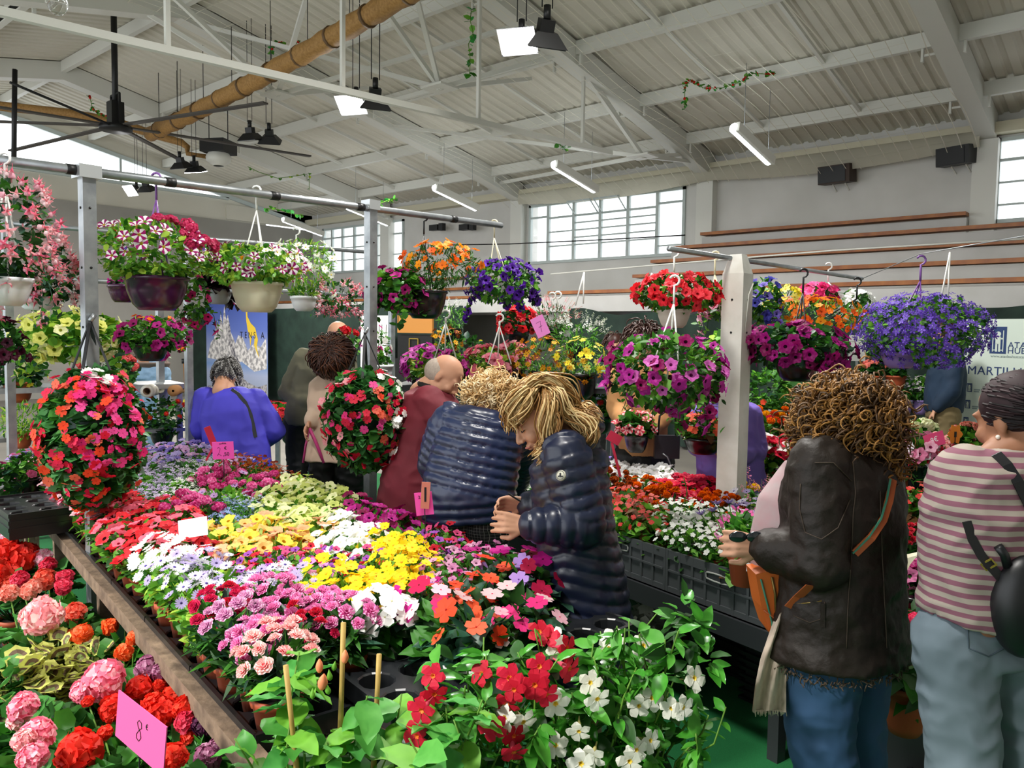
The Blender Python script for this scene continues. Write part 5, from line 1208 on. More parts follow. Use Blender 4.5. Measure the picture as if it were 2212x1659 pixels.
for ch, x in (('T', .1), ('E', .17), ('N', .24), ('S', .31), ('A', .43)):
    o = link('lettering', text_mesh(ch, .11*Hh*.9), t, (x*W, .14*Hh, .0085)); o.data.materials.append(M_ink)
# ---- logo banner at the right
A = PY(2080, 830, 9.0); B = np.array((A[0]+2.6, 8.2, A[2])); 
M_ban = mat('pale banner cloth', 'c9d6cc', .8); M_navy = mat('navy print', '2a3f6c', .8); M_gr = mat('grey print', '8a9a9a', .8)
bd = proj(A)[2]; kk = bd/F; u = (B-A); u[2] = 0; u /= np.linalg.norm(u); nrm = np.cross(u, (0, 0, 1.))
t = thing('logo_banner', A, 'pale green white banner with a row of navy child logos and lettering', 'banner', None, np.column_stack([u, (0, 0, 1), nrm]))
Hb = 300*kk; top = (830-690)*kk
mb = MB(); mb.box((1.3, top-Hb/2-.2, 0), (2.6, Hb+.4, .01)); part('cloth', mb, M_ban, t)
def logo(x, y, s):
    mb = MB(); 
    mb.box((x, y, .006), (.96*s, 1.64*s, .002))
    part('child_logo', mb, M_navy, t)
    mb = MB(); mb.lathe([(0, .009), (.16*s, .009)], 12, (x, y+.38*s, 0)); mb.box((x, y-.0, .009), (.3*s, .46*s, .001))
    for e in (-1, 1): mb.box((x+e*.09*s, y-.45*s, .009), (.12*s, .5*s, .001)); mb.box((x+e*.2*s, y+.1*s, .009), (.2*s, .09*s, .001)); mb.box((x+e*.3*s, y-.05*s, .009), (.05*s, 1.3*s, .001)); mb.box((x+e*.24*s, y-.6*s, .009), (.16*s, .05*s, .001))
    part('child_figure', mb, M_ban, t)
def bxy(px, py): 
    r = ray(px, py); tt = ((A-CAM)@nrm)/(r@nrm); p = CAM+r*tt-A; return p@u, p[2]
x, y = bxy(2157, 735); logo(x, y, 34*kk)
for txt, px, py, sz, m_ in (('ATADES', 2178, 746, 13, M_navy), ('HUESCA', 2178, 758, 13, M_navy), ('MARTILLUE', 2092, 800, 19, M_navy), ('www.atadeshuesca', 2140, 769, 6, M_gr)):
    x, y = bxy(px, py); me = text_mesh(txt, sz*kk*1.35, 1.05); x -= min(v.co.x for v in me.vertices); o = link('lettering', me, t, (x, y, .007)); me.materials.append(m_)
for j, py in enumerate((837, 873, 910, 947)):
    for px in (2095, 2147, 2197):
        x, y = bxy(px-j*4, py); logo(x, y, 11*kk); mb = MB(); mb.box((x+16*kk, y-4*kk, .007), (13*kk, 3*kk, .002)); mb.box((x+15*kk, y-8*kk, .007), (11*kk, 2.4*kk, .002)); part('small_caption', mb, M_gr, t)
for x_ in (.05, 2.5):
    mb = MB(); mb.box((x_, -A[2]/2+top/2, -.02), (.04, A[2]+top, .03)); part('banner_pole', mb, M_galv, t)
# ---- jewellery stall
c = PY(815, 740, 9.9); k = proj(c)[2]/F
t = thing('jewellery_board', c, 'white display board with necklaces hanging, behind the mid post', 'display board', None, np.column_stack([(1, 0, 0), (0, 0, 1), (0, -1, 0)]))
mb = MB(); mb.box((0, 0, 0), (1.0, 1.05, .03)); part('board', mb, M_wcard, t)
for dx in (-.33, -.12, .12, .33):
    mb = MB(); mb.tube([(dx-.04, .35, .02), (dx-.04, .05, .03), (dx, -.15, .04), (dx+.04, .05, .03), (dx+.04, .35, .02)], .006, 5); mb.ball((dx, -.2, .04), (.025, .05, .02)); part('necklace', mb, mat('dark silver', '5a5248', .4, .7), t)
mb = MB(); mb.box((0, -.9, -.02), (1.2, .75, .02)); part('cloth', mb, M_dark, t)
c = PY(897, 700, 9.8); mb = MB(); mb.box((0, 0, 0), (.95, .04, .33)); tag(link('wooden_sign', mb.mesh('wooden_sign', mat('ochre wood', 'b57a34', .6)), None, c, np.eye(3)), 'ochre wooden panel over the black jewellery display', 'sign')
c = PY(897, 755, 9.85); t = thing('black_stand', c, 'black display panel with a small gilt frame, under the ochre panel', 'display board'); mb = MB(); mb.box((0, 0, 0), (.95, .04, .55)); part('backing', mb, M_dark, t)
mb = MB()
for (a, b2) in (((-.12, -.2), (.12, -.2)), ((.12, -.2), (.12, .2)), ((.12, .2), (-.12, .2)), ((-.12, .2), (-.12, -.2))): mb.bar((a[0], -.04, a[1]), (b2[0], -.04, b2[1]), .015)
part('gilt_frame', mb, mat('gilt', 'b09440', .4, .6), t)
mb = MB(); mb.box((0, 0, -1.0), (1.2, .3, 1.4)); tag(link('stall_counter', mb.mesh('stall_counter', M_dark), None, PY(860, 740, 10.0), np.eye(3)), 'dark counter of the jewellery stall', 'counter')
# ============================================================ left shelving rack
def gp(px, py, d): return P(px, py, d)
zr = zat(862, 6.1)
rk = shelf((-60, 5.6), (402, 6.5), zr, .5, 'shelf_rack', 'galvanised shelf rack with plants behind the left impatiens ball', 'rack', M_galv)
for dz in (.38, .8):
    mb = MB(); L = np.linalg.norm(P(-60, 720, 5.6)[:2]-P(402, 720, 6.5)[:2]); mb.box((0, .25, zr-dz), (L, .5, .03)); part('shelf_board', mb, M_galv, rk)
c = gp(330, 842, 6.4); B = rotz(radians(50))
t = thing('film_roll', c, 'roll of clear plastic wrapping film on the rack, showing its round end', 'roll', None, B@rotx(pi/2))
mb = MB(); mb.lathe([(.028, -.16), (.05, -.16), (.05, .16), (.028, .16)], 20); part('film', mb, mat('clear film', 'b9b4aa', .25, coat=.6), t); mb = MB(); mb.lathe([(.026, -.165), (.03, -.165), (.03, .165), (.026, .165), (.026, -.165)], 16); part('core', mb, mat('cardboard', '7a6250', .8), t)
c = gp(383, 842, 6.5); t = thing('paper_roll', c, 'roll of brown wrapping paper next to the film roll', 'roll', None, B@rotx(pi/2)); mb = MB(); mb.lathe([(.01, -.13), (.04, -.13), (.045, .13), (.01, .13)], 14); part('paper', mb, mat('brown paper', '9a6c40', .8), t)
q0 = gp(398, 775, 6.3); q1 = gp(409, 945, 6.3); mb = MB(); mb.tube([q0, q0+(q1-q0)*.06], .022, 8, 1); mb.tube([q0, q1], .014, 8, 0); tag(link('broom_handle', mb.mesh('broom_handle', [mat('beech wood', '9c6c3c', .6), M_dark])), 'wooden broom handle leaning against the post by the rack', 'handle')
potted(40, 800, 5.9, 55, 42, Ld, LEAFW, .06, 300, [(yel_bid, 4, .03, -.8, 0, None)], 'dark leafy plant in a terracotta pot on the rack at the left edge', 'terra', potr=.1, poth=.16)
potted(262, 800, 6.4, 34, 40, Ld, LEAFW, .06, 260, [([f_umbel('d84a50', None, 18, .3)], 3, .035, .2, 1, None)], 'dark bushy plant on the rack above the film roll', 'terra', potr=.07, poth=.12)
potted(48, 910, 5.8, 48, 42, Lb, LEAFN, .06, 360, [(imp_o, 3, .015, 0, 1, None)], 'bright green leafy plant on the middle rack shelf', 'terra', potr=.07, poth=.12)
potted(110, 915, 5.9, 40, 40, Lm3, LEAFN, .06, 260, [(imp_o, 2, .015, 0, 1, None)], 'green plant on the middle rack shelf beside the impatiens ball', 'terra', potr=.07, poth=.12)
potted(350, 900, 6.5, 52, 45, Ld, LEAF, .05, 360, [([f_umbel('d83020', None, 16, .32)], 9, .03, -.2, 1, None)], 'dark green plant with red blooms below the film roll', 'black')
potted(235, 900, 6.4, 60, 45, Ld, LEAF, .05, 300, [([f_umbel('d83020', None, 16, .32)], 4, .03, -.2, 1, None)], 'dark green plant behind the left impatiens ball', 'black')
potted(58, 1010, 4.9, 44, 36, Lm3, LEAF, .05, 300, [(PT(('e06a98', 'a02858')), 14, .03, -.4, 1, None), (PT(('b8a8e0', '5a48a0'), ('a890d8', '4a3890')), 12, .032, .2, 1, None)], 'pink and lilac petunias in a black pot left of the impatiens ball', 'black')
potted(-10, 1060, 4.6, 50, 60, Ld, LEAF, .06, 300, [(PT(('8a1450', '30041c')), 6, .03, -.4, 1, None)], 'dark plant at the left edge below the rack', 'black')
# empty stacked cell trays on a low bench left of the big ball
mb = None
for i in range(3):
    c = gp(88, 1085+i*14, 4.3+.0); tag(link('plant_tray', TR43, None, c, rotz(AZ+.1)), 'black cell tray in the stack left of the near bench, ' + ('topmost', 'middle', 'lowest')[i], 'tray', 'stacked trays at the left')
# low bench continuing at far left (dark timbers)
b = thing('low_bench', st(4.9, .1, 0), 'dark weathered timber bench end beyond the left post', 'bench', None, rotz(AZ)); mb = MB(); mb.box((0, .2, .55), (.8, .06, .05)); mb.box((0, -.1, .55), (.8, .06, .05)); part('rail', mb, M_timber, b)
for x in (-.3, .3):
    mb = MB(); mb.box((x, 0, .27), (.06, .06, .53)); part('leg', mb, M_timber, b)
# white topped table and begonias behind the blue jacket
t0_ = shelf((585, 7.6), (660, 7.6), zat(950, 7.6), .5, 'side_table', 'small table with white edge and wooden top right of the blue jacket', 'table', mat('white laminate', 'd8d8d4', .5))
potted(592, 895, 7.4, 40, 26, Lm3, LEAFW, .06, 200, [([f_five('e02838', 'f0c040', 4, .5)], 46, .036, -.4, 1, None)], 'bright red begonias on the table right of the blue jacket', 'black')
potted(628, 912, 7.3, 24, 22, Lm3, LEAFW, .06, 120, [([f_five('e0603c', 'f0c040', 4, .5)], 12, .03, -.4, 1, None)], 'coral begonias beside the grey sweater', 'black')
potted(424, 870, 7.2, 20, 22, Lm3, LEAFW, .06, 80, [(yel_bid, 8, .05, -.2, 1, None)], 'yellow flowers left of the blue jacket', 'white')
# hanging plant row behind, right of mid post
basket('hanging_basket', 745, 745, 6.3, 34, 36, None, None, Lm3, LEAF, .05, 160, [(PT(('d05ab0', '80206a')), 8, .036, -.5, .6, None), ([f_umbel('d01828', None, 18, .3)], 3, .05, .7, 1, None), (imp_w, 6, .03, -.5, 1, None)], 'small basket of white and pink flowers with red heads left of the mid post')
potted(822, 760, 6.2, 24, 50, Lm3, LEAF, .05, 160, [(imp_w, 6, .03, -.6, 1, None), ([f_five('e0409a')], 5, .03, -.3, 1, None)], 'white and pink flowers just right of the mid post', 'white')

# ============================================================ geraniums in front of the bench
mb = MB(); mb.box((0, 0, .06), (3.4, .62, .12)); tag(link('low_stand', mb.mesh('low_stand', M_dmet), None, st(1.35, -.36, 0), rotz(AZ+.05)), 'low dark stand on the floor under the geraniums', 'stand')
ger = {'red': f_umbel('e0281c', 'ea3c2c', 30, .42, .68, 11), 'redb': f_umbel('e83020', 'f04830', 30, .42, .68, 12), 'pink': f_umbel('f07a96', 'fab8c4', 30, .42, .68, 13), 'palepink': f_umbel('f4a0a8', 'fcdcd8', 30, .42, .68, 14), 'coral': f_umbel('ee5a44', 'f4806a', 30, .42, .68, 15), 'salmon': f_umbel('ec8070', 'f4a898', 30, .42, .68, 16), 'orange': f_umbel('f05a20', 'f4743c', 30, .42, .68, 17), 'crimson': f_umbel('d42848', 'e04c68', 30, .42, .68, 18), 'mauve': f_umbel('a05a80', 'c08aa8', 30, .42, .68, 19), 'rosew': f_umbel('f0a8c0', 'f8dce4', 30, .34, .62, 20), 'plum': f_umbel('4a1c3c', '5c2a4c', 30, .34, .6, 21)}
Lger = [L_mid, leafmat('geranium leaf', '3c7a34', '569648'), L_dark]; Lvar = [L_yel, L_yel, leafmat('variegated centre', '7a9a3c', '5c7a30')]
def T_zonal(n=14):
    """leaf with a yellow rim, a brown ring and a green heart: three concentric bands"""
    V = [(0, .5, -.08)]
    for r, z in ((.2, -.06), (.36, -.01), (.52, .03)):
        for k in range(n):
            t = 2*pi*k/n+pi/n-pi/2; q = r*(1+.09*(-1)**k*(r > .4)); q *= .6 if k in (0, n-1) else 1
            V.append((q*cos(t), .5+q*sin(t), z+.03*sin(3*t)))
    Fc = [(0, 1+k, 1+(k+1) % n) for k in range(n)]
    for j in range(2):
        for k in range(n): a = 1+j*n; Fc.append((a+k, a+(k+1) % n, a+n+(k+1) % n, a+n+k))
    return np.array(V, float), Fc, [2]*n+[1]*n+[0]*n
def geranium(heads, foot, label, group, zonal=False, r=.15, size=.075, nl=70, seed=1, leafs=None):
    """heads: (px, py, colour, size px); foot: (px,py) whose floor point carries the pot; all at the height given by each head"""
    rs = np.random.RandomState(seed)
    hs = [(G(px, py, .50+rs.uniform(-.03, .05)), c, s) for px, py, c, s in heads]
    f = G(foot[0], foot[1], .40); f[2] = .12
    t = thing('geranium', f, label, 'plant', group)
    link('pot', pot_mesh('t', .075, .13), t)
    mb = MB(); D = sphere_dirs(rs, nl, -.2, 1); pos = D*np.array((r, r, .15))*rs.uniform(.5, 1, nl)[:, None]+np.array((0, 0, .22))
    Dh = D*np.array((1, 1, .35)); Dh /= np.linalg.norm(Dh, axis=1)[:, None]
    Rm = rand_rot(rs, Dh, .25); sz = size*rs.uniform(.7, 1.25, nl)
    if zonal:
        V, Fc, M3 = T_zonal()
        for i in range(nl): mb.add((V*sz[i])@Rm[i].T+pos[i]-Rm[i][:, 1]*sz[i]*.5, Fc, M3)
    else: scatter(mb, DISC, Rm, pos-Rm[:, :, 1]*sz[:, None]*.5, sz, rs.choice(3, nl, p=[.4, .4, .2]))
    for i in range(0, nl, 3): mb.tube([(0, 0, .1), pos[i]*np.array((.5, .5, .7)), pos[i]-Rm[i][:, 1]*sz[i]*.2], .0025, 4, 2)
    part('foliage', mb, leafs or ([L_yel, L_brown, leafmat('variegated heart', '9aaa68', '869a58')] if zonal else Lger), t)
    for (p, c, s) in hs:
        d = proj(p)[2]; R_ = s/2*d/F; q = p-f
        mb = MB(); mb.tube([(q[0]*.3, q[1]*.3, .15), q*np.array((.7, .7, .6)), q], .003, 5); part('stem', mb, L_stem, t)
        link('flower_head', ger[c], t, q, frame(np.array((q[0]*.5, q[1]*.5, .35))-fw*.35)@rotz(rs.uniform(0, 6)), R_)
    return t
geranium([(50, 1205, 'red', 75), (10, 1195, 'red', 70), (10, 1165, 'rosew', 40)], (30, 1270), 'red geranium at the left edge, farthest of the geranium row', 'geraniums', seed=1)
geranium([(-20, 1250, 'red', 70), (20, 1265, 'coral', 45), (62, 1140, 'rosew', 40), (92, 1205, 'rosew', 44)], (60, 1230), 'geranium with pale rose heads under the rack at the left', 'geraniums', seed=2)
geranium([(103, 1222, 'crimson', 38), (42, 1252, 'crimson', 40), (96, 1252, 'coral', 52), (140, 1248, 'crimson', 38), (137, 1268, 'crimson', 36)], (120, 1330), 'geranium with coral and crimson heads left of the post foot', 'geraniums', seed=3)
geranium([(20, 1282, 'salmon', 42), (66, 1275, 'salmon', 46), (92, 1332, 'palepink', 88), (68, 1328, 'palepink', 52)], (90, 1400), 'geranium with a big pale pink head above the variegated leaves', 'geraniums', seed=4)
geranium([(160, 1325, 'coral', 50), (178, 1368, 'orange', 42), (238, 1353, 'orange', 38)], (170, 1400), 'orange coral geranium at the foot of the left post', 'geraniums', seed=5)
geranium([(290, 1378, 'orange', 34), (270, 1330, 'orange', 20), (268, 1408, 'orange', 40), (160, 1370, 'orange', 34)], (270, 1430), 'orange geranium under the bench rail', 'geraniums', seed=6)
geranium([], (110, 1425), 'yellow edged variegated geranium leaves at the left foreground', 'variegated geraniums', True, .17, .08, 95, 7)
geranium([], (190, 1440), 'yellow edged variegated geranium behind the large pink head', 'variegated geraniums', True, .14, .075, 75, 8)
geranium([], (40, 1480), 'pale edged variegated geranium at the left picture edge', 'variegated geraniums', True, .14, .085, 60, 9)
geranium([(225, 1470, 'pink', 92), (180, 1495, 'pink', 56), (320, 1445, 'mauve', 60), (350, 1450, 'mauve', 44)], (240, 1540), 'geranium with a broad pink head behind the price card', 'geraniums', seed=10)
geranium([(300, 1488, 'red', 60), (250, 1530, 'red', 66), (348, 1540, 'red', 72), (330, 1520, 'redb', 50), (190, 1515, 'red', 26)], (300, 1600), 'scarlet geranium directly behind the large price card', 'geraniums', seed=11)
geranium([(382, 1508, 'redb', 70), (400, 1530, 'redb', 58), (345, 1480, 'redb', 34), (400, 1560, 'crimson', 48), (410, 1590, 'redb', 40)], (400, 1640), 'scarlet geranium right of the large price card', 'geraniums', seed=12)
geranium([(50, 1528, 'pink', 66), (40, 1555, 'palepink', 50), (80, 1590, 'pink', 78), (70, 1635, 'pink', 66), (50, 1600, 'palepink', 50)], (60, 1690), 'geranium with speckled pink heads in the bottom left corner', 'geraniums', seed=13)
geranium([(170, 1625, 'red', 96), (228, 1582, 'redb', 34)], (170, 1720), 'geranium with one large round scarlet head at the bottom', 'geraniums', seed=14)
geranium([(376, 1634, 'redb', 62), (225, 1590, 'redb', 26)], (340, 1740), 'scarlet geranium below the large price card', 'geraniums', seed=15)
geranium([(448, 1636, 'mauve', 62), (440, 1565, 'plum', 52), (470, 1610, 'mauve', 40)], (450, 1710), 'mauve geranium under the near bench corner', 'geraniums', seed=16)
for i, (x, y) in enumerate(((110, 1530), (140, 1570), (230, 1640), (60, 1500), (20, 1420), (150, 1300), (40, 1310), (290, 1450), (60, 1180), (120, 1190))):
    geranium([], (x, y+60), 'green geranium without blooms among the potted geraniums', 'green geraniums', seed=30+i, nl=60)

# ============================================================ foreground: staked roses and trumpet vines
M_cane = mat('bamboo cane', 'a88c4a', .6, noise=(20, '8f7436', 3, .2)); M_tub = M_potb
def climber(px, py, d, w, h, dep, label, leafs, leafT, lsize, nleaf, seed, canes, group=None, hz=None, cat='plant', name='climbing_plant', bushz=1.0):
    """a leafy climber standing in a pot on the floor: crown centre at the pixel, half sizes in metres"""
    rs = np.random.RandomState(seed); c = P(px, py, d); t = thing(name, (c[0], c[1], 0), label, cat, group)
    mb = MB(); mb.lathe([(0, 0), (.11, 0), (.15, .26), (.155, .26), (.155, .3), (.14, .3), (.135, .27), (0, .26)], 20); part('pot', mb, M_tub, t)
    cz = c[2]
    # stems: wandering shoots from the pot through the crown
    mb = MB(); tips = []
    for i in range(max(6, nleaf//14)):
        a = rs.uniform(0, 2*pi); rr = rs.uniform(.1, 1)**.6; e = np.array((w*rr*cos(a), dep*rr*sin(a), 0)); e = np.array((rt[0]*e[0]-fw[0]*e[1], rt[1]*e[0]-fw[1]*e[1], cz+h*rs.uniform(-.8, 1)*sqrt(1-rr*rr*.6)))
        pts = [np.array((rs.uniform(-.05, .05), rs.uniform(-.05, .05), .26))]
        for s in (.35, .65, .85, 1): pts.append(np.array((e[0]*s**1.3, e[1]*s**1.3, .26+(e[2]-.26)*s**.8))+rs.normal(0, .015, 3))
        mb.tube(pts, [.004, .0035, .003, .0025, .002], 5); tips.append(pts)
    part('stems', mb, L_stem, t)
    mb = MB(); N = nleaf; pos = []; D = []
    for i in range(N):
        pts = tips[rs.randint(len(tips))]; s = rs.uniform(.35, 1)*4; k = min(int(s), 3); f = s-k; p = pts[k]*(1-f)+pts[k+1]*f; a = rs.uniform(0, 2*pi)
        pos.append(p); D.append((cos(a), sin(a), rs.uniform(-.5, .6)))
    D = np.array(D); D /= np.linalg.norm(D, axis=1)[:, None]; pos = np.array(pos)
    Rm = rand_rot(rs, D, .25); sz = lsize*rs.uniform(.6, 1.25, N); scatter(mb, leafT, Rm, pos, sz, rs.choice(3, N, p=[.45, .35, .2])); part('foliage', mb, leafs, t)
    for (x0, y0, x1, y1, dc) in canes:
        A = P(x0, y0, dc)-np.array((c[0], c[1], 0)); B_ = P(x1, y1, dc)-np.array((c[0], c[1], 0)); B_ = A+(B_-A)*((A[2]-.2)/(A[2]-B_[2]))
        mb = MB(); pts = [A+(B_-A)*f for f in np.linspace(0, 1, 7)]; mb.tube(pts, [.006, .0055, .0065, .006, .0065, .006, .006], 8); part('bamboo_cane', mb, M_cane, t)
    return t, tips, c
T_roseleaf = T_leaf5(.34, .1, .3, .03)
t, tips, c = climber(650, 1560, 1.72, .17, .15, .10, 'rose plant with large fresh green leaves tied to two bamboo canes', [L_rose, L_bright, leafmat('young rose leaf', '3c8a3c', '5aa850')], T_roseleaf, .085, 95, 3, [(617, 1437, 640, 1655, 1.68), (742, 1345, 735, 1590, 1.76)], 'staked roses', name='rose_bush')
roseb = MB(); roseb.ball((0, 0, 0), (.55, .55, 1)); roseb.lathe([(.5, -.5), (.62, 0), (.45, .6), (.1, 1.2)], 10, mi=0); 
RB = roseb.mesh('rose_bud', [fm('f0a070')]); rb2 = MB(); rb2.lathe([(0, -1), (.5, -.6), (.6, -.1), (.25, .8), (.02, 1.3)], 8); RBG = rb2.mesh('green_bud', [L_bright])
for (x, y, me, s, dd) in ((690, 1440, RB, .014, 1.7), (697, 1475, RB, .018, 1.68), (745, 1420, RB, .014, 1.72), (712, 1460, RBG, .011, 1.7), (722, 1440, RBG, .01, 1.72), (708, 1490, RBG, .011, 1.68), (675, 1500, RBG, .01, 1.68)):
    link('rose_bud', me, t, P(x, y, dd)-np.array((c[0], c[1], 0)), frame((rnd.uniform(-.3, .3), rnd.uniform(-.3, .3), 1)), s)
t, tips, c = climber(815, 1590, 1.78, .17, .14, .10, 'rose plant with one bare bamboo cane in the bottom centre', [L_rose, L_bright, leafmat('young rose leaf', '3c8a3c', '5aa850')], T_roseleaf, .085, 80, 5, [(819, 1413, 808, 1640, 1.8)], 'staked roses', name='rose_bush')
t, tips, c = climber(960, 1600, 1.7, .13, .13, .09, 'rose plant between the canes and the red trumpet vine', [L_rose, L_bright, leafmat('young rose leaf', '3c8a3c', '5aa850')], T_roseleaf, .085, 70, 6, [], 'staked roses', name='rose_bush')
mred = [f_mandevilla('c8203c', 'f09038', 'd85068'), f_mandevilla('b8162e', 'e87828', 'c84058')]; mwh = [f_mandevilla('f2f2ea', 'f0d040', 'e0d890'), f_mandevilla('e8e8dc', 'e8c838', 'd8cc88')]
def trumpets(t, c, lst, ms, s):
    for i, (x, y, d, ax, ay) in enumerate(lst):
        o = P(x, y, d)-np.array((c[0], c[1], 0)); dirn = -fw*.9+rt*ax+up*ay; link('trumpet_flower', ms[i % 2], t, o, frame(dirn)@rotz(i*1.3), s*(.9+.2*((i*7) % 5)/5))
VL = [L_gloss, leafmat('vine leaf light', '3f8a26', '58a038'), L_dark]; T_vine = T_leaf5(.27, .14, .4, .015)
t, tips, c = climber(1060, 1520, 1.9, .20, .17, .12, 'trumpet vine with crimson red flowers at the bottom centre', VL, T_vine, .06, 330, 8, [(1172, 1600, 1165, 1659, 1.95)], 'trumpet vines', name='trumpet_vine')
trumpets(t, c, [(935, 1460, 1.78, -.2, .2), (938, 1500, 1.8, .2, -.3), (910, 1535, 1.75, -.4, -.2), (1040, 1455, 1.85, -.7, .6), (1100, 1465, 1.8, .1, .3), (1110, 1490, 1.78, -.3, 0), (1165, 1440, 1.85, .1, .1), (1155, 1480, 1.8, -.1, 0), (1180, 1500, 1.82, .3, -.2), (1225, 1400, 1.95, .9, .2), (1185, 1375, 2.0, -.2, .6), (1165, 1365, 2.0, .2, .8), (1230, 1445, 1.9, .9, -.3), (1095, 1520, 1.8, -.3, -.5), (1065, 1570, 1.78, 0, 0), (1110, 1590, 1.8, .5, -.1), (1110, 1625, 1.78, .2, -.6), (900, 1590, 1.75, -.5, 0)], mred, .034)
t, tips, c = climber(1230, 1500, 2.0, .20, .22, .12, 'leafy trumpet vine between the red and the white flowered ones', VL, T_vine, .06, 360, 9, [(1280, 1560, 1270, 1659, 2.0)], 'trumpet vines', name='trumpet_vine')
trumpets(t, c, [(1195, 1375, 2.05, 0, .8), (1205, 1400, 2.0, .2, .4), (1200, 1520, 1.85, .1, -.1), (1275, 1475, 1.9, .2, .1), (1290, 1510, 1.88, .3, -.3), (1250, 1580, 1.86, -.1, -.4), (1090, 1550, 1.8, -.7, .2), (1130, 1560, 1.82, .5, -.4)], [mwh[0], mwh[1]], .034)
t, tips, c = climber(1400, 1490, 2.05, .24, .24, .13, 'trumpet vine with white flowers, rightmost of the foreground plants', VL, T_vine, .062, 430, 12, [], 'trumpet vines', name='trumpet_vine')
trumpets(t, c, [(1315, 1400, 2.05, -.2, .3), (1325, 1380, 2.1, 0, .9), (1390, 1395, 2.1, .3, .2), (1380, 1525, 1.95, 0, -.1), (1408, 1508, 1.97, .4, .2), (1450, 1530, 1.95, -.1, 0), (1475, 1528, 1.95, .4, 0), (1500, 1465, 2.0, .6, .4), (1405, 1600, 1.95, .6, .2), (1360, 1645, 1.9, .1, 0), (1375, 1620, 1.92, .3, .1), (1280, 1635, 1.86, -.3, -.3), (1255, 1650, 1.84, 0, .1), (1200, 1610, 1.85, 0, .3)], mwh, .034)
mb = MB()   # long twining shoots
for pl in ([(1500, 1480), (1535, 1440), (1548, 1400), (1540, 1360), (1533, 1335)], [(1440, 1360), (1370, 1345), (1340, 1335), (1310, 1340)], [(1080, 1520), (1120, 1460), (1110, 1425), (1095, 1415), (1085, 1430)]):
    mb.tube([P(x, y, 2.02) for x, y in pl], .0028, 5)
tag(link('twining_shoots', mb.mesh('twining_shoots', L_stem), t), None)
for i, (x, y, r, h, d) in enumerate(((1475, 1345, .05, .09, 2.1), (1500, 1370, .05, .05, 2.1), (1520, 1435, .05, .06, 2.05))):
    rs = np.random.RandomState(60+i); mb = MB(); D = sphere_dirs(rs, 14, -.3, 1); cc = P(x, y, d)-np.array((c[0], c[1], 0))
    scatter(mb, T_vine, rand_rot(rs, D, .3), D*np.array((.02, .02, h*.8))+cc, .062*rs.uniform(.7, 1.2, 14), rs.choice(3, 14)); part('shoot_leaves', mb, VL, t)

# ============================================================ under and beyond the second table
for i, (x, y) in enumerate(((1420, 1310), (1400, 1345), (1465, 1300), (1380, 1375), (1440, 1290))):
    p = G(x, y, .25); grow('silver', (p[0], p[1], .0), 'silver grey leaved plant on the floor under the second table', 'silver leaved plants', 1.5, i)
grow('petunia_crimson', G(1345, 1215, .2)*np.array((1, 1, 0)), 'crimson petunia on the floor behind the quilted coat', None, 1.3, 3)
STK = MB(); 
for k in range(12): STK.box((0, 0, .02+k*.036), (.58, .38, .012)); STK.box((0, 0, .035+k*.036), (.54, .34, .026))
for i, (x, y) in enumerate(((1560, 1500), (1455, 1395), (1650, 1590), (1400, 1330))):
    p = G(x, y, .0); tag(link('tray_stack', STK.mesh('tray_stack', M_dark), None, (p[0]+.1, p[1]+.35, 0), rotz(RA)), 'stack of black nested trays under the second table, ' + ('beside the cream scarf', 'second from the quilted coat', 'nearest the leather jacket', 'right behind the quilted coat')[i], 'tray stack', 'stacks of trays')
# terracotta pot at the table edge with the tall dark daisies
p = G(1605, 1258, ZB+.03); t = thing('potted_daisy', P(1608, 1262, 2.75), 'plant in a terracotta pot at the table edge, leggy dark daisies rising from it', 'plant')
link('pot', pot_mesh('t', .062, .11), t, (0, 0, 0)); rs = np.random.RandomState(5); mb = MB(); ell_foliage(mb, rs, 220, (0, 0, .17), (.09, .09, .08), LEAF, .045); part('foliage', mb, Lm3, t)
dk = f_daisy('5a4a78', '1c1430', 14, .12, .5, 0, .3)
for (x, y) in ((1515, 1112), (1550, 1090), (1575, 1088), (1540, 1105), (1590, 1095), (1625, 1165)):
    q = P(x, y, 2.8)-P(1608, 1262, 2.75); mb = MB(); mb.tube([(0, 0, .12), q*.6, q], .002, 4); part('stem', mb, L_stem, t); link('flower', dk, t, q, frame(q+np.array((0, 0, .3))), .022)
mb = MB(); mb.box((.04, -.05, .08), (.02, .012, .03)); part('price_label', mb, M_wcard, t)

# ---- third display, right of the white post
shelf((1640, 5.0), (1860, 5.3), zat(1040, 5.1), .5, 'display_bench', 'dark bench of pots between the white post and the curly hair', 'bench')
for i, (x, y, key, lab) in enumerate(((1655, 925, 'zinnia_mix', 'left one'), (1695, 925, 'zinnia_mix', 'second one'), (1735, 925, 'zinnia_mix', 'third one'), (1770, 920, 'petunia_white', 'at the right end'))):
    p = P(x, y, 5.6); grow(key, p-np.array((0, 0, .25)), SPEC[key]['noun']+' in the upper row by the white post, '+lab, None, 1.6, i)
for i, (x, y, key, lab) in enumerate(((1660, 985, 'petunia_redwhite', 'leftmost'), (1700, 985, 'petunia_redwhite', 'second'), (1740, 980, 'petunia_redwhite', 'third'), (1685, 1015, 'green_only', 'lower'), (1730, 1010, 'green_only', 'lower right'))):
    p = P(x, y, 5.1); grow(key, p-np.array((0, 0, .25)), SPEC[key]['noun']+' in the tier by the purple cardigan, '+lab, None, 1.7, i+4)
shelf((1640, 5.7), (1860, 5.9), zat(965, 5.6), .4, 'display_bench', 'upper dark bench of zinnias behind the white post', 'bench')
potted(1660, 850, 6.4, 50, 60, Lm3, LEAF, .06, 360, [(imp_o, 4, .03, -.6, .6, None)], 'pale green bushy plant right of the white post', 'white', potr=.09, poth=.15)
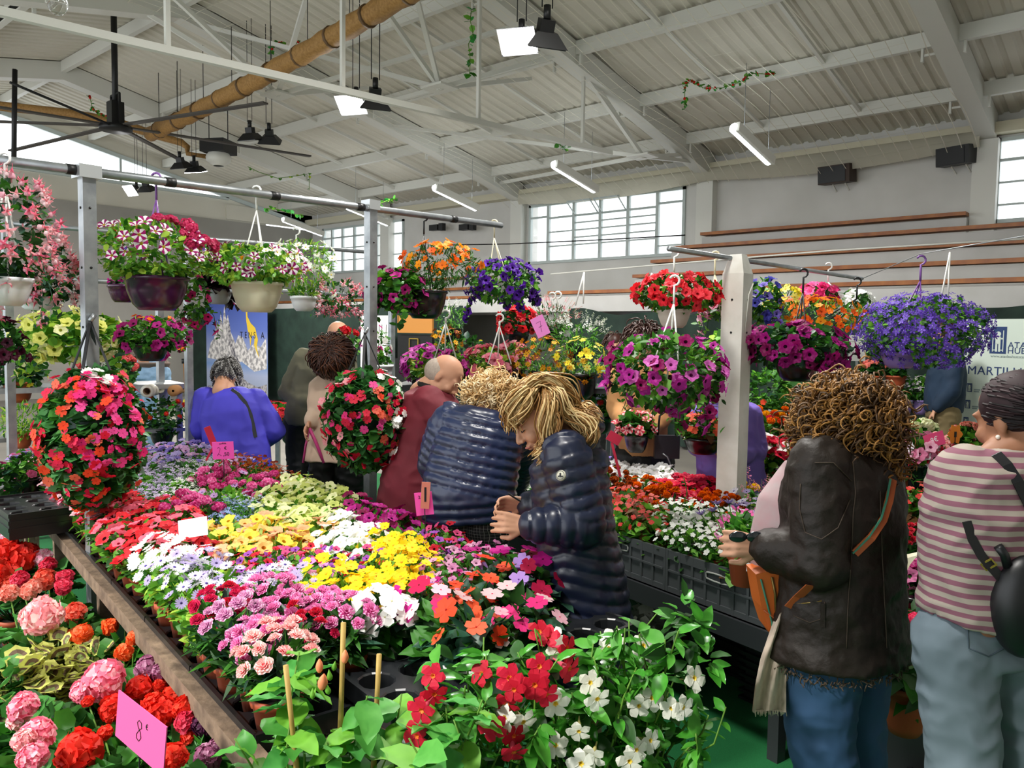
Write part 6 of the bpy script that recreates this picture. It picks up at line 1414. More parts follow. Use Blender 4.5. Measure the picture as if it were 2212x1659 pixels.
potted(1720, 880, 7.0, 60, 60, Ld, LEAFW, .08, 300, [(imp_r, 3, .03, -.6, .6, None)], 'dark green bush behind the magenta basket', 'black')
potted(1500, 860, 5.8, 60, 50, Ld, LEAF, .06, 260, [(mag_pet[1:], 5, .03, -.6, .6, None)], 'dark green plant between the tan coat and the purple cardigan', 'black')
# back shelves with kalanchoes and purple pots
for z, lab in ((zat(775, 8.0), 'top board of the back plant rack at the right'), (zat(848, 8.0), 'middle board of the back plant rack at the right'), (zat(895, 8.0), 'lower board of the back plant rack at the right')):
    shelf((1700, 8.0), (2020, 8.0), z, .45, 'rack_shelf', 'dark '+lab, 'shelf', legs=False, th=.03)
shelf((1700, 8.0), (2020, 8.0), zat(950, 8.0), .45, 'plant_rack', 'lowest level of the dark plant rack by the navy shirted man', 'rack')
for x, lab in ((1700, 'left'), (2018, 'right')):
    q = P(x, 800, 8.05); mpost('rack_post', q[0], q[1], 0, 1.6, .04, 'dark upright at the %s end of the back plant rack' % lab, M_dmet, False)
ku = [f_umbel('ee7868', 'f49488', 26, .25, .35, 31)]
for (x, y, lab) in ((1882, 800, 'left one'), (1935, 800, 'right one')):
    potted(x, y, 8.05, 22, 20, Ld, LEAFW, .07, 90, [(ku, 6, .06, .5, 1, None)], 'coral kalanchoe in a terracotta pot on the middle shelf, '+lab, 'terra', 'kalanchoes', potr=.1, poth=.16)
for (x, lab) in ((1955, 'left one'), (1988, 'right one')):
    potted(x, 845, 8.05, 17, 34, Lm3, LEAFN, .12, 140, [([f_star('e8dce8', 'd8c0d8')], 40, .02, .1, 1, None)], 'wrapped plant in a purple pot by the navy shirted man, '+lab, 'lilac', 'purple potted plants', potr=.075, poth=.15)
for i, (x, y) in enumerate(((1750, 755), (1800, 750), (1890, 760), (1930, 762), (1760, 830), (1800, 880))):
    potted(x, y, 8.2, 26, 22, Ld, LEAF, .07, 90, [(yel_bid if i % 2 else imp_o, 3, .03, 0, 1, None)], 'small potted plant on the back rack, %s from the left' % ('first', 'second', 'third', 'fourth', 'fifth', 'sixth')[i], 'black')
potted(1940, 930, 6.6, 30, 26, Lm3, LEAF, .06, 120, [([f_umbel('c8688c', 'd890a8', 20, .3)], 3, .05, .3, 1, None)], 'pinkish hydrangea right of the curly hair', 'black')
potted(1985, 935, 4.9, 34, 26, Lm3, LEAF, .06, 120, [([f_umbel('d8dca8', 'e8ecc8', 30, .25)], 6, .05, .2, 1, None)], 'pale green flowered plant behind the tilted rose card', 'black')
potted(2095, 950, 4.4, 42, 34, Lm3, LEAFW, .05, 220, [([f_umbel('b85a48', 'c88070', 24, .25, .4)], 7, .035, .3, 1, None)], 'potted plant with dull coral heads behind the striped shoulder', 'terra', potr=.07, poth=.12)
potted(1975, 975, 4.3, 46, 44, Lm3, LEAF, .05, 260, [(PT(('ec88b0', '901050'), ('f4b8d0', 'a03068')), 26, .036, -.3, 1, None), (PT(('f0eaf2', 'c8a0c8')), 14, .034, -.5, .6, None)], 'pink veined petunias right of the curly hair', 'black')
potted(2100, 1000, 4.0, 36, 20, Lm3, LEAF, .05, 120, [(red_pet, 8, .034, -.3, 1, None)], 'red flowers beside the striped shoulder', 'black')
# lower right: dark stand, calla, azaleas, broad leaves, tray on the floor
potted(1975, 1255, 3.25, 46, 42, Ld, LEAF, .05, 260, [(PT(('a01c64', '400624'), ('d070a0', '701848')), 34, .034, -.6, 1, None)], 'plum pink flowers under the magenta price card', 'black')
potted(1990, 1350, 3.1, 50, 42, Ld, LEAF, .05, 200, [([f_umbel('e02c58', 'f0507c', 30, .3)], 12, .035, -.6, .8, None)], 'crimson flowered plant behind the light jeans', 'black')
t = potted(1958, 1440, 2.75, 70, 60, [leafmat('broad leaf', '4a7040', '68885a'), L_dark, L_mid], T_leaf5(.2, .1, .4), .2, 30, [([f_umbel('d83050', 'e85070', 24, .3)], 3, .035, .2, .8, None)], 'plant with broad pale green strap leaves right of the leather jacket', 'terra', potr=.09, poth=.18)
c = P(1948, 1225, 2.9); t = thing('calla_lily', c, 'single white calla lily with yellow throat right of the leather jacket', 'flower'); mb = MB()
V = []; n = 14
for j in range(5):
    for kk_ in range(n):
        a = 2*pi*kk_/n; r = (.006, .012, .022, .032, .045)[j]*(1+.5*max(0, cos(a))*(j/4)); V.append((r*cos(a), r*sin(a), (-.06, -.03, 0, .02, .035)[j]+.03*max(0, cos(a))*(j/4)))
mb.add(V, [(j*n+k_, j*n+(k_+1) % n, (j+1)*n+(k_+1) % n, (j+1)*n+k_) for j in range(4) for k_ in range(n)], 0, True); part('spathe', mb, mat('calla white', 'eee8d0', .4, trans=.3), t)
mb = MB(); mb.tube([(0, 0, -.02), (0, 0, .03)], .006, 6); part('spadix', mb, fm('e8c020'), t); mb = MB(); mb.tube([(0, 0, -.05), (.0, 0, -.3), (.02, 0, -.6)], .006, 6); part('stem', mb, L_stem, t)
p = G(2055, 1605, .06); tag(link('plant_tray', TR43, None, p, rotz(.95), 1.15), 'empty black cell tray on the green carpet beside the light jeans', 'tray')
shelf((1890, 4.15), (2140, 4.15), zat(1085, 4.15), .5, 'display_bench', 'dark bench of pink and red carnations between the leather jacket and the striped sweater', 'bench')
shelf((1890, 3.75), (2100, 3.75), zat(1200, 3.75), .3, 'display_bench', 'lower dark bench between the leather jacket and the striped sweater', 'bench')
for i in range(6):
    for j in range(3):
        x = 1915+i*40; dd = 4.25+j*.16; key = ('dianthus_red', 'dianthus_rose', 'dianthus_rose')[j] if i else 'petunia_magenta'
        p = P(x, 720, dd); p[2] = zat(1085, 4.15); grow(key, p, SPEC[key]['noun']+' on the carnation bench right of the curly hair, '+('front', 'middle', 'back')[j]+' row', 'carnations right of the curly hair', 1.15, i+j)
for i in range(4): p = P(1925+i*38, 720, 3.85); p[2] = zat(1200, 3.75); grow('begonia', p, 'red begonia on the lower bench right of the leather jacket, %s from the left' % ('first', 'second', 'third', 'fourth')[i], 'lower bench begonias', 1.3, i)
mb = MB(); mb.box((0, 0, .15), (.9, .5, .3)); pp = P(1985, 720, 3.15); tag(link('low_stand', mb.mesh('low_stand', M_dmet), None, (pp[0], pp[1], 0), rotz(YAW)), 'low dark stand on the carpet right of the leather jacket', 'stand')
p = G(1990, 1440, .0)
# green garland sprigs on the net and the ceiling
def garland(pts, d, label, seed, red=True, n=60, sz=.06, m=None):
    rs = np.random.RandomState(seed); q = [P(x, y, d) for x, y in pts]; c = q[0].copy(); t = thing('leaf_garland', c, label, 'garland', 'artificial garlands'); q = [a-c for a in q]
    mb = MB(); mb.tube(q, .006, 4); part('cord', mb, L_stem, t); mb = MB(); N = n; pos = []
    for i in range(N): s = rs.uniform(0, len(q)-1.001); k = int(s); pos.append(q[k]*(1-s+k)+q[k+1]*(s-k))
    D = rs.normal(0, 1, (N, 3)); D /= np.linalg.norm(D, axis=1)[:, None]; scatter(mb, LEAFW, rand_rot(rs, D, .1), np.array(pos), sz*rs.uniform(.7, 1.2, N), rs.choice(3, N)); part('leaves', mb, [m or mat('artificial leaf', '2a8a34', .5), L_mid, L_bright], t)
    if red:
        for i in range(0, N, 4):
            mb = MB(); mb.ball(pos[i], .022, 6, 4); part('berry', mb, fm('d02818'), t)
garland([(1478, 235), (1480, 180), (1490, 172), (1520, 190), (1560, 190), (1600, 178), (1620, 158), (1655, 160), (1672, 158)], 11.5, 'long wavy green garland with red berries on the net right of centre', 1, n=110)
garland([(583, 118), (592, 95), (608, 92), (622, 105), (648, 88)], 12, 'short green garland with red berries on the tan duct', 2, n=50)
garland([(193, 205), (200, 235), (215, 245), (240, 255), (258, 280)], 13.5, 'short green garland wound round the fan hub', 3, n=40)
garland([(1018, 20), (1016, 45), (1022, 75), (1012, 95), (1016, 130), (1014, 165)], 9.5, 'vertical string of loose green leaves at the top centre', 4, False, 26, .09)
garland([(1200, 305), (1218, 320), (1240, 312)], 14, 'sprig of dark leaves at the right end of the tie bar', 5, False, 16, .1)
garland([(535, 360), (560, 372), (600, 385), (640, 380), (668, 375), (668, 410)], 14, 'faint yellow green garland above the cream pot', 6, False, 26, .05, mat('yellow leaf', 'a8b818', .5))
garland([(570, 450), (600, 452), (630, 462), (655, 465)], 13, 'small dark garland behind the hanging rail', 7, False, 26, .07)
garland([(820, 440), (840, 432), (856, 430)], 12, 'small green sprig beside the top of the mid post', 8, False, 18, .07)
# ============================================================ people
from mathutils import noise as mn
HR = np.array([cos(YAW), sin(YAW), 0.]); HT = -np.array([-sin(YAW), cos(YAW), 0.]); UZ = np.array([0, 0, 1.])
def V3(r, u, t): return HR*r+UZ*u+HT*t         # right in view, up, towards the visitor
def unit(v): v = np.array(v, float); return v/max(np.linalg.norm(v), 1e-9)
def capsule(mb, a, b, ra, rb, n=14):
    a = np.array(a, float); b = np.array(b, float); d = unit(b-a); pts = []; rr = []
    for t in (-.98, -.8, -.45): pts.append(a+d*ra*t); rr.append(ra*sqrt(1-t*t))
    pts += [a, b]; rr += [ra, rb]
    for t in (.45, .8, .98): pts.append(b+d*rb*t); rr.append(rb*sqrt(1-t*t))
    mb.tube(pts, rr, n)
def loft(mb, rings, S, n=30, pw=2.4):
    """rings: (centre, half width along S, half depth)"""
    R_ = [(np.array(c, float), a, b) for c, a, b in rings]; V = []
    for i, (c, a, b) in enumerate(R_):
        T = unit(R_[min(i+1, len(R_)-1)][0]-R_[max(i-1, 0)][0]); s = unit(np.array(S)-T*(np.array(S)@T)); f = np.cross(T, s)
        for k in range(n):
            t = 2*pi*k/n; x = abs(cos(t))**(2/pw)*(1 if cos(t) > 0 else -1); y = abs(sin(t))**(2/pw)*(1 if sin(t) > 0 else -1); V.append(c+s*a*x+f*b*y)
    m = len(R_); Fc = [(i*n+k, i*n+(k+1) % n, (i+1)*n+(k+1) % n, (i+1)*n+k) for i in range(m-1) for k in range(n)]+[tuple(range(n))[::-1], tuple((m-1)*n+k for k in range(n))]
    mb.add(V, Fc)
def fuse(mb, voxel=.008, smooth=4, fac=.5):
    """one continuous closed skin over all the overlapping volumes"""
    me = mb.mesh('tmp', M_dark); o = bpy.data.objects.new('tmp', me); COL.objects.link(o)
    r = o.modifiers.new('r', 'REMESH'); r.mode = 'VOXEL'; r.voxel_size = voxel; r.use_smooth_shade = True
    s = o.modifiers.new('s', 'SMOOTH'); s.iterations = smooth; s.factor = fac
    bpy.context.view_layer.update(); ev = o.evaluated_get(bpy.context.evaluated_depsgraph_get())
    out = bpy.data.meshes.new_from_object(ev); bpy.data.objects.remove(o); bpy.data.meshes.remove(me)
    out.materials.clear(); return out
def getv(me): a = np.empty(len(me.vertices)*3); me.vertices.foreach_get('co', a); return a.reshape(-1, 3)
def getn(me): a = np.empty(len(me.vertices)*3); me.vertex_normals.foreach_get('vector', a); return a.reshape(-1, 3)
def setv(me, v): me.vertices.foreach_set('co', v.ravel()); me.update()
def spine_coord(v, spines):
    best = np.full(len(v), 1e9); s_out = np.zeros(len(v)); side = np.zeros(len(v)); idx = np.zeros(len(v), int)
    for si, (pts, rad) in enumerate(spines):
        pts = [np.array(p, float) for p in pts]; s0 = 0
        for a, b in zip(pts[:-1], pts[1:]):
            L = np.linalg.norm(b-a); d = (b-a)/L; t = np.clip((v-a)@d, 0, L); q = a+t[:, None]*d; ds = np.linalg.norm(v-q, axis=1)/rad
            m = ds < best; best[m] = ds[m]; s_out[m] = s0+t[m]; idx[m] = si; s0 += L
    return s_out, idx, best
def quilt(me, spines, period, amp, skew=None):
    v = getv(me); n = getn(me); s, idx, _ = spine_coord(v, spines)
    if skew is not None: s = s+np.where(idx == 0, np.abs((v-spines[0][0][0])@skew[0])*skew[1], 0)
    h = np.abs(np.sin(pi*s/period))**.55-.6
    v2 = v+n*(h*amp)[:, None]
    for i in range(len(v2)): v2[i] += n[i]*(mn.noise(Vector(v[i]*26))*amp*.35)
    setv(me, v2)
def folds(me, amp, sc, seed=0, sz=(1, 1, .5)):
    v = getv(me); n = getn(me)
    k = np.array([mn.noise(Vector((p[0]*sc*sz[0]+seed, p[1]*sc*sz[1], p[2]*sc*sz[2])))+.5*mn.noise(Vector((p[0]*sc*2.3, p[1]*sc*2.3+seed, p[2]*sc*2))) for p in v])
    ridge = 1-np.abs(k)*2.2
    setv(me, v+n*(ridge*amp)[:, None])
def hand(mb, w, d, palm, curl=.5, s=1.0, thumb=1):
    """w wrist, d pointing direction, palm normal; five fingers"""
    d = unit(d); palm = unit(palm-d*(np.array(palm)@d)); side = np.cross(d, palm)*thumb
    capsule(mb, w-d*.03*s, w+d*.015*s, .027*s, .027*s, 10)
    for k in (-1, -.33, .33, 1): capsule(mb, w+d*.012*s+side*.017*k*s, w+d*.082*s+side*.030*k*s, .0155*s, .0115*s, 8)
    for k, L in ((-1, .062), (-.34, .078), (.34, .084), (1, .074)):
        b = w+d*.088*s+side*.033*k*s; a = curl*.5; p = b
        for seg, q in enumerate((.45, .32, .26)):
            a2 = a+seg*curl*.75; dd = d*cos(a2)+palm*sin(a2)+side*.05*k; e = p+unit(dd)*L*q*s; capsule(mb, p, e, (.0088, .0082, .0075)[seg]*s, (.0082, .0075, .0062)[seg]*s, 8); p = e
    b = w+d*.03*s+side*.028*s; e = b+unit(d*.7+side*.6+palm*.35)*.042*s; capsule(mb, b, e, .0135*s, .011*s, 8); capsule(mb, e, e+unit(d+palm*.5)*.032*s, .0105*s, .009*s, 8)
def headparts(mb, c, Fv, Uv, s=1.0, nose=1):
    """skull, jaw, brow, nose, lips, chin, cheeks, ears; Fv face direction"""
    Fv = unit(Fv); Uv = unit(np.array(Uv)-Fv*(np.array(Uv)@Fv)); R_ = np.cross(Fv, Uv); B = np.column_stack([R_, Fv, Uv])
    def W(x, y, z): return c+B@(np.array((x, y, z))*s)
    E = lambda x, y, z, r: mb.ball(W(x, y, z), np.array(r)*s, 18, 14, 0, B)
    E(0, -.012, .035, (.074, .094, .085)); E(0, .018, -.015, (.062, .072, .085)); E(0, .036, -.07, (.042, .045, .035)); E(0, .058, -.092, (.02, .022, .018))
    for x in (-1, 1):
        E(x*.034, .062, -.028, (.026, .024, .026)); E(x*.05, .01, -.06, (.02, .045, .03)); E(x*.028, .076, .027, (.026, .014, .008)); E(x*.072, -.008, -.006, (.009, .02, .032)); E(x*.012, .099, -.03, (.009, .009, .008))
        E(x*.03, .072, .006, (.014, .012, .010))
    capsule(mb, W(0, .082, .02), W(0, .108, -.025), .008*s, .0115*s, 10); E(0, .086, -.054, (.024, .011, .006)); E(0, .084, -.066, (.02, .011, .007)); E(0, .03, .06, (.055, .05, .035))
    capsule(mb, W(0, -.03, -.05), W(0, -.05, -.15), .052*s, .058*s, 14)
    return B
def face_details(t, c, B, s, skin, closed=True, lip='b06a60'):
    def W(x, y, z): return c+B@(np.array((x, y, z))*s)
    for x in (-1, 1):
        mb = MB()
        if closed: mb.tube([W(x*.016, .084, .004), W(x*.03, .088, -.0005), W(x*.044, .078, .004)], .002, 5)
        else: mb.ball(W(x*.03, .076, .005), .0115*s, 10, 8)
        part('eyelash' if closed else 'eye', mb, M_dark, t)
        mb = MB(); mb.tube([W(x*.014, .093, .026), W(x*.03, .094, .032), W(x*.047, .082, .027)], [.0025, .003, .0015], 5); part('eyebrow', mb, mat('eyebrow', '6a4a34', .8), t)
    mb = MB(); mb.tube([W(-.022, .088, -.0595), W(-.008, .0975, -.058), (W(.008, .0975, -.058)), W(.022, .088, -.0595)], [.002, .0045, .0045, .002], 6); part('lips', mb, mat('lips', lip, .5), t)
def strands(t, lst, m, name='hair', n=5):
    mb = MB()
    for i, (pts, r) in enumerate(lst): mb.tube(pts, r, n, i % len(m))
    return part(name, mb, m, t)
def jn(v, d=None): return P(*v) if len(v) == 3 else np.array(v)
SKIN = mat('skin', 'b48468', .55, spec=.3, noise=(8, 'bd8f74')); SKIN2 = mat('tanned skin', '94664c', .55, spec=.3, noise=(8, '9c6e54'))
def person(label, neck, pelvis, shL, shR, elL, elR, wrL, wrR, head, face, headup=(0, 1, 0), skin=SKIN, s=1.0, top=None, bottom=None, knees=None, ankles=None, hands=True, hcurl=.6, palmL=(0, -1, 0), palmR=(0, -1, 0), voxel=.007, hs=1.0, hdirL=None, hdirR=None):
    """joints are world points; builds the continuous body and returns a dict to dress it"""
    ctr = np.array((pelvis[0], pelvis[1], 0)); t = thing('person', ctr, label, 'person')
    L = lambda p: np.array(p)-ctr
    neck, pelvis, shL, shR, elL, elR, wrL, wrR, head = map(L, (neck, pelvis, shL, shR, elL, elR, wrL, wrR, head))
    S = unit(shR-shL); S2 = unit(S*np.array((1, 1, .3)))
    chest = neck*.62+pelvis*.38
    hipL = pelvis-S2*.09*s; hipR = pelvis+S2*.09*s
    if ankles is None: ankles = (hipL*np.array((1, 1, 0))+UZ*.09, hipR*np.array((1, 1, 0))+UZ*.09)
    else: ankles = [L(a) for a in ankles]
    if knees is None: knees = ((hipL+ankles[0])/2, (hipR+ankles[1])/2)
    else: knees = [L(a) for a in knees]
    mb = MB(); Fv = V3(*face); B = headparts(mb, head, Fv, V3(*headup), hs)
    capsule(mb, head-B[:, 2]*.06-B[:, 1]*.03, neck, .05, .055); loft(mb, [(neck, .08, .06), (neck*.85+pelvis*.15, .15, .085), (chest, .15, .10), (pelvis*.75+neck*.25, .13, .095), (pelvis, .15, .11), (pelvis-UZ*.06, .12, .1)], S)
    for sh, el, wr, pl, th, hd in ((shL, elL, wrL, palmL, 1, hdirL), (shR, elR, wrR, palmR, -1, hdirR)):
        capsule(mb, sh*.9+neck*.1, el, .042, .035); capsule(mb, el, wr, .036, .025); capsule(mb, neck, sh, .05, .042)
        if hands: hand(mb, wr, V3(*hd) if hd is not None else wr-el, V3(*pl), hcurl, 1.0, th)
    for h, k, a in ((hipL, knees[0], ankles[0]), (hipR, knees[1], ankles[1])):
        capsule(mb, h, k, .07, .048); capsule(mb, k, a, .048, .036); capsule(mb, a, a+unit(np.cross(UZ, S2))*.14-UZ*.05, .035, .03)
    me = fuse(mb, voxel, 3); me.materials.append(skin); link('body', me, t)
    return dict(t=t, L=L, neck=neck, pelvis=pelvis, shL=shL, shR=shR, elL=elL, elR=elR, wrL=wrL, wrR=wrR, head=head, B=B, S=S, S2=S2, hips=(hipL, hipR), knees=knees, ankles=ankles, s=s, hs=hs)
def coat(q, length, m, arm=(.07, .06, .05), w=(.10, .19, .2, .18, .2, .23), dp=(.08, .12, .14, .13, .15, .17), hem=None, voxel=.009, name='coat', short=.0, collar=True, smooth=4):
    """rings run from neck to hem; length beyond the pelvis"""
    mb = MB(); n, p = q['neck'], q['pelvis']; hem = hem if hem is not None else p-UZ*length
    cs = [n+(n-p)*.03, n*.9+p*.1, n*.65+p*.35, n*.3+p*.7, p, hem]
    loft(mb, [(c, a, b) for c, a, b in zip(cs, w, dp)], q['S'])
    for sh, el, wr in ((q['shL'], q['elL'], q['wrL']), (q['shR'], q['elR'], q['wrR'])):
        capsule(mb, sh*.93+n*.07, el, arm[0], arm[1], 18); wr2 = wr+(el-wr)*(.1+short); capsule(mb, el, wr2, arm[1], arm[2], 18)
    me = fuse(mb, voxel, smooth); me.materials.append(m)
    cs = [cs[0]+unit(cs[0]-cs[1])*.1]+cs[1:]+[hem+unit(hem-p)*.3]
    sp = [(cs, w[2]), ([q['shL'], q['elL'], q['wrL']], arm[0]), ([q['shR'], q['elR'], q['wrR']], arm[0])]
    return me, sp
def trousers(q, m, r=(.115, .085, .07), voxel=.009, amp=.006):
    mb = MB(); p = q['pelvis']
    k_ = r[0]/.115; loft(mb, [(p+UZ*.05, .135*k_, .1*k_), (p, .16*k_, .12*k_), (p-UZ*.08, .165*k_, .125*k_)], q['S2'])
    for h, k, a in zip(q['hips'], q['knees'], q['ankles']): capsule(mb, h-UZ*.04, k, r[0], r[1], 18); capsule(mb, k, a+UZ*.02, r[1], r[2], 18)
    me = fuse(mb, voxel, 3); folds(me, amp, 9, 2, (1, 1, 1.6)); me.materials.append(m); link('trousers', me, q['t'])
    mb = MB(); f = unit(np.cross(UZ, q['S2']))
    for a in q['ankles']:
        mb = MB(); capsule(mb, a-UZ*.04-f*.03, a+f*.13-UZ*.05, .045, .04); part('shoe', mb, M_dark, q['t'])
def hairball(q, rs, n, length, m, r=.004, wave=.012, wf=6, spread=1.0, back=.7, rad=(.083, .105, .098), center=(0, -.012, .035), gravity=1.0, zmin=-.1, cap_m=None, out=.02, facelim=.35):
    """hair as strands that leave the scalp and fall; cap underneath"""
    c = q['head']; B = q['B']; s = q['hs']; mb = MB(); mb.ball(c+B@(np.array(center)*s), np.array(rad)*s*.99, 20, 14, 0, B); st_ = []
    for i in range(n):
        D = rs.normal(0, 1, 3); D /= np.linalg.norm(D)
        if D[2] < zmin or (D[1] > facelim and D[2] < .75): continue
        p = np.array(center)+D*np.array(rad)*1.0; p = c+B@(p*s); o = B@D; L = length*rs.uniform(.7, 1.15); pts = [p]; v = o*.6+B@np.array((D[0]*.4, -back*.5, .15)); ph = rs.uniform(0, 6); sd = unit(np.cross(o, UZ)+rs.normal(0, .2, 3)); m_ = 11
        for j in range(m_):
            v = unit(v*.75+(-UZ*gravity+o*out*8)*.28); p = p+v*L/m_; pts.append(p+sd*wave*sin(ph+wf*j/m_*pi)+o*wave*cos(ph+wf*j/m_*pi)*.7)
        st_.append((pts, [r*.5]+[r]*(m_-3)+[r*.8, r*.6, r*.2]))
    for i, (a, b) in enumerate(st_): mb.tube(a, b, 4, i % len(m))
    return part('hair', mb, m, q['t'])
def hair_shell(mb, C, R_, crown, n, sweep, r, rs, out=1.04):
    """straight hair combed over an egg-shaped head from the crown down to a rim"""
    BB = np.column_stack([HR, HT, UZ]); cw = unit(crown); x = unit(np.cross(cw, (.3, .2, .9))); y = np.cross(cw, x)
    for i in range(n):
        a = rs.uniform(0, 2*pi); e = x*cos(a)+y*sin(a); sw = sweep*rs.uniform(.6, 1.08); j0 = rs.uniform(0, .5); o = rs.uniform(.97, out)
        cw = unit(np.array(crown)+rs.normal(0, .22, 3)); pts = [C+BB@((BB.T@(cw*cos(sw*(j0+(1-j0)*j/9))+e*sin(sw*(j0+(1-j0)*j/9))))*np.array(R_)*(o+.03*(j/9)**2)) for j in range(10)]
        mb.tube(pts, [r*.5]+[r]*7+[r*.7, r*.3], 4, rs.randint(3))
def curls(q, rs, n, C, R_, m, r=.0032, cr=.011, clen=.07, droop=.6):
    """ringlets covering an egg-shaped mass given by centre and radii (view axes)"""
    mb = MB(); BB = np.column_stack([HR, HT, UZ]); mb.ball(C, np.array(R_)*.86, 22, 16, 0, BB)
    for i in range(n):
        D = rs.normal(0, 1, 3); D /= np.linalg.norm(D)
        p = C+BB@(D*np.array(R_)*rs.uniform(.84, 1.0)); o = BB@D; ax = unit(o*.35-UZ*droop+rs.normal(0, .35, 3)); x = unit(np.cross(ax, rs.normal(0, 1, 3))); y = np.cross(ax, x); pts = []
        c_ = cr*rs.uniform(.6, 1.3); L = clen*rs.uniform(.6, 1.3); tn = rs.uniform(1.2, 2.6)
        for j in range(13): a = j/12*tn*2*pi; pts.append(p+ax*L*j/12+(x*cos(a)+y*sin(a))*c_*min(1, j/3))
        mb.tube(pts, [r]*10+[r*.8, r*.5, r*.2], 4, rs.randint(len(m)))
    return part('hair', mb, m, q['t'])
def strap(q, pts, w, m, name='bag_strap', thick=.004, nrm=None):
    """flat band through points, pushed outwards from the spine"""
    mb = MB(); V = []; N = len(pts)
    for i, p in enumerate(pts):
        p = np.array(p); d = unit(np.array(pts[min(i+1, N-1)])-np.array(pts[max(i-1, 0)])); nn = unit(nrm if nrm is not None else HT); sd = unit(np.cross(d, nn)); V += [p-sd*w/2, p+sd*w/2, p+sd*w/2+nn*thick, p-sd*w/2+nn*thick]
    Fc = [(i*4+k, i*4+(k+1) % 4, i*4+4+(k+1) % 4, i*4+4+k) for i in range(N-1) for k in range(4)]+[(0, 1, 2, 3), (4*N-1, 4*N-2, 4*N-3, 4*N-4)]
    mb.add(V, Fc); return part(name, mb, m, q['t'])

def surf(me_obj, px, py, q, off=.003):
    """first point of a garment met by the view ray, in person space"""
    o = me_obj; ctr = Vector(q['t'].location); org = Vector(CAM)-ctr; d = Vector(ray(px, py)).normalized()
    ok, loc, n, i = o.ray_cast(org, d)
    return (np.array(loc)+np.array(n)*off, np.array(n)) if ok else (np.array(org+d*2), HT)

# ---- A: woman in the long navy quilted coat -------------------------------
M_navyq = mat('navy quilted nylon', '11182c', .36, spec=.55, noise=(5, '18203a'))
d = 3.12
q = person('blonde person in long navy quilted coat, face bent down to the left, holding keys', P(1222, 975, d), P(1255, 1235, d), P(1222, 985, d-.17), P(1222, 985, d+.17), P(1262, 1135, d-.2), P(1225, 1120, d+.16), P(1140, 1135, d-.22), P(1140, 1088, d+.08),
    P(1168, 905, d-.03), (-.8, -.52, .22), (-.5, .85, 0), hs=1.12, hcurl=.9, palmL=(0, -.3, -1), palmR=(0, -.6, 1), voxel=.005, hdirL=(-1, .12, 0), hdirR=(-1, .0, 0))
me, sp = coat(q, .62, M_navyq, arm=(.098, .085, .062), w=(.11, .2, .215, .21, .22, .23), dp=(.10, .15, .155, .155, .17, .175), hem=q['L'](P(1290, 1480, d)))
quilt(me, sp, .052, .011, (HR, -.35)); co = link('coat', me, q['t'])
mb = MB(); L = q['L']
for i in range(4): loft(mb, [(L(P(1238+i*8, 950+i*13, d))-HR*.0, .12+.01*i, .10), (L(P(1238+i*8, 964+i*13, d)), .12+.012*i, .105)], q['S'])
mb.ball(L(P(1268, 915, d+.02)), (.07, .11, .075), 14, 10, 0, np.column_stack([HR, HT, UZ])); me = fuse(mb, .009, 3); quilt(me, [([L(P(1260, 880, d)), L(P(1250, 1010, d))], .1)], .05, .012); me.materials.append(M_navyq); link('hood', me, q['t'])
face_details(q['t'], q['head'], q['B'], q['hs'], SKIN)
bl = [mat('blonde hair', 'b08a50', .45, noise=(60, 'd8b47c', 3, .2)), mat('honey hair', '8f6636', .45), mat('light blonde hair', 'd9bd88', .45)]
rs = np.random.RandomState(9)
mb = MB(); c = q['head']; B = q['B']; mb.ball(c+B@np.array((0, -.03, .052)), (.088, .105, .092), 22, 16, 1, B); st_ = []
def flow(ctrl, n, jit, r, wob=.006):
    ctrl = [np.array(x, float) for x in ctrl]
    for i in range(n):
        o = rs.normal(0, jit, 3); ph = rs.uniform(0, 6); pts = []; K = 14
        for j in range(K+1):
            s = j/K*(len(ctrl)-1); k = min(int(s), len(ctrl)-2); f = s-k; p0 = ctrl[max(k-1, 0)]; p1 = ctrl[k]; p2 = ctrl[k+1]; p3 = ctrl[min(k+2, len(ctrl)-1)]
            pt = .5*((2*p1)+(-p0+p2)*f+(2*p0-5*p1+4*p2-p3)*f*f+(-p0+3*p1-3*p2+p3)*f**3)
            pts.append(pt+o*(.6+.7*j/K)+np.array((sin(ph+j*.9), cos(ph+j*.8), sin(j+ph)))*wob)
        mb.tube(pts, [r*.6]+[r]*(K-2)+[r*.6, r*.25], 4, rs.randint(3))
Pq = lambda x, y, dd: L(P(x, y, dd))
dn = d-.13
flow([Pq(1165, 838, d-.05), Pq(1125, 848, dn), Pq(1098, 885, dn+.02), Pq(1108, 920, dn+.03)], 110, .012, .003)
flow([Pq(1165, 836, d-.04), Pq(1150, 850, dn), Pq(1135, 880, dn-.0), Pq(1112, 905, dn+.02)], 85, .01, .003)
flow([Pq(1170, 836, d-.05), Pq(1185, 865, dn-.03), Pq(1178, 920, dn-.02), Pq(1185, 960, dn), Pq(1172, 985, dn-.01)], 153, .013, .003)
flow([Pq(1170, 836, d-.05), Pq(1205, 850, dn), Pq(1225, 890, dn), Pq(1250, 905, dn), Pq(1275, 930, dn), Pq(1268, 950, dn)], 187, .012, .003)
flow([Pq(1175, 836, d), Pq(1215, 855, d-.05), Pq(1245, 895, d-.05), Pq(1262, 890, d-.08), Pq(1285, 905, d-.1)], 136, .014, .003)
flow([Pq(1180, 860, dn-.02), Pq(1196, 900, dn-.03), Pq(1190, 945, dn-.01), Pq(1168, 975, dn)], 102, .012, .003)
